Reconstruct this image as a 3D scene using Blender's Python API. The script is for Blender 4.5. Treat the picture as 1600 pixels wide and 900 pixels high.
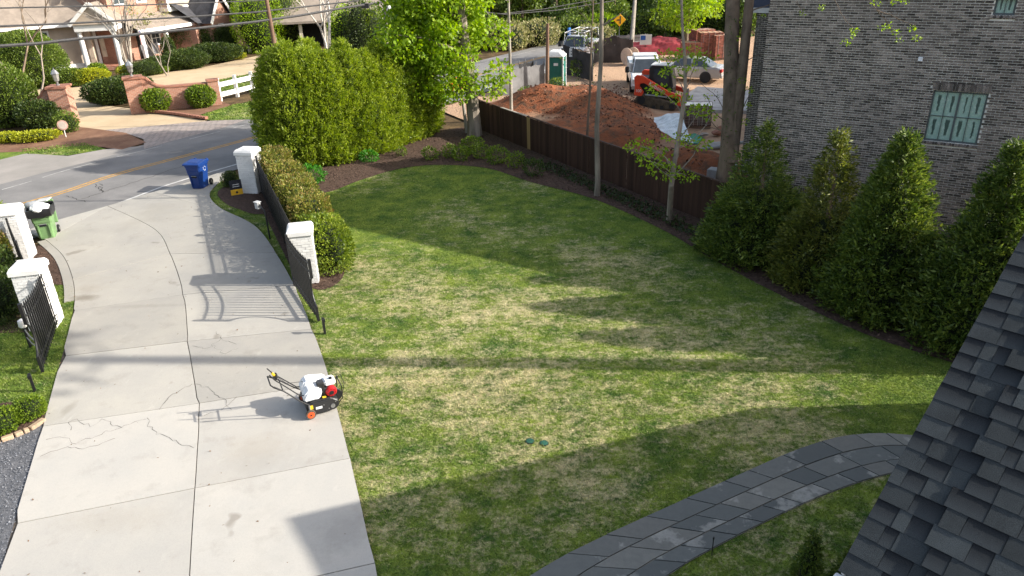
import bpy, bmesh, math, random
import numpy as np
from mathutils import Vector, Matrix
R = math.radians
for o in list(bpy.data.objects): bpy.data.objects.remove(o)
SC = bpy.context.scene
COL = SC.collection

# ------------------------------------------------------------------ camera
CAMH = 8.6; PITCH = R(25.2); ROLL = R(1.8); FPX = 1150.0
cam_d = bpy.data.cameras.new('camera'); cam_d.sensor_width = 36; cam_d.lens = 36 * FPX / 1600
cam_d.clip_start = 0.1; cam_d.clip_end = 2000
CAM = bpy.data.objects.new('camera', cam_d); COL.objects.link(CAM)
_r = Vector((1, 0, 0)); _u = Vector((0, math.sin(PITCH), math.cos(PITCH))); _f = Vector((0, math.cos(PITCH), -math.sin(PITCH)))
_cr = _r * math.cos(ROLL) - _u * math.sin(ROLL); _cu = _r * math.sin(ROLL) + _u * math.cos(ROLL)
CAM.matrix_world = Matrix(((_cr.x, _cu.x, -_f.x, 0), (_cr.y, _cu.y, -_f.y, 0), (_cr.z, _cu.z, -_f.z, CAMH), (0, 0, 0, 1)))
SC.camera = CAM

def ray(x, y):
    u = (x - 800) / FPX; v = (450 - y) / FPX
    return _cr * u + _cu * v + _f
def G(x, y, z=0.0):                      # pixel of the photograph -> point on the level z
    d = ray(x, y); t = (z - CAMH) / d.z
    return Vector((d.x * t, d.y * t, z))

# ------------------------------------------------------------------ light
SUN_EL = R(27.4); SH = Vector((-0.9972, 0.075, 0))       # direction the shadows run
SDIR = Vector((-SH.x * math.cos(SUN_EL), -SH.y * math.cos(SUN_EL), math.sin(SUN_EL)))
W = bpy.data.worlds.new('World'); SC.world = W; W.use_nodes = True
nt = W.node_tree; bg = nt.nodes['Background']
sky = nt.nodes.new('ShaderNodeTexSky'); sky.sky_type = 'NISHITA'; sky.sun_disc = False
sky.sun_elevation = SUN_EL; sky.sun_rotation = math.atan2(SDIR.x, SDIR.y); sky.air_density = 1.0; sky.dust_density = 3.0; sky.ozone_density = 0.7
hsv = nt.nodes.new('ShaderNodeHueSaturation'); hsv.inputs['Saturation'].default_value = 0.74      # hazy, milky daylight
nt.links.new(sky.outputs[0], hsv.inputs['Color']); nt.links.new(hsv.outputs[0], bg.inputs[0]); bg.inputs[1].default_value = 0.15
sl = bpy.data.lights.new('sun', 'SUN'); sl.energy = 4.5; sl.angle = R(0.5); sl.color = (1.0, 0.945, 0.85)
so = bpy.data.objects.new('sun', sl); COL.objects.link(so); so.rotation_euler = (-SDIR).to_track_quat('-Z', 'Y').to_euler()
SC.view_settings.view_transform = 'Standard'; SC.view_settings.look = 'None'; SC.view_settings.gamma = 1.0
SC.view_settings.use_curve_mapping = False; SC.view_settings.exposure = 0.95
SC.render.engine = 'CYCLES'

# ------------------------------------------------------------------ materials
def _mix(nt, fac, a, b):
    m = nt.nodes.new('ShaderNodeMix'); m.data_type = 'RGBA'
    for s, v in ((m.inputs[0], fac), (m.inputs[6], a), (m.inputs[7], b)):
        if hasattr(v, 'is_output'): nt.links.new(v, s)
        elif isinstance(v, (tuple, list)): s.default_value = (*v[:3], 1)
        else: s.default_value = v
    return m.outputs[2]
def _math(nt, op, a, b=0.0, clamp=False):
    m = nt.nodes.new('ShaderNodeMath'); m.operation = op; m.use_clamp = clamp
    for s, v in ((m.inputs[0], a), (m.inputs[1], b)):
        if hasattr(v, 'is_output'): nt.links.new(v, s)
        else: s.default_value = v
    return m.outputs[0]
def _ramp(nt, fac, lo, hi):
    m = nt.nodes.new('ShaderNodeMapRange'); m.clamp = True
    nt.links.new(fac, m.inputs[0]); m.inputs[1].default_value = lo; m.inputs[2].default_value = hi
    return m.outputs[0]
def _coord(nt, rnd=True):
    tc = nt.nodes.new('ShaderNodeTexCoord')
    if not rnd: return tc.outputs['Object']
    oi = nt.nodes.new('ShaderNodeObjectInfo'); va = nt.nodes.new('ShaderNodeVectorMath'); va.operation = 'ADD'
    sc = _math(nt, 'MULTIPLY', oi.outputs['Random'], 37.0)
    nt.links.new(tc.outputs['Object'], va.inputs[0]); nt.links.new(sc, va.inputs[1])
    return va.outputs[0]
def _noise(nt, co, scale, detail=4, rough=0.6, out=0, stretch=None):
    if stretch:
        mp = nt.nodes.new('ShaderNodeMapping'); mp.inputs['Scale'].default_value = stretch
        nt.links.new(co, mp.inputs[0]); co = mp.outputs[0]
    n = nt.nodes.new('ShaderNodeTexNoise'); n.inputs['Scale'].default_value = scale; n.inputs['Detail'].default_value = detail
    n.inputs['Roughness'].default_value = rough; nt.links.new(co, n.inputs['Vector'])
    return n.outputs[out]
def _start(name):
    m = bpy.data.materials.new(name); m.use_nodes = True; nt = m.node_tree; p = nt.nodes['Principled BSDF']
    return m, nt, p
def _setspec(p, s):
    p.inputs['Specular IOR Level'].default_value = s
def _bump(nt, p, h, strength, dist=0.01):
    b = nt.nodes.new('ShaderNodeBump'); b.inputs['Strength'].default_value = strength; b.inputs['Distance'].default_value = dist
    nt.links.new(h, b.inputs['Height']); nt.links.new(b.outputs[0], p.inputs['Normal'])
MATS = {}
def mat(name, col, rough=0.7, var=0.18, scale=3.0, bump=0.0, bscale=60.0, metal=0.0, spec=0.3, col2=None, lo=0.35, hi=0.65, island=0.0, stretch=None, fine=0.0, fscale=120.0, coat=0.0):
    if name in MATS: return MATS[name]
    m, nt, p = _start(name); co = _coord(nt)
    a = tuple(c * (1 - var) for c in col); b = col2 if col2 else tuple(min(1, c * (1 + var)) for c in col)
    if col2: a = col
    out = _mix(nt, _ramp(nt, _noise(nt, co, scale, 6, stretch=stretch), lo, hi), a, b)
    if island:
        ge = nt.nodes.new('ShaderNodeNewGeometry'); oi = nt.nodes.new('ShaderNodeObjectInfo')
        r = _math(nt, 'FRACT', _math(nt, 'ADD', ge.outputs['Random Per Island'], oi.outputs['Random']))
        hs = nt.nodes.new('ShaderNodeHueSaturation'); nt.links.new(out, hs.inputs['Color'])
        mr = nt.nodes.new('ShaderNodeMapRange'); nt.links.new(r, mr.inputs[0]); mr.inputs[3].default_value = 1 - island; mr.inputs[4].default_value = 1 + island
        nt.links.new(mr.outputs[0], hs.inputs['Value']); out = hs.outputs[0]
    if fine:
        f = _ramp(nt, _noise(nt, co, fscale, 3), 0.3, 0.7)
        out = _mix(nt, _math(nt, 'MULTIPLY', f, fine), out, tuple(c * 0.45 for c in col))
    nt.links.new(out, p.inputs['Base Color']); p.inputs['Roughness'].default_value = rough; p.inputs['Metallic'].default_value = metal; _setspec(p, spec)
    if coat: p.inputs['Coat Weight'].default_value = coat
    if bump: _bump(nt, p, _noise(nt, co, bscale, 5), bump)
    MATS[name] = m; return m
def leafmat(name, cols, trans=0.28, rough=0.5, spec=0.35, pscale=1.3):
    if name in MATS: return MATS[name]
    m, nt, p = _start(name); co = _coord(nt)
    ge = nt.nodes.new('ShaderNodeNewGeometry')
    n = _noise(nt, co, pscale, 3)
    f = _math(nt, 'ADD', _math(nt, 'MULTIPLY', ge.outputs['Random Per Island'], 0.75), _math(nt, 'MULTIPLY', _math(nt, 'SUBTRACT', n, 0.5), 0.9), False)
    f = _math(nt, 'ADD', f, 0.1, True)
    cr = nt.nodes.new('ShaderNodeValToRGB'); nt.links.new(f, cr.inputs[0]); e = cr.color_ramp.elements
    for i, c in enumerate(cols):
        pos = i / (len(cols) - 1)
        if i == 0: el = e[0]; el.position = 0
        elif i == len(cols) - 1: el = e[len(e) - 1]; el.position = 1
        else: el = e.new(pos)
        el.color = (*c, 1)
    nt.links.new(cr.outputs[0], p.inputs['Base Color']); p.inputs['Roughness'].default_value = rough; _setspec(p, spec)
    t = nt.nodes.new('ShaderNodeBsdfTranslucent'); hs = nt.nodes.new('ShaderNodeHueSaturation'); hs.inputs['Value'].default_value = 1.5; hs.inputs['Saturation'].default_value = 1.1
    nt.links.new(cr.outputs[0], hs.inputs['Color']); nt.links.new(hs.outputs[0], t.inputs[0])
    mx = nt.nodes.new('ShaderNodeMixShader'); mx.inputs[0].default_value = trans
    nt.links.new(p.outputs[0], mx.inputs[1]); nt.links.new(t.outputs[0], mx.inputs[2])
    nt.links.new(mx.outputs[0], nt.nodes['Material Output'].inputs[0])
    MATS[name] = m; return m

# ------------------------------------------------------------------ objects
def tag(o, label=None, cat=None, group=None, kind=None):
    if label: o['label'] = label
    if cat: o['category'] = cat
    if group: o['group'] = group
    if kind: o['kind'] = kind
    return o
def thing(name, label, cat, loc=(0, 0, 0), rotz=0.0, group=None):
    o = bpy.data.objects.new(name, None); o.empty_display_size = 0.2; COL.objects.link(o)
    o.location = loc; o.rotation_euler = (0, 0, rotz); tag(o, label, cat, group); return o
def link(name, me, parent=None, loc=None, rot=None, scale=None):
    o = bpy.data.objects.new(name, me); COL.objects.link(o)
    if parent is not None: o.parent = parent
    if loc is not None: o.location = loc
    if rot is not None: o.rotation_euler = rot
    if scale is not None: o.scale = scale if hasattr(scale, '__len__') else (scale,) * 3
    return o
def copy_tree(o, parent=None):
    c = o.copy(); COL.objects.link(c)
    if parent is not None: c.parent = parent
    for ch in [q for q in o.children]: copy_tree(ch, c)
    return c

class MB:
    """collects shapes and links them as one mesh object"""
    def __init__(s): s.v = []; s.f = []; s.m = []; s.mi = 0
    def add(s, vs, fs):
        b = len(s.v); s.v += [tuple(p) for p in vs]; s.f += [tuple(i + b for i in q) for q in fs]; s.m += [s.mi] * len(fs); return s
    def box(s, c, d, rot=None, taper=(1, 1)):
        hx, hy, hz = d[0] / 2, d[1] / 2, d[2] / 2
        vs = []
        for z in (-1, 1):
            k = taper if z > 0 else (1, 1)
            for x, y in ((-1, -1), (1, -1), (1, 1), (-1, 1)): vs.append(Vector((x * hx * k[0], y * hy * k[1], z * hz)))
        if rot is not None:
            if not isinstance(rot, Matrix):
                from mathutils import Euler
                rot = Euler(rot).to_matrix()
            vs = [rot @ v for v in vs]
        c = Vector(c); vs = [v + c for v in vs]
        return s.add(vs, [(3, 2, 1, 0), (4, 5, 6, 7), (0, 1, 5, 4), (1, 2, 6, 5), (2, 3, 7, 6), (3, 0, 4, 7)])
    def beam(s, p0, p1, w, h, up=(0, 0, 1)):
        p0, p1 = Vector(p0), Vector(p1); d = (p1 - p0); L = d.length; d.normalize(); up = Vector(up)
        sd = d.cross(up)
        if sd.length < 1e-4: sd = d.cross(Vector((1, 0, 0)))
        sd.normalize(); up = sd.cross(d)
        vs = []
        for p in (p0, p1):
            for a, b in ((-1, -1), (1, -1), (1, 1), (-1, 1)): vs.append(p + sd * a * w / 2 + up * b * h / 2)
        return s.add(vs, [(0, 1, 2, 3), (7, 6, 5, 4), (4, 5, 1, 0), (5, 6, 2, 1), (6, 7, 3, 2), (7, 4, 0, 3)])
    def tube(s, pts, r, n=8, caps=True):
        pts = [Vector(p) for p in pts]; k = len(pts)
        rs = r if hasattr(r, '__len__') else [r] * k
        vs = []; fs = []; prev = None
        for i, p in enumerate(pts):
            d = (pts[min(i + 1, k - 1)] - pts[max(i - 1, 0)])
            if d.length < 1e-9: d = Vector((0, 0, 1))
            d.normalize()
            a = prev if prev is not None else (Vector((1, 0, 0)) if abs(d.x) < 0.8 else Vector((0, 1, 0)))
            a = a - d * a.dot(d)
            if a.length < 1e-4: a = d.orthogonal()
            a.normalize(); prev = a; b = d.cross(a)
            for j in range(n):
                t = 2 * math.pi * j / n; vs.append(p + (a * math.cos(t) + b * math.sin(t)) * rs[i])
        for i in range(k - 1):
            for j in range(n):
                j2 = (j + 1) % n; fs.append((i * n + j, i * n + j2, (i + 1) * n + j2, (i + 1) * n + j))
        if caps: fs.append(tuple(range(n))[::-1]); fs.append(tuple(range((k - 1) * n, k * n)))
        return s.add(vs, fs)
    def cyl(s, p0, p1, r0, r1=None, n=12): return s.tube([p0, p1], [r0, r0 if r1 is None else r1], n)
    def lathe(s, prof, c=(0, 0, 0), n=16, axis='z'):
        c = Vector(c); vs = []; fs = []; k = len(prof)
        for r, z in prof:
            for j in range(n):
                t = 2 * math.pi * j / n; x, y = r * math.cos(t), r * math.sin(t)
                v = Vector((x, y, z)) if axis == 'z' else (Vector((z, x, y)) if axis == 'x' else Vector((y, z, x)))
                vs.append(v + c)
        for i in range(k - 1):
            for j in range(n):
                j2 = (j + 1) % n; fs.append((i * n + j, i * n + j2, (i + 1) * n + j2, (i + 1) * n + j))
        fs.append(tuple(range(n))[::-1]); fs.append(tuple(range((k - 1) * n, k * n)))
        return s.add(vs, fs)
    def prism(s, poly, z0, z1):
        a = sum(poly[i][0] * poly[(i + 1) % len(poly)][1] - poly[(i + 1) % len(poly)][0] * poly[i][1] for i in range(len(poly)))
        if a < 0: poly = poly[::-1]
        n = len(poly); vs = [(p[0], p[1], z0) for p in poly] + [(p[0], p[1], z1) for p in poly]
        fs = [tuple(range(n))[::-1], tuple(range(n, 2 * n))] + [(i, (i + 1) % n, n + (i + 1) % n, n + i) for i in range(n)]
        return s.add(vs, fs)
    def extr(s, poly, y0, y1, axis='y'):      # outline in (x,z) pushed along y (or outline (y,z) along x)
        n = len(poly)
        P = (lambda a, b, t: (a, t, b)) if axis == 'y' else (lambda a, b, t: (t, a, b))
        vs = [P(p[0], p[1], y0) for p in poly] + [P(p[0], p[1], y1) for p in poly]
        fs = [tuple(range(n)), tuple(range(n, 2 * n))[::-1]] + [(n + i, n + (i + 1) % n, (i + 1) % n, i) for i in range(n)]
        return s.add(vs, fs)
    def ball(s, c, r, n=10, m=7, sc=(1, 1, 1)):
        prof = [(max(1e-3, math.sin(math.pi * i / m)) * r, -math.cos(math.pi * i / m) * r) for i in range(m + 1)]
        b = len(s.v); s.lathe(prof, (0, 0, 0), n); c = Vector(c)
        for i in range(b, len(s.v)): v = s.v[i]; s.v[i] = (v[0] * sc[0] + c.x, v[1] * sc[1] + c.y, v[2] * sc[2] + c.z)
        return s
    def quad(s, a, b, c, d): return s.add([a, b, c, d], [(0, 1, 2, 3)])
    def mesh(s, name, mats, smooth=False, bevel=0.0, segs=1):
        me = bpy.data.meshes.new(name); me.from_pydata(s.v, [], s.f); 
        for m in (mats if isinstance(mats, (list, tuple)) else [mats]): me.materials.append(m)
        if len(me.materials) > 1: me.polygons.foreach_set('material_index', s.m)
        bm = bmesh.new(); bm.from_mesh(me)
        bmesh.ops.recalc_face_normals(bm, faces=bm.faces)
        if bevel:
            bmesh.ops.remove_doubles(bm, verts=bm.verts, dist=1e-5)
            ed = [e for e in bm.edges if len(e.link_faces) == 2 and e.calc_face_angle(0) > 0.5]
            bmesh.ops.bevel(bm, geom=ed, offset=bevel, segments=segs, affect='EDGES', clamp_overlap=True)
        bm.to_mesh(me); bm.free()
        if smooth:
            me.polygons.foreach_set('use_smooth', [True] * len(me.polygons))
            try: me.set_sharp_from_angle(angle=R(40))
            except Exception: pass
        me.update(); return me
    def build(s, name, mats, parent=None, smooth=False, bevel=0.0, segs=1, loc=None, rot=None):
        return link(name, s.mesh(name, mats, smooth, bevel, segs), parent, loc, rot)

def npmesh(name, V, F, m):
    """V (n,3), F (k,4) or (k,3) numpy -> mesh"""
    me = bpy.data.meshes.new(name); k, w = F.shape
    me.vertices.add(len(V)); me.vertices.foreach_set('co', np.ascontiguousarray(V, dtype=np.float32).ravel())
    me.loops.add(k * w); me.loops.foreach_set('vertex_index', np.ascontiguousarray(F, dtype=np.int32).ravel())
    me.polygons.add(k); me.polygons.foreach_set('loop_start', np.arange(0, k * w, w, dtype=np.int32))
    try: me.polygons.foreach_set('loop_total', np.full(k, w, dtype=np.int32))
    except Exception: pass
    me.materials.append(m); me.update(calc_edges=True); me.validate(); return me
def nrm(a): return a / np.maximum(1e-9, np.linalg.norm(a, axis=1, keepdims=True))
def leaves(name, P, D, L, Wd, m, rng, fold=0.15, up=0.0):
    """diamond leaves: base P, direction D, length L, width Wd"""
    n = len(P); D = nrm(D); N = rng.normal(size=(n, 3)); N[:, 2] += up
    S = nrm(np.cross(D, N)); N = np.cross(S, D)
    L = (L * np.ones(n))[:, None]; Wd = (Wd * np.ones(n))[:, None]
    mid = P + D * L * 0.45 - N * L * fold
    V = np.stack([P, mid + S * Wd / 2 + N * L * fold, P + D * L, mid - S * Wd / 2 + N * L * fold], 1).reshape(-1, 3)
    F = np.arange(4 * n).reshape(n, 4)
    return npmesh(name, V, F, m)
def unit(rng, n): return nrm(rng.normal(size=(n, 3)))
def vnoise(P, s, seed=0):
    """cheap smooth noise in -1..1 from summed sines"""
    r = np.random.default_rng(seed); o = np.zeros(len(P))
    for k in range(6):
        d = r.normal(size=P.shape[1]); d /= np.linalg.norm(d); o += np.sin(P @ d * s * (0.7 + 0.35 * k) + r.uniform(0, 6.28)) / (1 + 0.35 * k)
    return o / 3.0
# ================================================================== the setting
def smooth2(pts, k=6, closed=False):
    pts = [Vector((p[0], p[1])) for p in pts]; n = len(pts); out = []
    rngi = range(n) if closed else range(n - 1)
    for i in rngi:
        g = (lambda j: pts[j % n]) if closed else (lambda j: pts[max(0, min(n - 1, j))])
        a, b, c, d = g(i - 1), g(i), g(i + 1), g(i + 2)
        for s in range(k):
            t = s / k
            out.append(0.5 * ((2 * b) + (c - a) * t + (2 * a - 5 * b + 4 * c - d) * t * t + (3 * b - a - 3 * c + d) * t ** 3))
    if not closed: out.append(pts[-1])
    return [(p.x, p.y) for p in out]
def GP(pts, z=0.0): return [(G(x, y, z).x, G(x, y, z).y) for x, y in pts]
def inpoly(P, poly):
    x, y = P[:, 0], P[:, 1]; ins = np.zeros(len(P), bool); n = len(poly); j = n - 1
    for i in range(n):
        xi, yi = poly[i]; xj, yj = poly[j]
        c = ((yi > y) != (yj > y)) & (x < (xj - xi) * (y - yi) / (yj - yi + 1e-12) + xi); ins ^= c; j = i
    return ins
def sheet(name, poly, z, m, kind='structure', parent=None):
    me = bpy.data.meshes.new(name); me.from_pydata([(p[0], p[1], z) for p in poly], [], [tuple(range(len(poly)))])
    bm = bmesh.new(); bm.from_mesh(me); bmesh.ops.triangulate(bm, faces=bm.faces)
    for f in bm.faces:
        if f.normal.z < 0: f.normal_flip()
    bm.to_mesh(me); bm.free(); me.materials.append(m)
    o = link(name, me, parent)
    if kind: o['kind'] = kind
    return o
def scatter(poly, dens, rng, holes=()):
    a = np.array(poly); lo, hi = a.min(0), a.max(0); n = int((hi - lo).prod() * dens)
    P = rng.uniform(lo, hi, size=(n, 2)); k = inpoly(P, poly)
    for h in holes: k &= ~inpoly(P, h)
    return P[k]

# ---- ground materials
def grass_col(nt, co):
    big = _noise(nt, co, 0.28, 3, 0.5); mid = _noise(nt, co, 2.6, 5, 0.75, stretch=(0.8, 1.2, 1)); fin = _noise(nt, co, 9.0, 4, 0.8)
    green = _mix(nt, _ramp(nt, _noise(nt, co, 1.3, 5, 0.7), 0.33, 0.67), (0.056, 0.122, 0.024), (0.228, 0.292, 0.046))
    sx = nt.nodes.new('ShaderNodeSeparateXYZ'); nt.links.new(co, sx.inputs[0])
    t = _math(nt, 'ADD', _math(nt, 'MULTIPLY', big, 0.75), _math(nt, 'ADD', _math(nt, 'MULTIPLY', mid, 0.95), _math(nt, 'MULTIPLY', fin, 0.85)))
    dx = _math(nt, 'MULTIPLY', _math(nt, 'ADD', sx.outputs[0], 0.8), 0.12); dy = _math(nt, 'MULTIPLY', _math(nt, 'SUBTRACT', sx.outputs[1], 14.5), 0.13)
    far = _math(nt, 'SQRT', _math(nt, 'ADD', _math(nt, 'MULTIPLY', dx, dx), _math(nt, 'MULTIPLY', dy, dy)))      # dormant straw is worst in the worn middle of the lawn
    t = _math(nt, 'SUBTRACT', t, _math(nt, 'MULTIPLY', _ramp(nt, far, 0.45, 1.25), 0.17))
    c = _mix(nt, _math(nt, 'MULTIPLY', _ramp(nt, t, 1.18, 1.44), 0.84), green, (0.60, 0.515, 0.31))
    return c
def grassmat(name, blades):
    m, nt, p = _start(name); co = _coord(nt, False); c = grass_col(nt, co)
    if blades:
        ge = nt.nodes.new('ShaderNodeNewGeometry'); hs = nt.nodes.new('ShaderNodeHueSaturation'); nt.links.new(c, hs.inputs['Color'])
        mr = nt.nodes.new('ShaderNodeMapRange'); nt.links.new(ge.outputs['Random Per Island'], mr.inputs[0]); mr.inputs[3].default_value = 0.7; mr.inputs[4].default_value = 1.55
        nt.links.new(mr.outputs[0], hs.inputs['Value']); c = hs.outputs[0]
        c = _mix(nt, _math(nt, 'MULTIPLY', _math(nt, 'GREATER_THAN', ge.outputs['Random Per Island'], 0.90), 0.4), c, (0.44, 0.37, 0.22))
        p.inputs['Roughness'].default_value = 0.6; nt.links.new(c, p.inputs['Base Color']); _setspec(p, 0.25)
        t = nt.nodes.new('ShaderNodeBsdfTranslucent'); nt.links.new(c, t.inputs[0]); mx = nt.nodes.new('ShaderNodeMixShader'); mx.inputs[0].default_value = 0.4
        nt.links.new(p.outputs[0], mx.inputs[1]); nt.links.new(t.outputs[0], mx.inputs[2]); nt.links.new(mx.outputs[0], nt.nodes['Material Output'].inputs[0])
    else:
        d = _mix(nt, 0.12, c, (0.06, 0.05, 0.025)); nt.links.new(d, p.inputs['Base Color']); p.inputs['Roughness'].default_value = 0.95; _setspec(p, 0.05)
        _bump(nt, p, _noise(nt, co, 30, 4), 0.6, 0.03)
    MATS[name] = m; return m
M_LAWN = grassmat('lawn_soil_and_turf', False); M_BLADE = grassmat('grass_blades', True)
M_MULCH = mat('mulch', (0.058, 0.038, 0.030), 0.95, col2=(0.115, 0.076, 0.057), scale=9, bump=0.8, bscale=45, spec=0.1)
M_CHIP = mat('mulch_chips', (0.095, 0.060, 0.045), 0.9, var=0.3, scale=2, island=0.6, spec=0.1)
M_LITTER = mat('leaf_litter', (0.07, 0.05, 0.028), 0.95, col2=(0.17, 0.115, 0.06), scale=1.2, bump=0.7, bscale=8, spec=0.05, fine=0.5, fscale=14)
def concrete(name, base, stain, warm):
    m, nt, p = _start(name); co = _coord(nt, False)
    c = _mix(nt, _ramp(nt, _noise(nt, co, 0.5, 6, 0.65), 0.35, 0.7), base, warm)
    c = _mix(nt, _math(nt, 'MULTIPLY', _ramp(nt, _noise(nt, co, 1.4, 7, 0.7), 0.55, 0.8), 0.5), c, stain)
    c = _mix(nt, _math(nt, 'MULTIPLY', _ramp(nt, _noise(nt, co, 45, 4, 0.8), 0.45, 0.75), 0.22), c, tuple(k * 0.5 for k in base))
    c = _mix(nt, _math(nt, 'MULTIPLY', _ramp(nt, _noise(nt, co, 18, 5, 0.8), 0.62, 0.72), 0.25), c, stain)
    c = _mix(nt, _math(nt, 'MULTIPLY', _ramp(nt, _noise(nt, co, 0.33, 5, 0.6), 0.56, 0.68), 0.45), c, tuple(k * 0.72 for k in warm))
    c = _mix(nt, _math(nt, 'MULTIPLY', _ramp(nt, _noise(nt, co, 2.6, 6, 0.75, stretch=(1.5, 0.6, 1)), 0.60, 0.70), 0.30), c, (0.52, 0.49, 0.44))
    c = _mix(nt, _math(nt, 'MULTIPLY', _ramp(nt, _noise(nt, co, 0.9, 3, 0.5), 0.70, 0.74), 0.55), c, (0.17, 0.145, 0.115))
    for px, ra, rb_, k, sc_ in (((133, 467), 0.42, 0.22, 0.6, (0.16, 0.135, 0.10)), ((140, 452), 0.55, 0.30, 0.25, (0.30, 0.26, 0.20)), ((400, 700), 0.7, 0.5, 0.25, (0.33, 0.29, 0.23)), ((180, 815), 1.1, 0.35, 0.22, (0.33, 0.29, 0.23)), ((225, 480), 1.2, 0.12, 0.35, (0.24, 0.22, 0.19)), ((108, 640), 0.12, 0.3, 0.4, (0.2, 0.18, 0.14)), ((540, 830), 0.5, 0.5, 0.35, (0.22, 0.21, 0.19))):   # rust and oil marks
        q_ = G(*px); vm_ = nt.nodes.new('ShaderNodeVectorMath'); vm_.operation = 'SUBTRACT'; nt.links.new(co, vm_.inputs[0]); vm_.inputs[1].default_value = (q_.x, q_.y, 0.03); vs_ = nt.nodes.new('ShaderNodeVectorMath'); vs_.operation = 'MULTIPLY'; nt.links.new(vm_.outputs[0], vs_.inputs[0]); vs_.inputs[1].default_value = (1 / ra, 1 / rb_, 0); vl_ = nt.nodes.new('ShaderNodeVectorMath'); vl_.operation = 'LENGTH'; nt.links.new(vs_.outputs[0], vl_.inputs[0])
        f_ = _ramp(nt, _math(nt, 'ADD', vl_.outputs['Value'], _math(nt, 'MULTIPLY', _math(nt, 'SUBTRACT', _noise(nt, co, 5, 5, 0.7), 0.5), 1.6)), 1.15, 0.35); c = _mix(nt, _math(nt, 'MULTIPLY', f_, k), c, sc_)
    oi = nt.nodes.new('ShaderNodeObjectInfo'); hs = nt.nodes.new('ShaderNodeHueSaturation'); mr = nt.nodes.new('ShaderNodeMapRange')
    nt.links.new(oi.outputs['Random'], mr.inputs[0]); mr.inputs[3].default_value = 0.87; mr.inputs[4].default_value = 1.07
    nt.links.new(mr.outputs[0], hs.inputs['Value']); nt.links.new(c, hs.inputs['Color']); c = hs.outputs[0]
    nt.links.new(c, p.inputs['Base Color']); p.inputs['Roughness'].default_value = 0.85; _setspec(p, 0.25)
    _bump(nt, p, _noise(nt, co, 70, 5), 0.35, 0.006); MATS[name] = m; return m
M_CONC = concrete('driveway_concrete', (0.405, 0.388, 0.355), (0.235, 0.21, 0.18), (0.465, 0.435, 0.385))
M_CONC2 = concrete('older_driveway_concrete', (0.335, 0.32, 0.29), (0.21, 0.19, 0.16), (0.40, 0.375, 0.325))
M_JOINT = mat('joint_filler', (0.085, 0.07, 0.055), 0.95, var=0.4, scale=8)
M_ASPH = mat('road_asphalt', (0.17, 0.165, 0.16), 0.88, col2=(0.245, 0.235, 0.225), scale=0.5, bump=0.4, bscale=90, fine=0.3, fscale=60, spec=0.25)
M_YEL = mat('yellow_road_paint', (0.50, 0.27, 0.05), 0.7, var=0.25, scale=6)
M_WHT = mat('white_road_paint', (0.52, 0.51, 0.48), 0.7, var=0.2, scale=6)
M_GRAV = mat('dark_gravel', (0.10, 0.105, 0.115), 0.9, col2=(0.19, 0.19, 0.20), scale=6, bump=0.9, bscale=60, fine=0.6, fscale=70, spec=0.2)
M_PEB = mat('pebbles', (0.17, 0.175, 0.19), 0.8, var=0.2, scale=2, island=0.65)
M_TAN = mat('tan_aggregate', (0.46, 0.35, 0.22), 0.9, col2=(0.55, 0.43, 0.28), scale=0.7, fine=0.25, fscale=30)
def pavermat():
    m, nt, p = _start('grey_pavers'); co = _coord(nt, False); mp = nt.nodes.new('ShaderNodeMapping'); mp.inputs['Rotation'].default_value = (0, 0, R(-58)); nt.links.new(co, mp.inputs[0])
    k = nt.nodes.new('ShaderNodeTexBrick'); nt.links.new(mp.outputs[0], k.inputs['Vector']); k.inputs['Color1'].default_value = (0.36, 0.30, 0.265, 1); k.inputs['Color2'].default_value = (0.27, 0.23, 0.21, 1); k.inputs['Mortar'].default_value = (0.10, 0.09, 0.08, 1)
    k.inputs['Scale'].default_value = 1.0; k.inputs['Brick Width'].default_value = 0.40; k.inputs['Row Height'].default_value = 0.22; k.inputs['Mortar Size'].default_value = 0.018
    nt.links.new(_mix(nt, _math(nt, 'MULTIPLY', _ramp(nt, _noise(nt, co, 0.8, 5), 0.4, 0.7), 0.4), k.outputs[0], (0.33, 0.30, 0.28)), p.inputs['Base Color']); p.inputs['Roughness'].default_value = 0.9; _setspec(p, 0.2); return m
M_PAVER = pavermat()

# ---- the big ground sheet, with woods floor rising behind
def hill(x, y):
    d = (x + 16.8) * -0.851 + (y - 32) * 0.525      # metres beyond the road centre line
    a = (x + 16.8) * 0.525 + (y - 32) * 0.851
    k = max(0.0, min(1.0, (a - 34) / 20.0)); r = max(0.0, min(1.0, (d - 6.5) / 12.0))
    far = max(0.0, min(1.0, (y - 95) / 60.0))
    return 2.2 * k * r * r * (3 - 2 * r) + 5.0 * far * far
gm = MB(); xs = list(np.linspace(-170, 170, 69)); ys = list(np.concatenate([np.linspace(-60, 40, 21), np.linspace(45, 260, 60)]))
gv = [(x, y, -0.10 + hill(x, y)) for y in ys for x in xs]; nx = len(xs)
gf = [(j * nx + i, j * nx + i + 1, (j + 1) * nx + i + 1, (j + 1) * nx + i) for j in range(len(ys) - 1) for i in range(nx - 1)]
gm.add(gv, gf); tag(gm.build('ground', M_LITTER, smooth=True), kind='structure')

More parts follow.
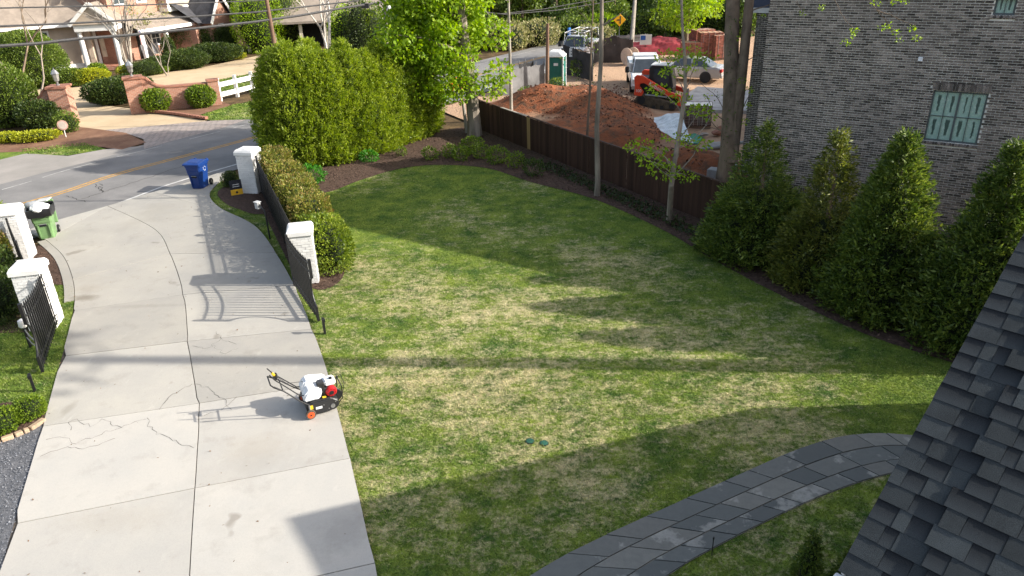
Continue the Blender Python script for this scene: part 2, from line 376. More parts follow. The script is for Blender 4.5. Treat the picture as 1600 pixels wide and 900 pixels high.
# ---- road
RC = smooth2([(-44, -12), (-30, 9.5), (-19.25, 26.65), (-16.9, 31.4), (-13.0, 37.2), (-5.6, 49), (0.1, 58), (6.6, 68), (14.5, 80), (24, 94), (40, 116)], 8)
def offs(line, d):
    out = []
    for i, p in enumerate(line):
        a = line[max(0, i - 1)]; b = line[min(len(line) - 1, i + 1)]; t = Vector((b[0] - a[0], b[1] - a[1])).normalized()
        out.append((p[0] + t.y * d, p[1] - t.x * d))
    return out
def strip(name, line, d0, d1, z, m, parent=None, kind=None):
    a, b = offs(line, d0), offs(line, d1); n = len(line); o = MB()
    o.add([(p[0], p[1], z) for p in a] + [(p[0], p[1], z) for p in b], [(i, n + i, n + i + 1, i + 1) for i in range(n - 1)])
    ob = o.build(name, m, parent)
    for f in ob.data.polygons: pass
    if kind: ob['kind'] = kind
    return ob
road = strip('road', RC, -3.9, 4.2, -0.055, M_ASPH, kind='structure')
for d in (-0.17, 0.07): strip('yellow_line', RC, d, d + 0.1, -0.049, M_YEL, road)
RCf = [p for p in RC]
def along(line):
    s = [0]
    for i in range(1, len(line)): s.append(s[-1] + math.hypot(line[i][0] - line[i - 1][0], line[i][1] - line[i - 1][1]))
    return s
RS = along(RC)
def sub(line, s0, s1, k=8):
    S = np.array(along(line)); A = np.array(line); t = np.linspace(s0, s1, k)
    return [(float(np.interp(q, S, A[:, 0])), float(np.interp(q, S, A[:, 1]))) for q in t]
strip('edge_line', sub(RC, 20, 58.5, 20), 3.42, 3.54, -0.049, M_WHT, road)
strip('edge_line', sub(RC, 59.3, 130, 30), 3.42, 3.54, -0.049, M_WHT, road)
for s0, s1 in ((40, 46.5), (47.6, 49.2), (49.8, 51.8), (52.6, 55.0), (56.6, 58.6), (59.4, 60.3), (60.8, 66.5), (68, 130)):
    strip('edge_line', sub(RC, s0, s1, 8), -2.845, -2.775, -0.049, mat('worn_white_paint', (0.36, 0.35, 0.33), 0.8, var=0.3, scale=5), road)
side_pave = sheet('street_apron', GP([(-60, 262), (40, 238), (105, 242), (160, 232), (226, 226), (150, 248), (60, 270), (-60, 302)]), -0.0525, mat('apron_asphalt', (0.27, 0.25, 0.225), 0.9, col2=(0.34, 0.31, 0.28), scale=0.7, fine=0.3, fscale=40))
sheet('paver_apron', GP([(146, 203), (330, 187), (400, 180), (345, 199), (285, 214), (225, 231), (224, 216), (195, 206)]), -0.0515, M_PAVER)
_dl = GP([(-300, 240), (-60, 238), (40, 232), (130, 221), (165, 231), (105, 241), (40, 240), (-60, 262), (-300, 330)])
M_FARGRASS = grassmat('far_turf', False)
sheet('verge_grass', _dl, -0.055, M_LAWN)
FARMULCH = GP([(-120, 226), (60, 205), (100, 194), (150, 200), (196, 206), (228, 221), (190, 232), (132, 225), (40, 235), (-120, 242)])
sheet('verge_mulch', FARMULCH, -0.048, mat('pine_straw', (0.17, 0.085, 0.05), 0.95, col2=(0.27, 0.15, 0.09), scale=1.2, bump=0.7, bscale=12, fine=0.5, fscale=10))
sheet('far_driveway', GP([(112, 196), (150, 204), (330, 188), (228, 172), (205, 168), (140, 160), (134, 133), (60, 133), (20, 140), (20, 153), (112, 152)]), -0.07, M_TAN)
sheet('far_driveway', GP([(60, 133), (134, 133), (150, 128), (215, 118), (250, 113), (320, 103), (430, 80), (430, 106), (290, 133), (240, 135), (225, 134), (150, 140), (134, 133.5), (70, 136)]), -0.074, M_TAN)
sheet('wall_bed', GP([(228, 174), (345, 157), (362, 163), (302, 181)]), -0.05, mat('pine_straw'  , (0, 0, 0)))
sheet('far_lawn', GP([(302, 182), (362, 163), (420, 152), (420, 184), (330, 187)]), -0.046, M_LAWN)
sheet('far_lawn', GP([(285, 134), (425, 108), (425, 138), (345, 143), (330, 138)]), -0.05, M_LAWN)

# ---- driveway: slabs with open joints over a dark base
DL = GP([(0, 895), (60, 690), (85, 600), (112, 500), (117, 462), (112, 430), (98, 400), (72, 376)])
DR = GP([(590, 900), (560, 770), (530, 650), (505, 560), (470, 470), (440, 410), (400, 355), (345, 326), (328, 306), (338, 290), (352, 279)])
DL = [(-5.6, 2.5)] + DL; DR = [(0.2, 2.0), (-1.0, 5.0)] + DR
ROADEDGE = GP([(40, 362), (72, 350), (168, 322), (240, 301), (300, 284), (352, 268)])
DLs, DRs = smooth2(DL, 6), smooth2(DR, 6)
M_BASE = MATS['joint_filler']
base_poly = DLs + [ROADEDGE[0]] + ROADEDGE[1:] + DRs[::-1]
driveway = sheet('driveway', base_poly, 0.006, M_BASE)
CJ = [(-2.9, 2.2)] + GP([(297, 900), (308, 720), (310, 640), (295, 540), (287, 460), (265, 395), (240, 358), (168, 323)])
CJs = smooth2(CJ, 6)
def split(line, s):        # nearest index on line to point
    return min(range(len(line)), key=lambda i: (line[i][0] - s[0]) ** 2 + (line[i][1] - s[1]) ** 2)
LP = [(-5.6, 2.5), (-6.6, 5.4)] + GP([(28, 820), (68, 668), (103, 558), (117, 487), (114, 438)]) + [DLs[-1]]
CP = [(-2.9, 2.2), (-3.9, 5.6)] + GP([(305, 765), (312, 632), (293, 535), (286, 462), (266, 398)]) + [CJs[-1]]
RP = [(0.2, 2.0), (-0.7, 4.3)] + GP([(548, 718), (517, 600), (487, 516), (462, 447), (431, 396)]) + [DRs[-1]]
RP[1] = (-1.45, 6.2); CP[1] = (-4.25, 6.2 - 0.45); LP[1] = (-7.0, 5.4)
RP.insert(2, GP([(587, 882)])[0]); CP.insert(2, GP([(297, 948)])[0]); LP.insert(2, GP([(-22, 1015)])[0])
def seg(line, a, b):
    i, j = split(line, a), split(line, b)
    return [a] + line[i + 1:j] + [b] if j > i else [a, b]
def inset(poly, d):
    n = len(poly); A = sum(poly[i][0] * poly[(i + 1) % n][1] - poly[(i + 1) % n][0] * poly[i][1] for i in range(n)); sg = 1 if A > 0 else -1
    out = []
    for i in range(n):
        p = Vector(poly[i]); a = Vector(poly[i - 1]); b = Vector(poly[(i + 1) % n])
        e1 = (p - a); e2 = (b - p)
        if e1.length < 1e-6 or e2.length < 1e-6: out.append((p.x, p.y)); continue
        e1.normalize(); e2.normalize()
        n1 = Vector((-e1.y, e1.x)) * sg; n2 = Vector((-e2.y, e2.x)) * sg; m_ = n1 + n2
        if m_.length < 0.2: m_ = n1
        m_ = m_ / max(0.5, m_.dot(n1)); out.append((p.x + m_.x * d, p.y + m_.y * d))
    return out
def slab(parent, poly, z1, m, gap=0.009, th=0.05, name='slab'):
    o = MB(); o.prism(inset(poly, gap), z1 - th, z1); return o.build(name, m, parent)
for i in range(len(LP) - 1):
    slab(driveway, seg(DLs, LP[i], LP[i + 1]) + seg(CJs, CP[i], CP[i + 1])[::-1], 0.032 + 0.003 * (i % 2), M_CONC if i < 4 else M_CONC2)
    if i < len(LP) - 2: slab(driveway, seg(CJs, CP[i], CP[i + 1]) + seg(DRs, RP[i], RP[i + 1])[::-1], 0.033 + 0.002 * ((i + 1) % 2), M_CONC if i < 4 else M_CONC2)
# flare by the street
fl = ROADEDGE
slab(driveway, seg(CJs, CP[-2], CP[-1]) + [fl[3]] + seg(DRs, RP[-2], DRs[split(DRs, GP([(372, 340)])[0])])[::-1], 0.034, M_CONC2)
_k = DRs[split(DRs, GP([(372, 340)])[0])]
slab(driveway, [fl[3], fl[4], fl[5]] + seg(DRs, _k, DRs[-1])[::-1], 0.031, M_CONC2)
slab(driveway, [DLs[-1], fl[0], fl[1], CJs[-1]], 0.032, M_CONC2)
# curved border strip on the outer side of the left edge
_e = seg(DLs, GP([(117, 470)])[0], DLs[-1]); slab(driveway, offs(_e, 0)[:] + offs(_e, -0.26)[::-1], 0.037, M_CONC2, 0.007, name='border_slab'); BORDER = offs(_e, 0)[:] + offs(_e, -0.28)[::-1]
# cracks: thin dark ragged strips lying on the slabs
M_CRACK = mat('crack_dirt', (0.05, 0.045, 0.04), 0.95, var=0.3)
rc = random.Random(5)
def crack(px, w=0.0075, jit=0.05):
    pts = GP(px, 0.036); fine = []
    for a, b in zip(pts, pts[1:]):
        L = math.hypot(b[0] - a[0], b[1] - a[1]); k = max(2, int(L / 0.09))
        for j in range(k): t = j / k; fine.append((a[0] + (b[0] - a[0]) * t + rc.uniform(-jit, jit), a[1] + (b[1] - a[1]) * t + rc.uniform(-jit, jit)))
    fine.append(pts[-1]); l, r = offs(fine, -w / 2), offs(fine, w / 2); n = len(fine); o = MB()
    wl = [rc.uniform(0.3, 1.4) for _ in fine]
    L_ = [(f[0] + (a[0] - f[0]) * q, f[1] + (a[1] - f[1]) * q, 0.0385) for f, a, q in zip(fine, l, wl)]
    R_ = [(f[0] + (a[0] - f[0]) * q, f[1] + (a[1] - f[1]) * q, 0.0385) for f, a, q in zip(fine, r, wl)]
    o.add(L_ + R_, [(i, n + i, n + i + 1, i + 1) for i in range(n - 1)]); o.build('crack', M_CRACK, driveway)
for c_ in ([(70, 688), (100, 683), (118, 694), (150, 680), (185, 670), (228, 655)], [(110, 670), (112, 655), (140, 665), (160, 655), (190, 668)], [(60, 715), (100, 700), (140, 700), (180, 685)],
           [(250, 638), (262, 620), (280, 610), (300, 600)], [(300, 600), (325, 605), (350, 622), (362, 640)], [(228, 655), (245, 678), (280, 692), (303, 700)], [(300, 540), (325, 545), (345, 530), (370, 538)],
           [(330, 540), (350, 552), (372, 545)], [(320, 650), (345, 640), (370, 620)], [(340, 518), (346, 530)]):
    crack(c_)
# street-side cracks in the asphalt
def rcrack(px, w=0.03):
    pts = GP(px, -0.05); fine = []
    for a, b in zip(pts, pts[1:]):
        for j in range(10): t = j / 10; fine.append((a[0] + (b[0] - a[0]) * t + rc.uniform(-.08, .08), a[1] + (b[1] - a[1]) * t + rc.uniform(-.08, .08)))
    strip('crack', fine, -w / 2, w / 2, -0.0505, M_CRACK, road)
for c_ in ([(130, 310), (160, 300), (230, 278), (300, 255)], [(150, 288), (160, 300), (158, 285)], [(105, 305), (135, 316)]): rcrack(c_)

# ---- lawns and beds
BACK = GP([(490, 305), (525, 297), (560, 283), (620, 265), (680, 258), (760, 263), (830, 285), (930, 312), (1040, 362), (1100, 398), (1200, 452), (1350, 522), (1490, 568)])
BACKs = smooth2(BACK, 4)
BED1 = smooth2(GP([(498, 453), (522, 447), (538, 428), (533, 398), (508, 345), (492, 306), (430, 265), (395, 262), (388, 292), (418, 345), (448, 405), (470, 440)]), 3, True)
BED0 = smooth2(GP([(372, 283), (340, 300), (352, 318), (375, 328), (398, 335), (420, 330), (420, 300), (400, 280)]), 3, True)
BACKBED = BACKs + [(11.6, 12.6), (13.5, 13.6), (11.0, 15.9), (6.9, 22.9), (-1.5, 38.2), (-12.2, 33.4), (-9.5, 29.2)]
LAWN = DRs[2:-2] + [(-11.7, 29.2), (-10.2, 31.2), (-1.4, 37.4), (6.6, 22.2), (14, 14), (14, 4), (2, 1.5)]
lawn = sheet('lawn', LAWN, 0.0, M_LAWN)
sheet('mulch_bed', BACKBED, 0.016, M_MULCH); sheet('mulch_bed', BED1, 0.012, M_MULCH); sheet('mulch_bed', BED0, 0.02, M_MULCH)
LBED = smooth2(GP([(98, 398), (115, 445), (104, 446), (60, 440), (30, 400), (60, 385)]), 3, True)
LLAWN = DLs[5:split(DLs, GP([(117, 462)])[0])] + GP([(114, 438), (60, 432), (20, 470), (-120, 470), (-120, 760), (0, 690), (70, 655)])
LLAWN = GP([(70, 655), (85, 600), (100, 545), (112, 500), (117, 465), (113, 440), (60, 432), (-200, 440), (-260, 700), (0, 690)])
sheet('side_lawn', LLAWN, 0.0, M_LAWN)
LB2 = GP([(70, 655), (72, 636), (30, 628), (-80, 640), (-160, 720), (0, 690)])
sheet('mulch_bed', LB2, 0.016, M_MULCH); sheet('mulch_bed', LBED, 0.018, M_MULCH)
LB3 = GP([(45, 520), (-30, 522), (-300, 540), (-300, 330), (0, 320), (40, 400)])
sheet('mulch_bed', LB3, 0.012, M_MULCH)
GRAV = GP([(70, 655), (0, 690), (-200, 760), (-420, 1000), (-60, 1100), (0, 897)])
sheet('gravel_drive', GRAV, 0.004, M_GRAV)
rng = np.random.default_rng(11)
# ---- flagstone path
PT = smooth2([(-1.6, 6.7)] + GP([(830, 900), (920, 850), (1050, 790), (1150, 745), (1250, 702), (1330, 681), (1420, 681)]) + [(8.6, 10.7)], 5)
PB = smooth2([(0.6, 6.9)] + GP([(1045, 900), (1100, 866), (1200, 815), (1300, 770), (1400, 740)]) + [(7.6, 10.15), (8.5, 9.4)], 5)
PATH = PT + PB[::-1]
path = sheet('path', PATH, 0.014, mat('path_mortar', (0.20, 0.19, 0.17), 0.9, var=0.3, scale=6))
def lerpline(line, t):
    S = np.array(along(line)); A = np.array(line); q = t * S[-1]
    return np.array([np.interp(q, S, A[:, 0]), np.interp(q, S, A[:, 1])])
def pathp(s, t): a, b = lerpline(PT, s), lerpline(PB, s); return a + (b - a) * t
def stone_mat():
    m, nt, p = _start('bluestone'); co = _coord(nt); oi = nt.nodes.new('ShaderNodeObjectInfo')
    cr = nt.nodes.new('ShaderNodeValToRGB'); nt.links.new(oi.outputs['Random'], cr.inputs[0]); e = cr.color_ramp.elements
    e[0].color = (0.080, 0.087, 0.083, 1); e[1].color = (0.19, 0.188, 0.165, 1); x = e.new(0.5); x.color = (0.125, 0.132, 0.122, 1); x = e.new(0.8); x.color = (0.15, 0.146, 0.128, 1)
    c = _mix(nt, _math(nt, 'MULTIPLY', _ramp(nt, _noise(nt, co, 1.1, 6, 0.65), 0.565, 0.61), 0.7), cr.outputs[0], (0.33, 0.322, 0.29))
    c = _mix(nt, _math(nt, 'MULTIPLY', _ramp(nt, _noise(nt, co, 9, 5, 0.7), 0.4, 0.7), 0.35), c, (0.07, 0.075, 0.07))
    nt.links.new(c, p.inputs['Base Color']); p.inputs['Roughness'].default_value = 0.55; _setspec(p, 0.4); _bump(nt, p, _noise(nt, co, 25, 5), 0.25, 0.006)
    return m
M_STONE = stone_mat(); rs = random.Random(3)
for lane, (t0, t1) in enumerate(((0.0, 0.36), (0.36, 0.72), (0.72, 1.0))):
    s = -0.0; Ltot = along(PT)[-1]; s = 0.0
    s = rs.uniform(-0.05, 0.0)
    while s < 1.0:
        w = rs.uniform(0.55, 0.95) / Ltot * (1.0 if lane < 2 else 0.9); a, b = max(0, s), min(1, s + w)
        if b - a > 0.01:
            j = rs.uniform(-0.02, 0.02)
            q = [pathp(a, t0), pathp((a + b) / 2, t0), pathp(b, t0), pathp(b, t1), pathp((a + b) / 2, t1), pathp(a, t1)]
            o = MB(); o.prism(inset([tuple(k) for k in q], 0.010), 0.012, 0.034 + rs.uniform(0, 0.006)); o.build('flagstone', M_STONE, path, bevel=0.003)
        s += w
# ---- grass (uncountable)
def grass(name, poly, dens, holes, label, h=0.045, w=0.022, z=0.0, seed=1):
    r = np.random.default_rng(seed); P = scatter(poly, dens, r, holes); n = len(P)
    a = r.uniform(0, 2 * np.pi, n); lean = r.normal(0, 0.6, (n, 2)) * h; hh = h * r.uniform(0.45, 1.3, n); ww = w * r.uniform(0.5, 1.3, n)
    V = np.zeros((n, 3, 3)); V[:, 0, :2] = P - np.stack([np.cos(a), np.sin(a)], 1) * ww[:, None] / 2; V[:, 1, :2] = P + np.stack([np.cos(a), np.sin(a)], 1) * ww[:, None] / 2
    V[:, 2, :2] = P + lean; V[:, :, 2] = z; V[:, 2, 2] = z + hh
    o = link(name, npmesh(name, V.reshape(-1, 3), np.arange(3 * n).reshape(n, 3), M_BLADE)); tag(o, label, 'grass', kind='stuff'); return o
GRASSNEAR = [p for p in LAWN]
near = [(-13, -1), (14, -1), (14, 17.5), (-13, 17.5)]
def clipY(poly, y0, y1): return None
holes = [BACKBED, BED1, BED0, PATH]
def grass_zone(y0, y1, dens, h, w, seed):
    class _: pass
    r = np.random.default_rng(seed); P = scatter(LAWN, dens, r, holes); P = P[(P[:, 1] >= y0) & (P[:, 1] < y1)]
    return P
def grass_pts(name, P, label, h, w, seed, z=0.0):
    r = np.random.default_rng(seed); n = len(P); a = r.uniform(0, 2 * np.pi, n); lean = r.normal(0, 0.9, (n, 2)) * h; hh = h * r.uniform(0.45, 1.3, n); ww = w * r.uniform(0.5, 1.3, n)
    cs = np.stack([np.cos(a), np.sin(a)], 1) * ww[:, None] / 2
    V = np.zeros((n, 3, 3)); V[:, 0, :2] = P - cs; V[:, 1, :2] = P + cs; V[:, 2, :2] = P + lean; V[:, :, 2] = z; V[:, 2, 2] = z + hh
    return tag(link(name, npmesh(name, V.reshape(-1, 3), np.arange(3 * n).reshape(n, 3), M_BLADE)), label, 'grass', kind='stuff')
Pg = np.concatenate([grass_zone(6.5, 14, 2300, 0, 0, 21), grass_zone(14, 21, 1500, 0, 0, 22), grass_zone(21, 34, 800, 0, 0, 23)])
_ed = []
for _l, _sg in ((DRs, 1),):
    _A = np.array(_l); _s = np.array(along(_l)); _rr = np.random.default_rng(77); _q = _rr.uniform(2, _s[-1] - 1.5, 9000); _pt = np.column_stack([np.interp(_q, _s, _A[:, 0]), np.interp(_q, _s, _A[:, 1])]); _p2 = np.column_stack([np.interp(_q + 0.05, _s, _A[:, 0]), np.interp(_q + 0.05, _s, _A[:, 1])]); _tt = (_p2 - _pt) / 0.05
    _n = np.column_stack([_tt[:, 1], -_tt[:, 0]]); _ed.append(_pt + _n * np.abs(_rr.normal(0.01, 0.05, 9000))[:, None] - _n * 0.02)
Pg = np.concatenate([Pg] + _ed)
grass_pts('lawn_grass', Pg, 'patchy green and straw coloured grass of the large lawn', 0.030, 0.02, 5)
grass('side_grass', LLAWN, 1300, [LB2, LBED], 'short grass on the strip left of the driveway', seed=6)
grass('verge_grass_blades', GP([(30, 232), (132, 222), (163, 231), (105, 240), (40, 239)]), 180, [], 'mown grass strip along the far side of the street', 0.07, 0.06, -0.055, 7)
grass('far_grass', GP([(302, 182), (362, 163), (420, 152), (420, 184), (330, 187)]), 150, [], 'sunny grass below the white rail fence', 0.07, 0.07, -0.046, 8)
grass('far_grass', GP([(285, 134), (425, 108), (425, 138), (345, 143), (330, 138)]), 150, [], 'green grass behind the low brick wall', 0.08, 0.08, -0.05, 9)
# ---- mulch chips and gravel stones
def chips(name, poly, dens, hol, label, m, cat, size=(0.02, 0.07), z=0.02, seed=1, flat=True):
    r = np.random.default_rng(seed); P = scatter(poly, dens, r, hol); n = len(P); D = r.normal(size=(n, 3)); D[:, 2] *= 0.25
    L = r.uniform(*size, n); o = link(name, leaves(name, np.column_stack([P, np.full(n, z + 0.012)]), D, L, L * r.uniform(0.3, 0.7, n), m, r, 0.1, 3.0)); tag(o, label, cat, kind='stuff'); return o
chips('bark_mulch', BACKBED, 160, [], 'bark mulch chips in the bed along fence and tall hedge', M_CHIP, 'mulch', (0.03, 0.09), seed=2)
chips('bark_mulch', BED1, 500, [], 'bark mulch chips under the low photinia hedge', M_CHIP, 'mulch', seed=3)
chips('bark_mulch', LBED, 700, [BORDER], 'red bark mulch chips beside the near left pillar', M_CHIP, 'mulch', seed=4)
chips('bark_mulch', LB2, 700, [], 'bark mulch chips under the two small boxwoods', M_CHIP, 'mulch', seed=5)
chips('loose_gravel', GRAV, 900, [], 'loose grey gravel stones at the left edge', M_PEB, 'gravel', (0.012, 0.045), z=0.008, seed=6)
chips('fallen_leaves', base_poly, 2, [], 'scattered dry leaves and twigs on the driveway concrete', mat('dry_leaf', (0.16, 0.09, 0.045), 0.8, island=0.5), 'leaves', (0.02, 0.06), z=0.03, seed=7)
# stepping on: edging stones between boxwood bed and gravel
ed = thing('stone_edging', 'row of tan edging stones between boxwood bed and grey gravel', 'edging', G(35, 674))
M_EDGE = mat('edging_stone', (0.42, 0.31, 0.21), 0.9, var=0.25, scale=6, island=0.2, bump=0.4)
epx = [(-44, 708), (-20, 697), (2, 690), (23, 683), (37, 677), (47, 673), (71, 657)]
for a, b in zip(epx, epx[1:]):
    p, q = G(*a), G(*b); d = (q - p).normalized() * 0.012; o = MB(); o0 = ed.location
    o.beam(p + d - o0 + Vector((0, 0, 0.035)), q - d - o0 + Vector((0, 0, 0.035)), 0.11, 0.09); o.build('edging_stone', M_EDGE, ed, bevel=0.012)

# ---- building plot of red clay behind the wooden fence
FD = Vector((0.482, -0.876, 0)); FN = Vector((0.876, 0.482, 0)); F0 = Vector((-1.45, 37.5, 0))
def dirt_z(P):
    z = np.zeros(len(P))
    for px, r, h in (((815, 170), 2.0, 0.75), ((845, 172), 1.6, 0.5), ((905, 165), 2.4, 0.75), ((935, 175), 2.2, 0.85), ((965, 200), 2.0, 0.75), ((990, 225), 1.7, 0.6), ((955, 235), 1.6, 0.35), ((1090, 262), 1.6, 0.5), ((1130, 275), 1.4, 0.4), ((1060, 255), 1.3, 0.3), ((870, 205), 2.0, 0.35), ((920, 225), 2.0, 0.35)):
        c = G(*px); z += h * np.exp(-((P[:, 0] - c.x) ** 2 + (P[:, 1] - c.y) ** 2) / (r * r) * 1.2)
    return z + 0.10 * (0.25 + z) * vnoise(P, 2.2, 3) + 0.07 * (0.2 + z) * vnoise(P, 6.0, 4) + 0.03 * vnoise(P, 0.8, 5)
dm = MB(); nu, nv = 190, 120
RCa = np.array(RC)
_i, _j = np.meshgrid(np.arange(nu), np.arange(nv)); _i = _i.ravel(); _j = _j.ravel()
DP = np.array(F0)[None, :2] + np.outer(-18 + 46 * _i / (nu - 1), np.array(FD)[:2]) + np.outer(0.35 + 42 * (_j / (nv - 1)) ** 1.4, np.array(FN)[:2])
DZ = -0.02 + dirt_z(DP) * (0.25 + 0.75 * np.minimum(1, _j / 8.0)); vs = [(float(p[0]), float(p[1]), float(z)) for p, z in zip(DP, DZ)]
_d = ((DP[:, None, :] - RCa[None]) ** 2).sum(2).argmin(1); _t = RCa[np.minimum(_d + 1, len(RCa) - 1)] - RCa[np.maximum(_d - 1, 0)]; _t /= np.linalg.norm(_t, axis=1, keepdims=True)
_q = DP - RCa[_d]; ok = (_q[:, 0] * _t[:, 1] - _q[:, 1] * _t[:, 0]) > 4.4
fs = [(j * nu + i, (j + 1) * nu + i, (j + 1) * nu + i + 1, j * nu + i + 1) for j in range(nv - 1) for i in range(nu - 1) if ok[j * nu + i] and ok[(j + 1) * nu + i + 1] and ok[(j + 1) * nu + i]]
dm.add(vs, fs)
def dirtmat():
    m, nt, p = _start('red_clay'); co = _coord(nt, False); sx = nt.nodes.new('ShaderNodeSeparateXYZ'); nt.links.new(co, sx.inputs[0])
    red = _mix(nt, _ramp(nt, _noise(nt, co, 0.9, 6, 0.65), 0.35, 0.68), (0.19, 0.066, 0.033), (0.34, 0.125, 0.058))
    brn = _mix(nt, _ramp(nt, _noise(nt, co, 2.5, 6, 0.7), 0.45, 0.62), red, (0.12, 0.07, 0.045))
    h = _math(nt, 'ADD', sx.outputs[2], _math(nt, 'MULTIPLY', _math(nt, 'SUBTRACT', _noise(nt, co, 0.8, 5), 0.5), 0.6))
    c = _mix(nt, _ramp(nt, h, 0.02, 0.3), (0.42, 0.28, 0.185), brn)
    nt.links.new(c, p.inputs['Base Color']); p.inputs['Roughness'].default_value = 0.95; _setspec(p, 0.1); _bump(nt, p, _noise(nt, co, 7, 6, 0.7), 0.9, 0.09); return m
M_DIRT = dirtmat()
tag(dm.build('dirt_lot', M_DIRT, smooth=True), kind='structure')
_r = np.random.default_rng(9); Pc = scatter(GP([(780, 165), (860, 140), (970, 130), (1010, 170), (1060, 250), (1130, 290), (1000, 250), (900, 205)]), 30, _r); n = len(Pc); Lc = np.abs(_r.normal(0.05, 0.06, n)) + 0.03
Dc = _r.normal(size=(n, 3)); Dc[:, 2] = np.abs(Dc[:, 2]) * 0.5
tag(link('soil_clods', leaves('soil_clods', np.column_stack([Pc, dirt_z(Pc) - 0.02]), Dc, Lc, Lc * 0.7, mat('clod', (0.17, 0.085, 0.055), 0.95, island=0.7), _r, 0.35, 0.2)), 'clods and roots strewn over the red dirt mounds', 'soil', kind='stuff')
pad = MB(); pp = GP([(1082, 168), (1105, 176), (1180, 178), (1180, 146), (1090, 139), (1072, 152)]); pad.prism(pp, -0.03, 0.16)
tag(pad.build('concrete_pad', mat('pad_concrete', (0.42, 0.40, 0.38), 0.9, var=0.25, scale=1.2, fine=0.5, fscale=4)), kind='structure')
# ================================================================== near built things
M_PAINT = mat('white_painted_brick', (0.74, 0.73, 0.71), 0.75, var=0.08, scale=3, bump=0.3, bscale=50, island=0.05, fine=0.08, fscale=25)
M_PAINTM = mat('white_painted_mortar', (0.50, 0.49, 0.47), 0.85, var=0.1, scale=5)
M_BLACK = mat('black_powder_coat', (0.012, 0.012, 0.013), 0.45, var=0.2, scale=5, spec=0.4)
M_CAPSTONE = mat('cap_panel', (0.60, 0.60, 0.60), 0.8, var=0.12, scale=6)
_brick_me = {}
def brick_mesh(l, d, h, m):
    k = (round(l, 3), round(d, 3), round(h, 3), m.name)
    if k not in _brick_me: _brick_me[k] = MB().box((0, 0, 0), (l, d, h)).mesh('brick', m)
    return _brick_me[k]
def pillar(loc, rot, label, w=0.62, h=1.72, single=True):
    t = thing('gate_pillar', label, 'pillar', loc, rot, 'white brick gate pillars')
    MB().box((0, 0, (h - 0.2) / 2), (w - 0.016, w - 0.016, h - 0.2)).build('core', M_PAINTM, t)
    ch = 0.075; n = int((h - 0.22) / ch); joined = MB()
    for i in range(n):
        z = ch * (i + 0.5)
        for s in range(4):
            a = s * math.pi / 2; L = w; bl = 0.205; x = -L / 2 - (bl / 2 if i % 2 else 0)
            while x < L / 2 - 0.02:
                x0, x1 = max(x, -L / 2), min(x + bl, L / 2); x += bl
                if x1 - x0 < 0.03: continue
                l = x1 - x0 - 0.008; cx = (x0 + x1) / 2; pr = 0.004 * ((i * 7 + s * 3 + int(x * 50)) % 3)
                p = Vector((cx, -w / 2 + 0.006 - pr, 0)); p.rotate(Matrix.Rotation(a, 3, 'Z')); p.z = z
                if single: link('brick', brick_mesh(l, 0.024, ch - 0.008, M_PAINT), t, p, (0, 0, a))
                else: joined.box(p, (l, 0.024, ch - 0.008), Matrix.Rotation(a, 3, 'Z'))
    if not single: joined.build('brick_courses', M_PAINT, t)['kind'] = 'stuff'
    cap = MB().box((0, 0, h - 0.14), (w + 0.09, w + 0.09, 0.12)).box((0, 0, h - 0.04), (w + 0.09, w + 0.09, 0.08), taper=(0.86, 0.86)).build('cap', M_PAINT, t, bevel=0.006)
    for sx in (-1, 1): MB().box((sx * (w * 0.235), 0, h + 0.003), (w * 0.42, w * 0.62, 0.012)).build('cap_panel', M_CAPSTONE, cap)
    return t
pillar((-5.83, 19.24, 0), R(12), 'white brick gate pillar at the end of the clipped photinia hedge', h=1.66)
pillar((-12.02, 16.95, 0), R(12), 'white brick gate pillar nearest the camera on the left of the driveway', h=1.72)
pillar((-10.0, 27.95, 0), R(-12), 'white brick pillar beside the street, behind the black and yellow yard sign', w=0.66, h=1.72, single=False)
pillar((-15.4, 21.6, 0), R(14), 'white brick pillar in front of the overfull green trash cart', w=0.66, h=1.72, single=False)

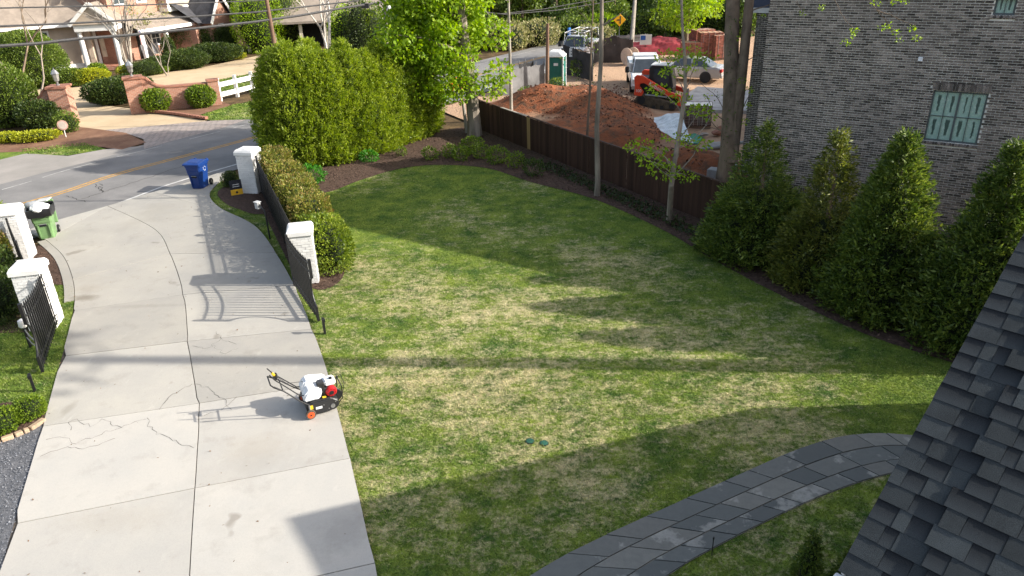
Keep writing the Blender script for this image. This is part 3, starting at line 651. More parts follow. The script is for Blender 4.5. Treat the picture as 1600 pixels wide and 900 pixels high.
picket_cache = {}
def picket_mesh(h):
    k = round(h, 2)
    if k not in picket_cache:
        o = MB(); o.box((0, 0, h / 2), (0.034, 0.034, h)); o.cyl((0, 0, h), (0, 0, h + 0.02), 0.016, 0.016, 6); o.cyl((0, 0, h + 0.02), (0, 0, h + 0.08), 0.017, 0.002, 6)
        picket_cache[k] = o.mesh('picket', M_BLACK)
    return picket_cache[k]
def gate(p0, p1, h0, h1, label):
    p0, p1 = Vector(p0), Vector(p1); d = p1 - p0; L = d.length; t = thing('driveway_gate', label, 'gate', p0, math.atan2(d.y, d.x), 'swing gates')
    def top(x):
        u = x / L; s = u * u * (3 - 2 * u); return h0 + (h1 - h0) * u - 0.10 * math.sin(u * math.pi)
    k = 14
    for dz in (0.0, -0.22):
        MB().tube([(L * i / k, 0, top(L * i / k) - 0.06 + dz) for i in range(k + 1)], 0.021, 6).build('rail', M_BLACK, t)
    for z in (0.14, 0.30): MB().beam((0, 0, z), (L, 0, z), 0.035, 0.045).build('rail', M_BLACK, t)
    MB().box((0, 0, h0 / 2 + 0.02), (0.06, 0.05, h0)).build('stile', M_BLACK, t)
    arc = [(L, 0, 0.06), (L, 0, 0.44)] + [(L - 0.26 * math.sin(math.pi * i / 10) ** 0.7, 0, 0.44 + (h1 - 0.86) * i / 10) for i in range(1, 10)] + [(L, 0, h1 - 0.42), (L, 0, h1 + 0.06)]
    st = MB(); st.tube(arc, 0.026, 8); st.box((L, 0, 0.24), (0.07, 0.06, 0.4)); st.box((L, 0, h1 - 0.18), (0.075, 0.065, 0.5)); st.build('end_stile', M_BLACK, t)
    n = int(L / 0.175)
    for i in range(1, n):
        x = L * i / n; zt = top(x)
        if x > L - 0.26: continue
        link('picket', picket_mesh(zt - 0.08), t, (x, 0, 0.07))
    for x in (L - 0.17, L - 0.09):
        link('picket', picket_mesh(0.36), t, (x, 0, 0.07)); link('picket', MB().box((0, 0, 0), (0.018, 0.018, 0.5)).mesh('picket', M_BLACK), t, (x, 0, h1 - 0.24))
    return t
gate((-6.1, 18.8, 0), (-4.93, 16.6, 0), 1.55, 1.66, 'open black metal gate leaf casting its shadow across the driveway')
gate((-11.72, 16.95, 0), (-10.74, 14.5, 0), 1.50, 1.70, 'open black metal gate leaf against the near left white pillar')
def stop_post(p, label):
    t = thing('gate_stop', label, 'post', p, R(-62), 'gate stop posts'); MB().box((0, 0, 0.23), (0.055, 0.055, 0.46)).build('post', M_BLACK, t, bevel=0.004)
    MB().box((0.05, 0, 0.40), (0.07, 0.075, 0.085)).build('catch', M_BLACK, t, bevel=0.006)
stop_post(G(508, 522), 'short black gate stop post in the lawn beside the driveway edge')
stop_post(G(55, 612), 'short black gate stop post behind the small round boxwoods')
op = thing('gate_opener', 'white capped gate opener with thin arms behind the left gate', 'gate opener', (-11.75, 15.75, 0), R(-65))
MB().lathe([(0.02, 0.78), (0.09, 0.74), (0.10, 0.60), (0.07, 0.56)], n=12).build('cap', M_PAINT, op, smooth=True); MB().cyl((0, 0, 0), (0, 0, 0.6), 0.035).build('post', M_BLACK, op)
MB().tube([(0, 0, 0.5), (0.25, 0.1, 0.42), (0.75, 0.32, 0.38)], 0.015, 6).build('arm', mat('grey_metal', (0.3, 0.3, 0.3), 0.4, metal=0.6), op)
MB().tube([(0.05, 0, 0.3), (0.4, 0.14, 0.26), (0.8, 0.36, 0.22)], 0.012, 6).build('arm', MATS['grey_metal'], op)
def metal_fence(p0, p1, h, label):
    p0, p1 = Vector(p0), Vector(p1); d = p1 - p0; L = d.length; t = thing('metal_fence', label, 'fence', p0, math.atan2(d.y, d.x), 'black picket fences')
    for z in (0.15, h - 0.28, h - 0.08): MB().beam((0, 0, z), (L, 0, z), 0.03, 0.04).build('rail', M_BLACK, t)
    n = int(L / 2.2)
    for i in range(n + 1): MB().box((L * i / n, 0, h / 2 + 0.04), (0.06, 0.06, h + 0.08)).build('post', M_BLACK, t)
    k = int(L / 0.1)
    for i in range(k): link('picket', picket_mesh(h - 0.1), t, (L * (i + 0.5) / k, 0, 0.06))
metal_fence((-9.55, 27.5, 0), (-6.12, 19.55, 0), 1.45, 'black picket fence between the two right pillars, in front of photinia hedge')
metal_fence((-15.2, 21.2, 0), (-12.3, 17.3, 0), 1.4, 'black picket fence between the two left pillars')
# keypad on gooseneck
kp = thing('gate_keypad', 'grey gate keypad box on a bent black post beside the driveway', 'keypad', G(422, 374), 0)
b0 = G(403, 323, 1.02) - G(422, 374)
MB().tube([(0, 0, 0), (0, 0, 0.88), (-0.03, 0.02, 0.99), (-0.10, 0.04, 1.06), (b0.x + 0.06, b0.y, 1.09)], 0.028, 8).build('post', M_BLACK, kp, smooth=True)
bx = MB().box((b0.x, b0.y, 1.06), (0.17, 0.13, 0.22), (0, 0, R(-35))).build('keypad_box', mat('keypad_grey', (0.42, 0.42, 0.42), 0.5, var=0.08), kp, bevel=0.015)
MB().box((b0.x, b0.y, 1.185), (0.2, 0.17, 0.02), (0, 0, R(-35))).build('hood', MATS['keypad_grey'], bx)
# yard sign
ys = thing('yard_sign', 'black and yellow yard sign leaning in front of the street-side pillar', 'sign', G(372, 309), R(28))
M_SB = mat('sign_black', (0.02, 0.022, 0.03), 0.5); M_SY = mat('sign_yellow', (0.75, 0.42, 0.03), 0.5, var=0.05)
MB().box((0, 0, 0.52), (0.44, 0.008, 0.36)).build('upper_panel', M_SB, ys); MB().box((0, 0, 0.23), (0.44, 0.008, 0.215)).build('lower_panel', M_SY, ys)
rs = random.Random(8)
for r_, z in enumerate((0.53, 0.45)):
    x = -0.12
    while x < 0.11:
        w = rs.uniform(0.012, 0.03); MB().box((x + w / 2, -0.0065, z), (w, 0.003, 0.026)).build('lettering', mat('sign_white', (0.8, 0.8, 0.8), 0.5), ys); x += w + 0.012
MB().lathe([(0.045, -0.002), (0.045, 0.002)], (0, -0.008, 0.22), 12, 'y').build('emblem', M_SB, ys)
for sx in (-0.15, 0.15): MB().cyl((sx, 0.008, -0.05), (sx, 0.008, 0.6), 0.005, n=6).build('stake', M_BLACK, ys)

# ---- wheeled trash carts
def cart(loc, rot, label, col, lid_open=False):
    t = thing('trash_cart', label, 'trash cart', loc, rot); mb = mat('cart_' + label[:12].replace(' ', '_'), col, 0.42, var=0.1, scale=4, spec=0.4)
    prof = [(0.0, 0.23, 0.26), (0.05, 0.235, 0.27), (0.55, 0.27, 0.315), (0.60, 0.285, 0.335), (0.86, 0.30, 0.36), (0.92, 0.325, 0.385), (0.97, 0.325, 0.385)]
    o = MB(); vs = []; fs = []
    for z, hx, hy in prof:
        c = 0.05
        vs += [(-hx + c, -hy, z), (hx - c, -hy, z), (hx, -hy + c, z), (hx, hy - c, z), (hx - c, hy, z), (-hx + c, hy, z), (-hx, hy - c, z), (-hx, -hy + c, z)]
    for i in range(len(prof) - 1):
        for j in range(8): fs.append((i * 8 + j, i * 8 + (j + 1) % 8, (i + 1) * 8 + (j + 1) % 8, (i + 1) * 8 + j))
    fs.append(tuple(range(8))[::-1]); k = (len(prof) - 1) * 8
    if not lid_open: fs.append(tuple(range(k, k + 8)))
    o.add(vs, fs); body = o.build('body', mb, t, bevel=0.008)
    dk = mat('cart_shadow_recess', (0.01, 0.012, 0.015), 0.7)
    MB().box((0, -0.292, 0.50), (0.2, 0.06, 0.09)).build('grab_recess_shade', dk, body); MB().cyl((-0.11, -0.335, 0.535), (0.11, -0.335, 0.535), 0.013, n=8).build('grab_bar', MATS['grey_metal'], body)  # dark block painted as the shade of the grab hollow
    MB().box((0, -0.34, 0.72), (0.36, 0.05, 0.035)).build('rib', mb, body); MB().box((0.16, -0.315, 0.30), (0.03, 0.05, 0.42), (R(4), 0, 0)).build('rib', mb, body); MB().box((-0.16, -0.315, 0.30), (0.03, 0.05, 0.42), (R(4), 0, 0)).build('rib', mb, body)
    for sx in (-1, 1):
        w = MB().lathe([(0.05, -0.03), (0.125, -0.03), (0.135, 0), (0.125, 0.03), (0.05, 0.03)], (sx * 0.29, 0.34, 0.135), 18, 'x').build('wheel', mat('tyre', (0.015, 0.015, 0.016), 0.8), t, smooth=True)
        MB().lathe([(0.055, -0.034), (0.055, 0.034)], (sx * 0.29, 0.34, 0.135), 12, 'x').build('hub', MATS['grey_metal'], w)
    MB().cyl((-0.27, 0.42, 0.95), (0.27, 0.42, 0.95), 0.018, n=8).build('handle', mb, t); 
    if not lid_open:
        l = MB(); l.extr([(-0.42, 0.0), (-0.43, 0.045), (-0.33, 0.075), (0.30, 0.10), (0.42, 0.06), (0.43, 0.0)], -0.345, 0.345, 'x'); lid = l.build('lid', mb, t, bevel=0.012, loc=(0, 0, 0.968))
        MB().box((0, -0.02, 0.092), (0.42, 0.45, 0.014), (R(2.2), 0, 0)).build('lid_panel', mb, lid, bevel=0.004)
        for sx in (-0.24, 0.24): MB().box((sx, 0.42, 0.06), (0.07, 0.08, 0.07)).build('hinge', mb, lid)
    else:
        MB().box((0, 0.50, 0.72), (0.66, 0.05, 0.80), (R(-14), 0, 0)).build('lid', mb, t, bevel=0.015)
    return t
bc = cart((-12.38, 28.68, 0.035), R(-8), 'closed blue recycling cart standing at the street end of the driveway', (0.006, 0.034, 0.165))
sy = mat('print_white', (0.62, 0.66, 0.72), 0.6)
for k in range(3):
    a0 = 2 * math.pi * k / 3 + 0.25
    pts = [(0.3555 - 0.04, 0.02 + 0.082 * math.cos(a0 + q * 0.28), 0.76 + 0.082 * math.sin(a0 + q * 0.28)) for q in range(6)]
    o = MB()
    for p, q in zip(pts, pts[1:]): o.beam((0.302 + 0.0, p[1], p[2]), (0.302, q[1], q[2]), 0.012, 0.028, (1, 0, 0))
    o.build('recycling_symbol', sy, bc)
gc = cart((-15.62, 23.5, 0.02), R(22), 'green trash cart with open lid, overfull with white and black bags', (0.15, 0.26, 0.11), True)
def bag(c, r, sc, label, m, seed, parent=None):
    bm = bmesh.new(); bmesh.ops.create_icosphere(bm, subdivisions=4, radius=1)
    P = np.array([v.co[:] for v in bm.verts]); d = 1 + 0.10 * vnoise(P, 3.0, seed) + 0.07 * vnoise(P, 8.0, seed + 1) + 0.03 * vnoise(P, 18, seed + 2)
    for v, k in zip(bm.verts, d): v.co = Vector((v.co.x * sc[0], v.co.y * sc[1], v.co.z * sc[2])) * (r * float(k))
    for f in bm.faces: f.smooth = True
    me = bpy.data.meshes.new('trash_bag'); bm.to_mesh(me); bm.free(); me.materials.append(m); o = link('trash_bag', me, None, c, (0, 0, seed)); tag(o, label, 'trash bag'); return o
M_BAGW = mat('white_bag_plastic', (0.78, 0.78, 0.78), 0.35, var=0.06, spec=0.5); M_BAGK = mat('black_bag_plastic', (0.015, 0.015, 0.016), 0.3, spec=0.5); M_BAGG = mat('grey_bag_plastic', (0.30, 0.31, 0.32), 0.3, spec=0.5)
bag((-15.50, 23.32, 1.08), 0.25, (1.25, 1, 0.7), 'white plastic trash bag on top of the green cart', M_BAGW, 1)
bag((-15.93, 23.62, 1.08), 0.22, (1.2, 1, 0.7), 'grey translucent trash bag behind the white bag on the green cart', M_BAGG, 2)
ln = MB(); r0 = np.random.default_rng(3)
ring = []
for i in range(28):
    a = 2 * math.pi * i / 28; k = 1 / max(abs(math.cos(a)) / 0.36, abs(math.sin(a)) / 0.42); ring.append((k * math.cos(a), k * math.sin(a)))
vs = []; 
for z, e in ((1.06, -0.05), (1.08, 0.02), (1.0, 0.055), (0.88, 0.05), (0.80, 0.035)):
    for x, y in ring: q = 1 + e; vs.append((x * q + r0.normal(0, .006), y * q + r0.normal(0, .006), z + r0.normal(0, 0.022)))
ln.add(vs, [(i * 28 + j, i * 28 + (j + 1) % 28, (i + 1) * 28 + (j + 1) % 28, (i + 1) * 28 + j) for i in range(4) for j in range(28)])
ln.build('bag_liner', M_BAGK, gc, smooth=True)
bd = MB().box((0, 0, 0), (0.42, 0.30, 0.03), (R(6), R(-8), 0)).build('cardboard_sheet', mat('pale_card', (0.5, 0.5, 0.48), 0.7), None, bevel=0.004, loc=(-15.72, 23.95, 1.16)); tag(bd, 'pale flat cardboard sheet sticking out of the green cart', 'cardboard')

# ---- walk-behind lawn seeder
mw = thing('lawn_seeder', 'white and black walk-behind lawn seeder with red engine on the driveway', 'lawn machine', (-4.12, 12.72, 0.036), R(25)); mw.scale = (0.92, 0.92, 0.92)
M_WSH = mat('white_shell', (0.74, 0.75, 0.76), 0.35, var=0.05, spec=0.5); M_DK = mat('black_deck', (0.016, 0.016, 0.017), 0.5, var=0.3, spec=0.4); M_RED = mat('engine_red', (0.42, 0.01, 0.015), 0.35, var=0.15, spec=0.5); M_YT = mat('yellow_tag', (0.75, 0.5, 0.03), 0.5)
d_ = MB(); d_.extr([(-0.22, 0.10), (-0.24, 0.30), (-0.12, 0.37), (0.30, 0.36), (0.46, 0.28), (0.48, 0.14), (0.40, 0.05), (-0.12, 0.05)], -0.33, 0.33); dk = d_.build('deck', M_DK, mw, bevel=0.012)
sp = MB(); sp.extr([(-0.20, 0.09), (-0.20, 0.29), (-0.08, 0.345), (0.36, 0.33), (0.45, 0.26), (0.46, 0.12), (0.36, 0.06), (-0.10, 0.06)], -0.352, -0.333); sp.build('belt_cover', mat('black_steel', (0.022, 0.022, 0.024), 0.35, spec=0.5), mw, bevel=0.006)
for x, z in ((0.0, 0.17), (0.14, 0.24), (0.24, 0.12), (0.40, 0.25)): MB().lathe([(0.012, 0), (0.012, 0.012)], (x, -0.364, z), 8, 'y').build('bolt', MATS['grey_metal'], mw)
MB().lathe([(0.05, 0), (0.05, 0.016), (0.025, 0.02)], (0.33, -0.368, 0.16), 14, 'y').build('pulley_cap', MATS['grey_metal'], mw)
MB().box((0.03, -0.3555, 0.20), (0.14, 0.004, 0.06)).build('label_plate', M_WSH, mw); MB().box((-0.13, -0.3565, 0.255), (0.075, 0.004, 0.10)).build('warning_label', M_YT, mw); MB().box((0.19, -0.25, 0.372), (0.08, 0.06, 0.012)).build('warning_label', M_YT, mw)
sh = MB(); sh.extr([(-0.24, 0.375), (-0.26, 0.46), (-0.18, 0.60), (-0.08, 0.66), (0.14, 0.62), (0.17, 0.56), (0.10, 0.375)], -0.31, 0.0); h1 = sh.build('hopper', M_WSH, mw, bevel=0.035, segs=3)
sh = MB(); sh.extr([(-0.20, 0.36), (-0.26, 0.52), (-0.14, 0.70), (-0.02, 0.715), (0.33, 0.64), (0.36, 0.56), (0.05, 0.36)], 0.005, 0.31); sh.build('hopper', M_WSH, mw, bevel=0.035, segs=3)
MB().box((-0.06, -0.16, 0.66), (0.16, 0.22, 0.02), (0, R(-14), 0)).build('hopper_lid', M_WSH, mw, bevel=0.01); MB().box((-0.02, -0.15, 0.674), (0.05, 0.05, 0.012), (0, R(-14), 0)).build('emblem', M_DK, mw)
en = MB().box((0.30, -0.08, 0.46), (0.26, 0.28, 0.20)).build('engine_block', M_DK, mw, bevel=0.02)
MB().lathe([(0.03, -0.03), (0.10, -0.02), (0.125, 0.02), (0.125, 0.09), (0.10, 0.10)], (0.36, -0.255, 0.45), 20, 'y').build('fan_cover', M_RED, en, smooth=True)
MB().lathe([(0.05, 0), (0.045, -0.012)], (0.36, -0.285, 0.45), 16, 'y').build('starter_grille', M_DK, en)
for k in range(8): a = 2 * math.pi * k / 8; MB().lathe([(0.008, 0), (0.008, 0.008)], (0.36 + 0.085 * math.cos(a), -0.286, 0.45 + 0.085 * math.sin(a)), 6, 'y').build('vent_hole', M_DK, en)
tk = MB().box((0.37, -0.06, 0.635), (0.25, 0.27, 0.13)).build('fuel_tank', M_WSH, mw, bevel=0.03, segs=3); MB().lathe([(0.036, 0), (0.036, 0.028), (0.02, 0.032)], (0.40, -0.10, 0.70), 14).build('fuel_cap', M_DK, tk)
MB().box((0.16, -0.13, 0.60), (0.15, 0.17, 0.22)).build('air_filter', M_DK, mw, bevel=0.02); MB().box((0.16, -0.13, 0.715), (0.12, 0.14, 0.012)).build('filter_cap', mat('dark_plastic', (0.04, 0.04, 0.045), 0.5), mw)
MB().tube([(0.44, 0.30, 0.12), (0.58, 0.30, 0.22), (0.60, 0.30, 0.50), (0.58, 0.05, 0.56), (0.60, -0.20, 0.50), (0.58, -0.22, 0.2), (0.44, -0.24, 0.10)], 0.012, 6).build('front_guard', M_DK, mw, smooth=True)
MB().lathe([(0.17, -0.01), (0.185, 0), (0.17, 0.01)], (0.44, 0.0, 0.19), 24, 'y').build('cutting_disc', M_DK, mw)
M_TY = mat('tan_tyre', (0.10, 0.075, 0.055), 0.85); M_ORH = mat('orange_hub', (0.80, 0.10, 0.025), 0.45)
for sy_ in (-1, 1):
    for xx, rr in ((-0.17, 0.112),) + (((0.38, 0.09),) if sy_ > 0 else ()):
        w = MB().lathe([(0.06, -0.03), (rr - 0.008, -0.032), (rr, 0), (rr - 0.008, 0.032), (0.06, 0.03)], (xx, sy_ * 0.395, rr), 20, 'y').build('wheel', M_TY, mw, smooth=True)
        h = MB().lathe([(0.076, -0.036), (0.076, 0.036)], (xx, sy_ * 0.395, rr), 16, 'y').build('hub', M_ORH, w); MB().lathe([(0.02, -0.045), (0.02, 0.045)], (xx, sy_ * 0.395, rr), 8, 'y').build('axle', M_DK, w)
MB().cyl((-0.17, -0.37, 0.14), (-0.17, -0.37, 0.32), 0.018, n=8).build('height_strut', MATS['grey_metal'], mw)
for sy_ in (-1, 1):
    MB().tube([(-0.10, sy_ * 0.345, 0.26), (-0.34, sy_ * 0.30, 0.46), (-0.62, sy_ * 0.24, 0.76), (-0.80, sy_ * 0.23, 0.92)], 0.015, 8).build('handle_bar', M_DK, mw, smooth=True)
    MB().tube([(-0.16, sy_ * 0.20, 0.50), (-0.30, sy_ * 0.20, 0.52), (-0.66, sy_ * 0.16, 0.93), (-0.74, sy_ * 0.16, 1.02), (-0.84, sy_ * 0.15, 1.18)], 0.013, 8).build('handle_bar', M_DK, mw, smooth=True)
MB().tube([(-0.62, -0.24, 0.76), (-0.80, -0.235, 0.90), (-0.86, -0.20, 0.96), (-0.86, 0.20, 0.96), (-0.80, 0.235, 0.90), (-0.62, 0.24, 0.76)], 0.015, 8).build('grip_loop', M_DK, mw, smooth=True)
MB().cyl((-0.64, -0.24, 0.80), (-0.64, 0.24, 0.80), 0.012, n=8).build('cross_bar', M_DK, mw)
MB().box((-0.71, 0.06, 0.99), (0.10, 0.20, 0.05), (0, R(-40), 0)).build('control_panel', M_DK, mw, bevel=0.008); MB().box((-0.74, 0.08, 1.04), (0.045, 0.05, 0.10), (0, R(-30), 0)).build('yellow_lever', M_YT, mw, bevel=0.005)
MB().tube([(-0.72, 0.1, 1.0), (-0.5, 0.12, 0.72), (-0.2, 0.14, 0.66), (0.1, 0.05, 0.70)], 0.006, 6).build('cable', M_DK, mw)
MB().tube([(0.56, 0.2, 0.5), (0.66, 0.1, 0.62), (0.68, -0.1, 0.50), (0.60, -0.2, 0.3)], 0.007, 6).build('cable', M_DK, mw)

# ---- wooden fence
M_BOARD = mat('dark_stained_board', (0.052, 0.027, 0.018), 0.75, var=0.25, scale=2, stretch=(1, 1, 0.08), bump=0.3, bscale=30, island=0.3, spec=0.2)
M_NEWB = mat('new_pine_board', (0.32, 0.205, 0.085), 0.75, var=0.15, scale=2, stretch=(1, 1, 0.1)); M_CAPW = mat('weathered_cap', (0.34, 0.29, 0.25), 0.8, var=0.2, scale=3); M_CAPD = mat('dark_cap', (0.07, 0.04, 0.028), 0.75, var=0.2, scale=3)
wf0 = Vector((-1.42, 37.45, 0)); wf = thing('board_fence', 'dark brown board fence with one pale new board along the dirt lot', 'fence', wf0, math.atan2(FD.y, FD.x))
LF = 23.2; bw = 0.142; bme = MB().box((0, 0, 0.73), (bw - 0.006, 0.02, 1.46)).mesh('board', M_BOARD); bme2 = MB().box((0, 0, 0.73), (bw - 0.006, 0.02, 1.46)).mesh('board', M_NEWB)
rb = random.Random(2); x = 0.0; i = 0
s_new = (Vector((0.52, 32.9, 0)) - wf0).dot(FD)
while x < LF:
    new = s_new - 0.15 < x < s_new + 0.12
    o = link('board', bme2 if new else bme, wf, (x + bw / 2, -0.03 + rb.uniform(-0.004, 0.004), rb.uniform(-0.012, 0.012)), (0, 0, rb.uniform(-0.02, 0.02)))
    if new: o['label'] = 'pale unstained replacement board'
    x += bw; i += 1
    if i % 17 == 0: x += 0.025
for k in range(int(LF / 2.44) + 1):
    a = k * 2.44; MB().box((a, 0.04, 0.75), (0.09, 0.09, 1.5)).build('post', M_BOARD, wf)
    b_ = min(a + 2.43, LF); pale = 1.2 < a < 4.8
    MB().box(((a + b_) / 2, 0.0, 1.485), (b_ - a - 0.01, 0.11 if pale else 0.07, 0.032), (0, rb.uniform(-0.004, 0.004), 0)).build('cap_rail', M_CAPW if pale else M_CAPD, wf)
    for z in (0.3, 1.2): MB().box(((a + b_) / 2, 0.005, z), (b_ - a - 0.1, 0.04, 0.09)).build('rail', M_BOARD, wf)

# ---- irrigation lids, stake
M_LID = mat('green_lid', (0.02, 0.09, 0.06), 0.6)
for px, lb in (((828, 690), 'left of two small green irrigation valve lids in the lawn'), ((850, 693), 'right of two small green irrigation valve lids in the lawn')):
    v = thing('valve_box', lb, 'valve lid', G(*px)); MB().lathe([(0.075, 0), (0.075, 0.02), (0.06, 0.024)], n=16).build('lid', M_LID, v); MB().lathe([(0.088, 0), (0.088, 0.014)], n=16).build('rim', M_DK, v)
stk = thing('marker_stake', 'thin dark marker stake beside the flagstone path', 'stake', G(1112, 868)); MB().cyl((0, 0, 0), (0.0, 0, 0.34), 0.008, n=6).build('rod', M_DK, stk); MB().cyl((0, 0, 0.33), (0, 0, 0.37), 0.014, n=6).build('tip', M_DK, stk)

# ================================================================== neighbour's dark brick house
HW = Vector((0.829, -0.559, 0)); HI = Vector((0.559, 0.829, 0)); HC = Vector((7.78, 22.85, 0))
bh = thing('brick_house', 'tall charcoal brick house with teal filmed windows behind the conifers', 'house', HC, math.atan2(HW.y, HW.x))
M_BRK = mat('charcoal_brick', (0.172, 0.142, 0.124), 0.85, var=0.3, scale=5, island=0.65, bump=0.3, bscale=80, spec=0.2); M_MORT = mat('pale_mortar', (0.82, 0.77, 0.69), 0.9, var=0.2, scale=1.2, bump=0.3, bscale=30)
HH = 7.05; WL = 11.5; WDp = 27.0
wins = [(4.64, 5.94, 3.24, 4.62), (5.60, 6.07, 6.56, 7.02), (1.15, 1.72, 0.75, 1.22), (6.08, 7.1, 0.6, 1.55)]
def holes_rects(W_, H_, wins):
    xs = sorted({0, W_, *[w[0] for w in wins], *[w[1] for w in wins]}); zs = sorted({-0.3, H_, *[w[2] for w in wins], *[min(H_, w[3]) for w in wins]}); out = []
    for a, b in zip(xs, xs[1:]):
        for c, d in zip(zs, zs[1:]):
            mx, mz = (a + b) / 2, (c + d) / 2
            if not any(w[0] < mx < w[1] and w[2] < mz < w[3] for w in wins): out.append((a, b, c, d))
    return out
wm = MB()
for a, b, c, d in holes_rects(WL, HH, wins): wm.box(((a + b) / 2, 0.15, (c + d) / 2), (b - a, 0.27, d - c))
wall = wm.build('wall', M_MORT, bh)
bx_ = MB(); bx_.box((0.15, WDp / 2 + 0.29, HH / 2 - 0.15), (0.3, WDp - 0.0, HH + 0.3)); bx_.box((WL - 0.15, WDp / 2 + 0.29, HH / 2 - 0.15), (0.3, WDp, HH + 0.3)); bx_.box((WL / 2, WDp + 0.15, HH / 2 - 0.15), (WL - 0.62, 0.3, HH + 0.3)); bx_.build('wall', M_MORT, bh)
BP, BL = 0.0677, 0.203; big = []; rest = MB(); nrow = int(HH / BP)
def clear(x0, x1, z0, z1, pad=0.0):
    for i_, w in enumerate(wins):
        hd = 0.2 if i_ != 1 else 0.0
        if x1 > w[0] - 0.02 and x0 < w[1] + 0.02 and z1 > w[2] - (0.09 if i_ < 2 else 0.0) and z0 < w[3] + hd: return False
    return True
cand = []
for j in range(nrow):
    z = BP * (j + 0.5); x = 0.0 - (BL / 2 if j % 2 else 0); zl, zh = z - BP / 2, z + BP / 2; gaps = [(0.004, 8.6)]
    for i_, w in enumerate(wins):
        if zh > w[2] - (0.075 if i_ < 2 else 0.0) + 0.01 and zl < w[3] + (0.195 if i_ != 1 else 0.0) - 0.01:
            wide = 0.04 if (zl > w[3] - 0.02 or zh < w[2] + 0.02) else 0.0; ng = []
            for g0, g1 in gaps:
                if w[0] - wide > g0: ng.append((g0, min(g1, w[0] - wide)))
                if w[1] + wide < g1: ng.append((max(g0, w[1] + wide), g1))
            gaps = ng
    while x < 8.6:
        for g0, g1 in gaps:
            x0, x1 = max(g0, x), min(x + BL - 0.016, g1)
            if x1 - x0 > 0.035: cand.append(((x0 + x1) / 2, z, round(x1 - x0, 3)))
        x += BL
vis = sorted([c for c in cand if c[0] < 7.0 and c[1] > 2.2], key=lambda c: -c[0] - 0.25 * c[1])[:300]; vset = set(vis); rb = random.Random(4)
for c in cand:
    pr = rb.uniform(0.001, 0.004)
    if c in vset: link('brick', brick_mesh(c[2], 0.02, BP - 0.0185, M_BRK), wall, (c[0], 0.01 - pr, c[1]), (0, rb.uniform(-0.01, 0.01), 0))
    else: rest.box((c[0], 0.01 - pr, c[1]), (c[2], 0.02, BP - 0.0185), (0, rb.uniform(-0.01, 0.01), 0))
# corner return bricks
for j in range(nrow):
    y = 0.0
    while y < 3.0: rest.box((-0.004, y + 0.1 + (0.1 if j % 2 else 0), BP * (j + 0.5)), (0.02, 0.19, BP - 0.011)); y += BL
rest.build('brick_courses', M_BRK, wall)['kind'] = 'stuff'
M_FR = mat('bronze_window_frame', (0.10, 0.115, 0.115), 0.5, var=0.1)
def panemat(nm, seed):
    m, nt, p = _start(nm); tc = nt.nodes.new('ShaderNodeTexCoord'); sx = nt.nodes.new('ShaderNodeSeparateXYZ'); nt.links.new(tc.outputs['Generated'], sx.inputs[0]); oi = nt.nodes.new('ShaderNodeObjectInfo')
    co = _coord(nt); n1 = _noise(nt, co, 9, 3)
    cx = _math(nt, 'ADD', 0.42, _math(nt, 'MULTIPLY', oi.outputs['Random'], 0.16))
    wd = _math(nt, 'ADD', 0.10, _math(nt, 'MULTIPLY', _math(nt, 'FRACT', _math(nt, 'MULTIPLY', oi.outputs['Random'], 7.3)), 0.09))
    dx = _math(nt, 'ABSOLUTE', _math(nt, 'SUBTRACT', sx.outputs[0], _math(nt, 'ADD', cx, _math(nt, 'MULTIPLY', _math(nt, 'SUBTRACT', n1, 0.5), 0.22))))
    taper = _math(nt, 'ADD', 0.45, _math(nt, 'MULTIPLY', sx.outputs[2], _math(nt, 'SUBTRACT', 1.1, _math(nt, 'MULTIPLY', oi.outputs['Random'], 0.9))))
    a = _ramp(nt, _math(nt, 'SUBTRACT', _math(nt, 'MULTIPLY', wd, taper), dx), -0.02, 0.03)
    dz = _math(nt, 'ABSOLUTE', _math(nt, 'SUBTRACT', sx.outputs[2], 0.52)); b = _ramp(nt, _math(nt, 'SUBTRACT', 0.38, _math(nt, 'ADD', dz, _math(nt, 'MULTIPLY', n1, 0.08))), -0.04, 0.04)
    base = _mix(nt, _ramp(nt, _noise(nt, co, 14, 4), 0.5, 0.75), (0.36, 0.52, 0.44), (0.54, 0.65, 0.58))
    c = _mix(nt, _math(nt, 'MULTIPLY', _math(nt, 'MULTIPLY', a, b), 0.88), base, (0.03, 0.055, 0.05))
    nt.links.new(c, p.inputs['Base Color']); p.inputs['Roughness'].default_value = 0.28; _setspec(p, 0.5); p.inputs['Coat Weight'].default_value = 0.3; return m
M_PANE = panemat('filmed_glass', 0); M_DGL = mat('dark_glass', (0.02, 0.025, 0.027), 0.12, spec=0.6); M_TGL = mat('teal_glass', (0.12, 0.22, 0.19), 0.25, spec=0.5)
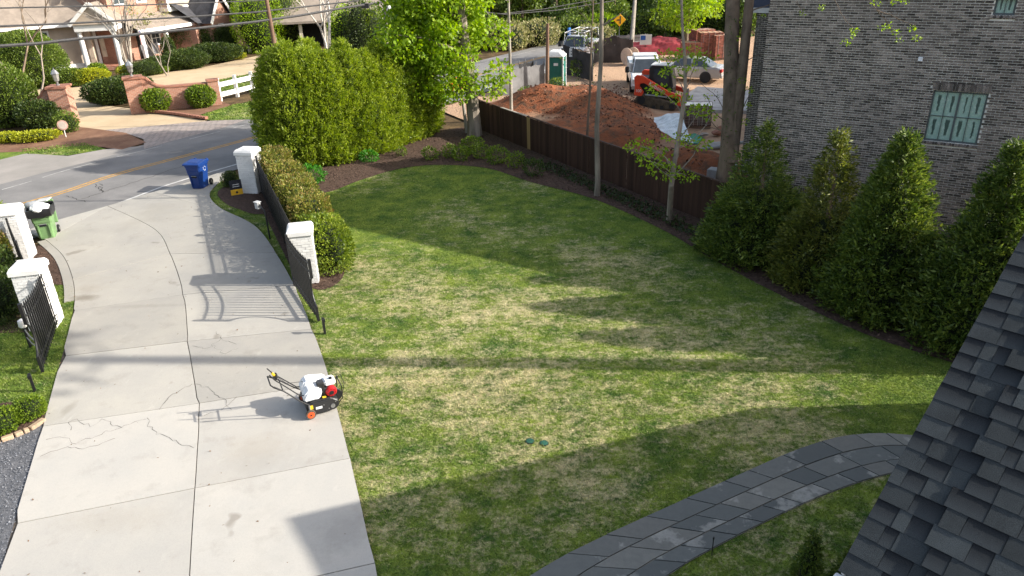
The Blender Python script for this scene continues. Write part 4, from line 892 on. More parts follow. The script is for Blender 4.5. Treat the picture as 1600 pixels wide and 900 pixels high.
def window(par, x0, x1, z0, z1, cols, rows, pm, y=0.09, mull=None):
    f = MB(); t = 0.045
    f.box(((x0 + x1) / 2, y, z0 + t / 2), (x1 - x0, 0.07, t)).box(((x0 + x1) / 2, y, z1 - t / 2), (x1 - x0, 0.07, t)).box((x0 + t / 2, y, (z0 + z1) / 2), (t, 0.069, z1 - z0 - 2 * t)).box((x1 - t / 2, y, (z0 + z1) / 2), (t, 0.069, z1 - z0 - 2 * t))
    w = f.build('window', M_FR, par)
    W_ = (x1 - x0 - 2 * t); H_ = z1 - z0 - 2 * t
    for i in range(1, cols): MB().box((x0 + t + W_ * i / cols, y + 0.004, (z0 + z1) / 2), (0.05 if (mull and i == mull) else 0.016, 0.06, H_)).build('muntin', M_FR, w)
    for j in range(1, rows): MB().box(((x0 + x1) / 2, y + 0.006, z0 + t + H_ * j / rows), (W_, 0.055, 0.018)).build('muntin', M_FR, w)
    for i in range(cols):
        for j in range(rows): MB().box((x0 + t + W_ * (i + 0.5) / cols, y + 0.012, z0 + t + H_ * (j + 0.5) / rows), (W_ / cols - 0.004, 0.012, H_ / rows - 0.004)).build('pane', pm, w)
    return w
window(bh, *wins[0], 4, 2, M_PANE, mull=2); window(bh, *wins[1], 2, 1, M_PANE); window(bh, *wins[2], 2, 1, M_DGL); window(bh, *wins[3], 2, 1, M_TGL)
def soldier(x0, x1, z, h, d=0.02, rowlock=False):
    n = int(round((x1 - x0) / 0.0677)); me = MB().box((0, 0, 0), (0.055, d + 0.012, h)).mesh('soldier_brick', M_BRK)
    for i in range(n): link('soldier_brick', me, wall, (x0 + (x1 - x0) * (i + 0.5) / n, -0.004 if not rowlock else -0.02, z), (R(-18) if rowlock else 0, 0, 0))
soldier(4.60, 5.98, 4.725, 0.185); soldier(4.60, 5.98, 3.20, 0.075, 0.07, True); soldier(1.10, 1.77, 1.32, 0.185); soldier(6.02, 7.16, 1.65, 0.185); soldier(5.56, 6.11, 6.52, 0.07, 0.07, True)
MB().box((4.18, -0.02, 5.41), (0.11, 0.05, 0.11)).build('vent_cover', mat('vent_white', (0.75, 0.76, 0.78), 0.5), bh, bevel=0.006)
M_RF = mat('house_shingle', (0.045, 0.055, 0.072), 0.9, var=0.25, scale=2.2, fine=0.4, fscale=12)
ov = 0.25; e0 = HH + 0.02; RYR = 12.2
rf = MB(); A_ = [(-ov, -ov + 0.25, e0), (WL + ov, -ov + 0.25, e0), (WL + ov, WDp + ov, e0), (-ov, WDp + ov, e0)]; B_ = [(WL / 2, 5.2, RYR), (WL / 2, WDp - 5.2, RYR)]
rf.add(A_ + B_, [(0, 1, 4), (1, 2, 5, 4), (2, 3, 5), (3, 0, 4, 5), (3, 2, 1, 0)]); roof = rf.build('roof', M_RF, bh)
MB().box((WL / 2, -0.01, HH - 0.02), (WL + 0.5, 0.03, 0.16)).build('fascia', mat('fascia_white', (0.66, 0.66, 0.64), 0.6), bh).location.y = -0.02
# rear wing seen past the corner
yw = 4.4; xw = -1.6; hw = 6.1
wg = MB(); wg.box((xw / 2, yw + 3, hw / 2), (-xw - 0.01, 6, hw)); wing = wg.build('wing_wall', M_MORT, bh)
wb = MB(); rr = random.Random(6)
for j in range(int(hw / BP)):
    x = xw - (BL / 2 if j % 2 else 0)
    while x < -0.1: x0, x1 = max(xw, x), min(x + BL - 0.011, -0.02); x += BL; wb.box(((x0 + x1) / 2, yw + 0.006 - rr.uniform(0, 0.006), BP * (j + 0.5)), (x1 - x0, 0.02, BP - 0.011)) if x1 - x0 > 0.04 else None
wb.build('brick_courses', mat('grey_brown_brick', (0.085, 0.075, 0.068), 0.85, var=0.3, scale=5, island=0.5), wing)['kind'] = 'stuff'
MB().box((xw / 2 - 0.08, yw - 0.06, hw + 0.08), (-xw + 0.2, 0.1, 0.17)).build('wing_fascia', MATS['fascia_white'], bh)
rw = MB(); rw.add([(xw - 0.2, yw - 0.1, hw + 0.17), (0.0, yw - 0.1, hw + 0.17), (0.0, yw + 3, hw + 2.6), (xw - 0.2, yw + 3, hw + 2.6), (xw - 0.2, yw + 6, hw + 0.17), (0, yw + 6, hw + 0.17)], [(0, 1, 2, 3), (3, 2, 5, 4), (0, 3, 4), (1, 5, 2), (0, 4, 5, 1)]); rw.build('wing_roof', mat('blue_slate_roof', (0.035, 0.045, 0.07), 0.85, var=0.25, scale=3, fine=0.4, fscale=14), bh)

# ================================================================== near house with the shingled roof
def at(x, y, t): d = ray(x, y); return Vector((d.x * t, d.y * t, CAMH + d.z * t))
P1, P2 = at(1313, 893, 4.6), at(1600, 371, 5.42); UPV = (P2 - P1); RL = UPV.length; UPV.normalize(); HZ = Vector((UPV.x, UPV.y, 0)).normalized(); EV = Vector((HZ.y, -HZ.x, 0)); NV = EV.cross(UPV).normalized()
if NV.z < 0: NV = -NV
oh = thing('near_house', 'near house with blue grey asphalt shingle roof at the right edge', 'house', (P1.x, P1.y, 0))
O_ = oh.location.copy(); ROWS = 27; EXP = RL / 21.0; PITR = math.atan2(UPV.z, math.hypot(UPV.x, UPV.y)); RLEN = EXP * ROWS; RW = 6.0
def rp(s, t, n=0.0): return P1 + EV * s + UPV * t + NV * n - O_
deck = MB(); run = HZ * (2 * RLEN * math.cos(PITR)); top_ = rp(0, RLEN, -0.03)
far0 = rp(0, 0, -0.03) + run
tri0 = [rp(0.03, 0, -0.03), rp(0.03, RLEN, -0.03), far0 + EV * 0.03]; tri1 = [rp(RW, 0, -0.03), rp(RW, RLEN, -0.03), far0 + EV * RW]
deck.add(tri0 + tri1, [(0, 1, 2), (5, 4, 3), (0, 3, 4, 1), (1, 4, 5, 2), (2, 5, 3, 0)]); roofo = deck.build('roof', M_RF, oh)
M_SHG = [mat('shingle_slate', (0.050, 0.059, 0.064), 0.95, var=0.2, scale=4, bump=0.9, bscale=260, fine=0.75, fscale=170, island=0.16, spec=0.15), mat('shingle_blue', (0.066, 0.078, 0.084), 0.95, var=0.2, scale=4, bump=0.9, bscale=260, fine=0.75, fscale=170, island=0.16, spec=0.15)]
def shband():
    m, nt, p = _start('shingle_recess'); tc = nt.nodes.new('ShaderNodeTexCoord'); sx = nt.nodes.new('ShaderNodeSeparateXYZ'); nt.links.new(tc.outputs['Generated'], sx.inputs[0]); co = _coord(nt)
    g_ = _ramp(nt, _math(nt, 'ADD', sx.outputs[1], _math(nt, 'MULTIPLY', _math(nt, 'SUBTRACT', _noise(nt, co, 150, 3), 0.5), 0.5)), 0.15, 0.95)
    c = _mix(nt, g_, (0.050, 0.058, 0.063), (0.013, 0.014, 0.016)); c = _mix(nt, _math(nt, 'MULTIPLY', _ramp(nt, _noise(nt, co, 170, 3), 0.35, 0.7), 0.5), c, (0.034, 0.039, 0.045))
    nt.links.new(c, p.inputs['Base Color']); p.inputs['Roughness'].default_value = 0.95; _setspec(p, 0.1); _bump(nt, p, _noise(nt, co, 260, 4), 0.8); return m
M_SHB = shband(); Mrot = Matrix((EV, UPV, NV)).transposed(); eul = Mrot.to_euler(); sh_me = {}
def shm(w, h, k, m):
    key = (round(w / 0.02), k)
    if key not in sh_me: sh_me[key] = MB().box((0, 0, 0), (key[0] * 0.02 - 0.003, h, 0.004)).mesh('shingle', m)
    return sh_me[key], key[0] * 0.02
rr = random.Random(12)
def pxp(p):
    q = p + O_ - Vector((0, 0, CAMH)); f = q.dot(_f); return 800 + FPX * q.dot(_cr) / f, 450 - FPX * q.dot(_cu) / f
restsh = MB(); nsh = 0
for r_ in range(ROWS):
    s = -0.012 - rr.uniform(0, 0.003); kind = rr.random() < 0.5
    while s < RW:
        w = rr.choice((0.08, 0.12, 0.14, 0.16, 0.18, 0.22)); kind = not kind; k = (0 if rr.random() < 0.5 else 1) if kind else 2
        if k == 2: w = min(w, 0.22)
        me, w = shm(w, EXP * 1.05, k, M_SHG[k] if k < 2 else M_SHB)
        c = rp(s + w / 2, EXP * (r_ + 0.5), 0); X, Y = pxp(c)
        lift = 0.004 + (0.0014 if k < 2 else 0.0)
        if X > 1475 + (830 - Y) * 0.48: lift += 0.012
        if X < 1700 and Y > 250 and Y < 1000 and nsh < 300:
            o = link('shingle', me, roofo, rp(s + w / 2, EXP * (r_ + 0.5) + rr.uniform(-0.003, 0.003), lift)); o.rotation_euler = (Mrot @ Matrix.Rotation(R(-1.5), 3, 'X').to_3x3()).to_euler(); nsh += 1
        else: restsh.box(rp(s + w / 2, EXP * (r_ + 0.5), lift), (w - 0.003, EXP * 1.05, 0.006), Mrot @ Matrix.Rotation(R(-1.5), 3, 'X'))
        s += w
restsh.build('shingle_courses', M_SHG[0], roofo)['kind'] = 'stuff'
gt = MB(); g0 = rp(-0.03, -0.07, -0.05); g1 = rp(RW, -0.07, -0.05); gt.beam(g0, g1, 0.11, 0.09); gt.build('gutter', mat('gutter_white', (0.68, 0.69, 0.71), 0.4), oh, bevel=0.01)
rk = MB(); rk.beam(rp(0.012, 0, -0.075), rp(0.012, RLEN, -0.075), 0.02, 0.12, NV); rk.build('rake_board', MATS['fascia_white'], oh)
wl = MB(); ez = P1.z - 0.25
c4 = [rp(0.35, 0.35, 0), rp(RW - 0.3, 0.35, 0), rp(RW - 0.3, 0.35, 0) + run - HZ * 0.7, rp(0.35, 0.35, 0) + run - HZ * 0.7]
wl.prism([(c.x, c.y) for c in c4], -0.1, ez); wl.build('wall', mat('pale_siding', (0.45, 0.44, 0.42), 0.8), oh)
gw = MB(); gx0, gx1 = 10.0, 17.0; AP = (8.45, 7.25); EVs = (11.85, 2.75); EN = (3.0, 5.3)  # unseen wing, outline shaped so its shadow fits the lawn and driveway
prof = [(EN[0], EN[1]), (AP[0], AP[1]), (EVs[0], EVs[1])]
vs_ = [Vector((gx0, y, z)) - O_ for y, z in prof] + [Vector((gx1, y, z)) - O_ for y, z in prof]
gw.add(vs_, [(0, 1, 2), (5, 4, 3), (0, 3, 4, 1), (1, 4, 5, 2), (2, 5, 3, 0)]); gw.build('wing_roof', M_RF, oh)
MB().box(Vector((13.5, 8.5, 1.4)) - O_, (6.4, 6.0, 3.0)).build('wing_wall', MATS['pale_siding'], oh)  # unseen wall added under the shadow-casting wing roof
# ================================================================== vegetation
L_ARB = leafmat('arborvitae_sprays', [(0.07, 0.12, 0.012), (0.23, 0.30, 0.028), (0.40, 0.45, 0.06)], trans=0.4)
L_ARBD = leafmat('dark_conifer_sprays', [(0.028, 0.058, 0.012), (0.10, 0.150, 0.025), (0.25, 0.295, 0.052)])
L_ARBY = leafmat('sparse_conifer_sprays', [(0.04, 0.060, 0.012), (0.12, 0.145, 0.024), (0.25, 0.24, 0.05)])
L_PHO = leafmat('photinia_leaves', [(0.035, 0.060, 0.010), (0.12, 0.150, 0.020), (0.23, 0.235, 0.04), (0.28, 0.22, 0.06), (0.24, 0.11, 0.05)], pscale=1.6)
L_PHOG = leafmat('photinia_green_leaves', [(0.045, 0.085, 0.008), (0.15, 0.21, 0.018), (0.30, 0.34, 0.04)])
L_MAP = leafmat('bright_spring_leaves', [(0.10, 0.19, 0.008), (0.235, 0.36, 0.014), (0.37, 0.47, 0.03)], trans=0.4)
L_BOX = leafmat('boxwood_leaves', [(0.03, 0.065, 0.006), (0.12, 0.19, 0.014), (0.24, 0.31, 0.026)])
L_DKS = leafmat('dark_shrub_leaves', [(0.016, 0.034, 0.008), (0.048, 0.08, 0.014), (0.11, 0.14, 0.026)])
L_LIM = leafmat('lime_shrub_leaves', [(0.20, 0.24, 0.015), (0.34, 0.36, 0.02), (0.46, 0.46, 0.035)])
L_MID = leafmat('mid_green_leaves', [(0.04, 0.075, 0.01), (0.115, 0.17, 0.022), (0.21, 0.27, 0.045)])
L_WOOD = leafmat('woodland_leaves', [(0.022, 0.045, 0.010), (0.06, 0.10, 0.018), (0.13, 0.17, 0.03)], trans=0.35)
L_BEIGE = leafmat('beige_blossom', [(0.12, 0.14, 0.035), (0.30, 0.29, 0.11), (0.48, 0.40, 0.25)], trans=0.3)
L_IVY = leafmat('ivy_leaves', [(0.012, 0.025, 0.008), (0.03, 0.05, 0.012), (0.055, 0.07, 0.02)])
M_CORE = mat('core_shade', (0.014, 0.022, 0.007), 0.95, var=0.3); M_BARK = mat('grey_bark', (0.235, 0.195, 0.155), 0.9, var=0.35, scale=4, stretch=(1, 1, 0.25), bump=0.7, bscale=25)  # M_CORE: dark green that paints the shade inside crowns
M_BARKD = mat('dark_bark', (0.17, 0.125, 0.088), 0.95, var=0.35, scale=4, stretch=(1, 1, 0.2), bump=0.9, bscale=18); M_BARKL = mat('pale_bark', (0.30, 0.265, 0.225), 0.85, var=0.3, scale=3, stretch=(1, 1, 0.4), bump=0.4, bscale=30); M_BARKW = mat('white_bark', (0.5, 0.47, 0.42), 0.8, var=0.2, scale=5)

def arb_mesh(h, r, n, seed, m, sparse_top=0.0, L=0.2, W_=0.085, pw=1.7, point=0.75, per=15, cl=0.15, thin=0.5):
    """conifer crown of spray clusters"""
    g_ = np.random.default_rng(seed); nb = n // per; t = g_.uniform(0, 1, nb * 3); prof = (1 - t ** pw) ** point * (0.84 + 0.16 * np.minimum(1, t / 0.10))
    keep = g_.uniform(0, 1, len(t)) < prof + 0.08
    if sparse_top: keep &= ~((t > thin) & (g_.uniform(0, 1, len(t)) < sparse_top))
    t = t[keep][:nb]; prof = prof[keep][:nb]; nb = len(t); a = g_.uniform(0, 2 * np.pi, nb)
    lump = 1 + 0.15 * vnoise(np.column_stack([np.cos(a) * 2, np.sin(a) * 2, t * h * 1.1]), 1.6, seed) + 0.12 * vnoise(np.column_stack([np.cos(a) * 3, np.sin(a) * 3, t * h * 2]), 3.0, seed + 9) + g_.normal(0, 0.07, nb)
    if sparse_top: lump *= np.where(t > thin, 0.8 + 0.35 * vnoise(np.column_stack([np.cos(a), np.sin(a), t * h]), 5.0, seed + 4), 1)
    rad = np.maximum(0.04, r * prof * lump) * (1 - 0.40 * g_.uniform(0, 1, nb) ** 2.4)
    C = np.column_stack([np.cos(a) * rad, np.sin(a) * rad, t * h + 0.02]); out = np.column_stack([np.cos(a), np.sin(a), np.zeros(nb)])
    A = nrm(out * g_.uniform(0.5, 1.1, nb)[:, None] + np.array([0, 0, 0.55]) + g_.normal(0, 0.25, (nb, 3)))
    k = np.repeat(np.arange(nb), per); n = len(k); u = g_.uniform(-1.0, 0.7, n)
    P = C[k] + A[k] * (u * cl * 1.3)[:, None] + g_.normal(0, cl * 0.42, (n, 3)) * (1.15 - 0.5 * (u[:, None] + 1)); P[:, 2] = np.maximum(0.02, P[:, 2])
    D = A[k] + g_.normal(0, 0.42, (n, 3)); D[:, 2] -= 0.10
    return leaves('crown', P, D, L * g_.uniform(0.55, 1.3, n), W_ * g_.uniform(0.6, 1.3, n), m, g_, 0.1)
def core_mesh(prof, seed, m=None, n=14):  # solid dark body standing for the shaded inside of the foliage
    o = MB(); o.lathe(prof, n=n); P = np.array(o.v); k = 1 + 0.10 * vnoise(P, 2.5, seed); o.v = [(p[0] * q, p[1] * q, p[2]) for p, q in zip(o.v, k)]; return o.mesh('shade_core', m or M_CORE, smooth=True)
def trunk_seg(o, pts, r0, r1, n=8):
    k = len(pts); o.tube(pts, [r0 + (r1 - r0) * (i / (k - 1)) ** 0.8 for i in range(k)], n)
def bend(a, b, g_, amt=0.12, k=6):
    a, b = np.array(a, float), np.array(b, float); L = np.linalg.norm(b - a); off = g_.normal(0, amt * L, 3)
    return [tuple(a + (b - a) * t + off * math.sin(math.pi * t) + g_.normal(0, 0.012 * L, 3) * (0 < t < 1)) for t in np.linspace(0, 1, k)]
def clump_crown(centers, radii, per, leaf, m, seed, flat=0.8, droop=0.15, name='crown', asp=0.62):
    g_ = np.random.default_rng(seed); P = []; D = []
    for c, r in zip(centers, radii):
        k = int(per * r * r); u = unit(g_, k); rad = r * g_.uniform(0.25, 1, k) ** 0.5
        p = u * rad[:, None] * np.array([1, 1, flat]); P.append(p + np.array(c)); d = u * 0.7 + g_.normal(0, 0.6, (k, 3)); d[:, 2] -= droop; D.append(d)
    P = np.concatenate(P); D = np.concatenate(D); n = len(P); L = leaf * g_.uniform(0.6, 1.3, n)
    return leaves(name, P, D, L, L * asp, m, g_, 0.12, 0.4)
def ell_centers(n, c, rr, g_, shell=0.55):
    u = unit(g_, n); q = (shell + (1 - shell) * g_.uniform(0, 1, n))[:, None]; return u * q * np.array(rr) + np.array(c)
def tree(name, label, loc, H_, r0, path, crown_c, crown_r, nclump, cr, per, leaf, lm, bm_, seed, limbs=9, group=None, shell=0.5, extra=None, flat=0.75, limb_r=0.35, n=8):
    t = thing(name, label, 'tree', loc, 0, group); g_ = np.random.default_rng(seed); C = ell_centers(nclump, crown_c, crown_r, g_, shell)
    o = MB(); trunk_seg(o, path, r0, r0 * 0.35, n)
    if extra: C = np.concatenate([C, np.array(extra)]) if nclump else np.array(extra)
    pa = np.array(path)
    for c in (C if limbs >= len(C) else C[g_.choice(len(C), limbs, replace=False)]):
        zt = np.clip(c[2] - 0.35 * np.linalg.norm(c[:2] - pa[-1, :2]) - 0.2, pa[0, 2] + 0.25 * (pa[-1, 2] - pa[0, 2]), pa[-1, 2]); b = np.array([np.interp(zt, pa[:, 2], pa[:, k]) for k in range(3)])
        trunk_seg(o, bend(b, c, g_), r0 * limb_r * (1 - 0.6 * (zt - pa[0, 2]) / max(0.1, pa[-1, 2] - pa[0, 2])), 0.012, 5)
    o.build('trunk', bm_, t, smooth=True)
    if len(C): link('crown', clump_crown(C, cr * g_.uniform(0.65, 1.25, len(C)), per, leaf, lm, seed + 1, flat), t)
    return t
def shrub_mesh(rx, ry, h, n, leaf, m, seed, lump=0.13, asp=0.55, boxy=1.0, inner=0.35):
    g_ = np.random.default_rng(seed); u = unit(g_, n)
    if boxy != 1.0: u = np.sign(u) * np.abs(u) ** boxy; u = u / np.max(np.abs(u), axis=1, keepdims=True) * (0.55 + 0.45 * np.linalg.norm(u / np.max(np.abs(u), axis=1, keepdims=True), axis=1, keepdims=True) ** -1)
    k = 1 + lump * vnoise(u, 3.2, seed) + lump * 0.6 * vnoise(u, 7.5, seed + 3)
    q = k * (1 - inner * g_.uniform(0, 1, n) ** 2); P = u * q[:, None] * np.array([rx, ry, h * 0.52]) + np.array([0, 0, h * 0.48]); P[:, 2] = np.maximum(0.02, P[:, 2])
    D = u * 0.8 + g_.normal(0, 0.5, (n, 3)) + np.array([0, 0, 0.35]); L = leaf * g_.uniform(0.6, 1.3, n); return leaves('foliage', P, D, L, L * asp, m, g_, 0.1, 0.3)
SHC = {}
def shrub(name, label, loc, rx, ry, h, lm, leaf=0.06, dens=900, seed=1, group=None, cat='shrub', rot=0.0, lump=0.13, boxy=1.0, core=True, asp=0.55, stems=False):
    t = thing(name, label, cat, loc, rot, group); n = int(dens * (rx + ry) * (rx + ry + 2 * h) * 0.8) + 60; key = (round(rx, 2), round(ry, 2), round(h, 2), lm.name, leaf, seed)
    if key not in SHC: SHC[key] = shrub_mesh(rx, ry, h, n, leaf, lm, seed, lump, asp, boxy)
    link('foliage', SHC[key], t)
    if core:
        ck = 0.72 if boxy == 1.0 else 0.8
        c = core_mesh([(0.2, 0.02), (0.75, h * 0.12), (0.95, h * 0.4), (0.85, h * 0.7), (0.45, h * 0.86), (0.02, h * 0.9)], seed); o = link('shade_core', c, t, (0, 0, 0.0)); o.scale = (rx * ck, ry * ck, 0.97)
    else:
        o = MB(); g_ = np.random.default_rng(seed + 5)
        for k in range(6): a = g_.uniform(0, 6.28); trunk_seg(o, bend((0.03 * math.cos(a), 0.03 * math.sin(a), 0), (rx * 0.6 * math.cos(a), ry * 0.6 * math.sin(a), h * 0.75), g_), 0.012 + 0.01 * h, 0.004, 5)
        o.build('stem', M_BARKD, t)
    return t

# ---- tall arborvitae screen
arb = [arb_mesh(4.6, 1.25, 36000, 31 + k, L_ARB, 0.0, 0.135, 0.046, 3.0, 0.6, cl=0.17, per=18) for k in range(3)]
arbc = core_mesh([(0.75, 0.02), (0.86, 0.5), (0.84, 1.8), (0.74, 2.9), (0.5, 3.7), (0.05, 4.25)], 3, mat('screen_core_shade', (0.035, 0.055, 0.012), 0.95, var=0.3))  # lighter core colour, painted shade inside the screen
HC_ = [(-9.65, 31.75, 4.85), (-9.0, 31.55, 5.1), (-8.3, 31.9, 4.85), (-7.65, 32.3, 4.65), (-7.0, 33.0, 4.95), (-6.3, 33.7, 4.5), (-5.75, 34.5, 4.7), (-5.25, 35.4, 4.3), (-4.75, 36.3, 4.2), (-4.3, 37.3, 3.8), (-9.4, 32.8, 4.85), (-8.5, 33.2, 5.05)]
hl = ['arborvitae at the street end of the tall screen, above the white pillar', 'second arborvitae from the street end of the tall screen', 'third arborvitae from the street end of the tall screen', 'fourth arborvitae from the street end of the tall screen', 'arborvitae in the middle of the tall screen, left of the shaded gap', 'arborvitae in the middle of the tall screen, right of the shaded gap', 'arborvitae behind the bright green fern-like plant in the mulch', 'third arborvitae from the maple end of the screen', 'second arborvitae from the maple end of the screen', 'last arborvitae of the tall screen, next to the maple trunk', 'back-row arborvitae rising behind the street end of the screen', 'back-row arborvitae rising behind the third of the screen']
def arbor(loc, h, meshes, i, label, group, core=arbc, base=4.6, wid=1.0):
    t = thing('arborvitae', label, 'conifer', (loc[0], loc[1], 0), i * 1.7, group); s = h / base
    link('crown', meshes[i % len(meshes)], t, scale=(wid, wid, s)); link('shade_core', core, t, scale=(wid, wid, s))
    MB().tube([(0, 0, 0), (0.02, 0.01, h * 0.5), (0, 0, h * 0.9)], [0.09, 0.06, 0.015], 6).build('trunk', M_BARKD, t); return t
for i, (x, y, h) in enumerate(HC_): arbor((x, y), h, arb, i, hl[i], 'tall arborvitae screen', wid=0.88)
# ---- four conifers in front of the brick house
con = [arb_mesh(4.3, 1.5, 29000, 41, L_ARBD, 0.66, 0.135, 0.042, 1.15, thin=0.5), arb_mesh(4.3, 1.4, 25000, 42, L_ARBY, 0.62, 0.135, 0.042, 1.0, thin=0.42), arb_mesh(4.5, 1.5, 40000, 43, L_ARBD, 0.0, 0.135, 0.042, 1.02), arb_mesh(4.5, 1.6, 38000, 44, L_ARBD, 0.12, 0.135, 0.042, 1.02)]
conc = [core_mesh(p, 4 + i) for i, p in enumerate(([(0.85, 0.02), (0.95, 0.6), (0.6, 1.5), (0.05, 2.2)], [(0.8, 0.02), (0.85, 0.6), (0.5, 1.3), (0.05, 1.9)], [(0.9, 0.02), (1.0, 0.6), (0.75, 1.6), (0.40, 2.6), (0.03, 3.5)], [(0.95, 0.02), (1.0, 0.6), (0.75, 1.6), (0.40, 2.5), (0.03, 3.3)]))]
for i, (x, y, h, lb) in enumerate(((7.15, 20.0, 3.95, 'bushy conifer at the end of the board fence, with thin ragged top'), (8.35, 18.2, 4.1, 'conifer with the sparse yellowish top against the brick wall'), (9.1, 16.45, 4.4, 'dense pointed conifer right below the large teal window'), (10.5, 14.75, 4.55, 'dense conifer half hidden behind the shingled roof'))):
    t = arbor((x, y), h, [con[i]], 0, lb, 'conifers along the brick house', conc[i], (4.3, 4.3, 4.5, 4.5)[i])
# tiny conifers by the path
tiny = arb_mesh(0.9, 0.2, 2600, 47, L_ARBD, 0, 0.06, 0.022, 1.1, per=6, cl=0.035); tcore = core_mesh([(0.10, 0.0), (0.11, 0.3), (0.05, 0.65), (0.01, 0.8)], 5)
for px, h, lb in (((1260, 905), 0.95, 'small pointed conifer on the grass below the path'), ((1322, 912), 0.75, 'small conifer half hidden by the roof corner')):
    arbor(G(*px), h, [tiny], 0, lb, 'small conifers by the path', tcore, 0.9)
# ---- low photinia hedge: five plants grown together
hp = [Vector((-8.95, 28.0, 0)), Vector((-5.38, 20.25, 0))]; hn = ['low photinia beside the street-side pillar, yellow green', 'second photinia from the street in the low clipped hedge', 'third photinia of the low hedge, reddest on top', 'fourth photinia of the low hedge, red and yellow tips', 'photinia at the lawn end of the low hedge, bright green']
for i in range(5):
    p = hp[0].lerp(hp[1], i / 4.0) + (Vector((-0.12, 0.25, 0)) if i == 4 else Vector()); shrub('photinia_shrub', hn[i], p, 0.62, 1.2, 1.62 if i < 4 else 1.4, L_PHO if i < 4 else L_PHOG, 0.085, 950, 60 + i % 3, 'low photinia hedge', rot=R(25), lump=0.12, boxy=0.75)
for i, (x, y, h, lm, lb) in enumerate(((-15.75, 20.3, 1.5, L_PHO, 'photinia between the two left pillars, reddish yellow leaves'), (-14.6, 18.9, 1.45, L_DKS, 'dark green shrub between the two left pillars'), (-13.6, 17.5, 1.4, L_DKS, 'dark shrub directly left of the near white pillar'))):
    shrub('hedge_shrub', lb, (x, y, 0), 0.85, 1.05, h, lm, 0.085, 750, 66 + i, 'shrubs behind the left fence', rot=R(35), lump=0.1)
lb_ = ['bright conifer at the left picture edge beside the far left pillar', 'conifer at the left picture edge, lower and nearer the camera']
for i, (x, y, h) in enumerate(((-17.15, 22.3, 2.9), (-17.2, 20.6, 2.3))): arbor((x, y), h, [arb[i]], 1, lb_[i], 'conifers at the left edge', arbc, 4.6, 0.75)
for px, r, h, lb in (((8, 672), 0.36, 0.5, 'small round boxwood at the left edge above the edging stones'), ((51, 652), 0.32, 0.46, 'small round boxwood beside the driveway edge')): shrub('boxwood', lb, G(*px), r, r, h, L_BOX, 0.045, 3200, 71 if h > 0.48 else 72, 'two small boxwoods')
shrub('boxwood', 'small dark round shrub between blue cart and street-side pillar', G(362, 291), 0.36, 0.36, 0.62, L_DKS, 0.05, 1800, 73)
# ---- azaleas in the mulch
az = [((512, 246), 0.22, 'tiny sparse sprout in the mulch in front of the tall screen'), ((672, 250), 0.38, 'leftmost young azalea in the mulch along the back of the lawn'), ((704, 246), 0.38, 'second young azalea from the left in the back mulch'), ((722, 251), 0.42, 'third young azalea from the left in the back mulch'), ((737, 240), 0.52, 'tallest young azalea, below the maple trunk'), ((752, 248), 0.42, 'azalea just right of the tallest one'), ((776, 256), 0.50, 'upright azalea in the middle of the back bed'), ((806, 262), 0.40, 'azalea in front of the pale new fence board'), ((833, 275), 0.46, 'dark azalea at the start of the ivy strip')]
az[0] = ((628, 243), 0.26, az[0][2])
for i, (px, r, lb) in enumerate(az): shrub('young_azalea', lb, G(*px), r, r * 0.9, r * 1.5, L_DKS if i == 8 else L_BOX, 0.085, 420, 80 + i % 4, 'young azaleas in the back bed', core=False, lump=0.3, rot=i * 1.1)
shrub('leafy_perennial', 'vivid green leafy clump behind the low photinia hedge', G(487, 287), 0.5, 0.45, 0.75, leafmat('vivid_leaves', [(0.03, 0.13, 0.012), (0.06, 0.22, 0.02), (0.10, 0.30, 0.03)]), 0.10, 500, 91, core=False, lump=0.25)
shrub('leafy_perennial', 'small vivid green clump at the foot of the tall screen', G(577, 253), 0.4, 0.35, 0.5, MATS['vivid_leaves'], 0.09, 500, 92, core=False, lump=0.25)
# ---- ivy along the fence
IVY = GP([(800, 250), (850, 268), (930, 303), (1040, 352), (1098, 385), (1092, 362), (1040, 335), (930, 288), (860, 258)])
g_ = np.random.default_rng(5); Pv = scatter(IVY, 260, g_); n = len(Pv); hz_ = np.abs(g_.normal(0, 0.10, n)) + 0.03
o = link('ivy', leaves('ivy', np.column_stack([Pv, hz_]), g_.normal(size=(n, 3)) + np.array([0, 0, 0.6]), g_.uniform(0.06, 0.13, n), g_.uniform(0.04, 0.09, n), L_IVY, g_, 0.1, 1.0)); tag(o, 'dark ivy and ground cover along the foot of the board fence', 'ivy', kind='stuff')

# ---- trees of the garden
tree('maple_tree', 'big tree with bright spring leaves at the corner of the board fence', (-1.6, 36.0, 0), 9, 0.40, [(0, 0, -0.1), (0.02, 0, 0.5), (-0.1, 0.1, 2.5), (-0.3, 0.2, 5), (-0.5, 0.2, 8), (-0.5, 0.1, 10.5)], (-1.35, 0.3, 5.9), (2.9, 2.4, 4.1), 80, 0.95, 420, 0.20, L_MAP, M_BARK, 101, limbs=22, shell=0.35,
     extra=[(0.9, -0.2, 2.3), (1.3, 0.0, 3.0), (-2.6, -0.4, 2.6), (-1.6, -0.6, 2.2), (-3.0, 0, 3.4), (-0.6, -0.6, 2.5)])
tree('slender_tree', 'thin pale trunk just left of the big maple trunk', (-2.0, 36.6, 0), 5, 0.10, [(0, 0, -0.1), (-0.10, 0.1, 1.2), (-0.25, 0.1, 2.6), (-0.35, 0.1, 5)], (-0.3, 0, 5), (0.8, 0.8, 0.9), 5, 0.5, 200, 0.16, L_MAP, M_BARKL, 102, limbs=4)
tree('slender_tree', 'thin bare trunk behind the left end of the board fence', (0.25, 39.4, 0), 11, 0.10, [(0, 0, -0.1), (0.02, 0, 2), (0.02, 0.05, 5), (0.05, 0, 9), (0, 0, 12)], (-0.6, 0, 7.6), (1.6, 1.4, 3.0), 12, 0.5, 110, 0.16, L_MID, M_BARKL, 103, limbs=10)
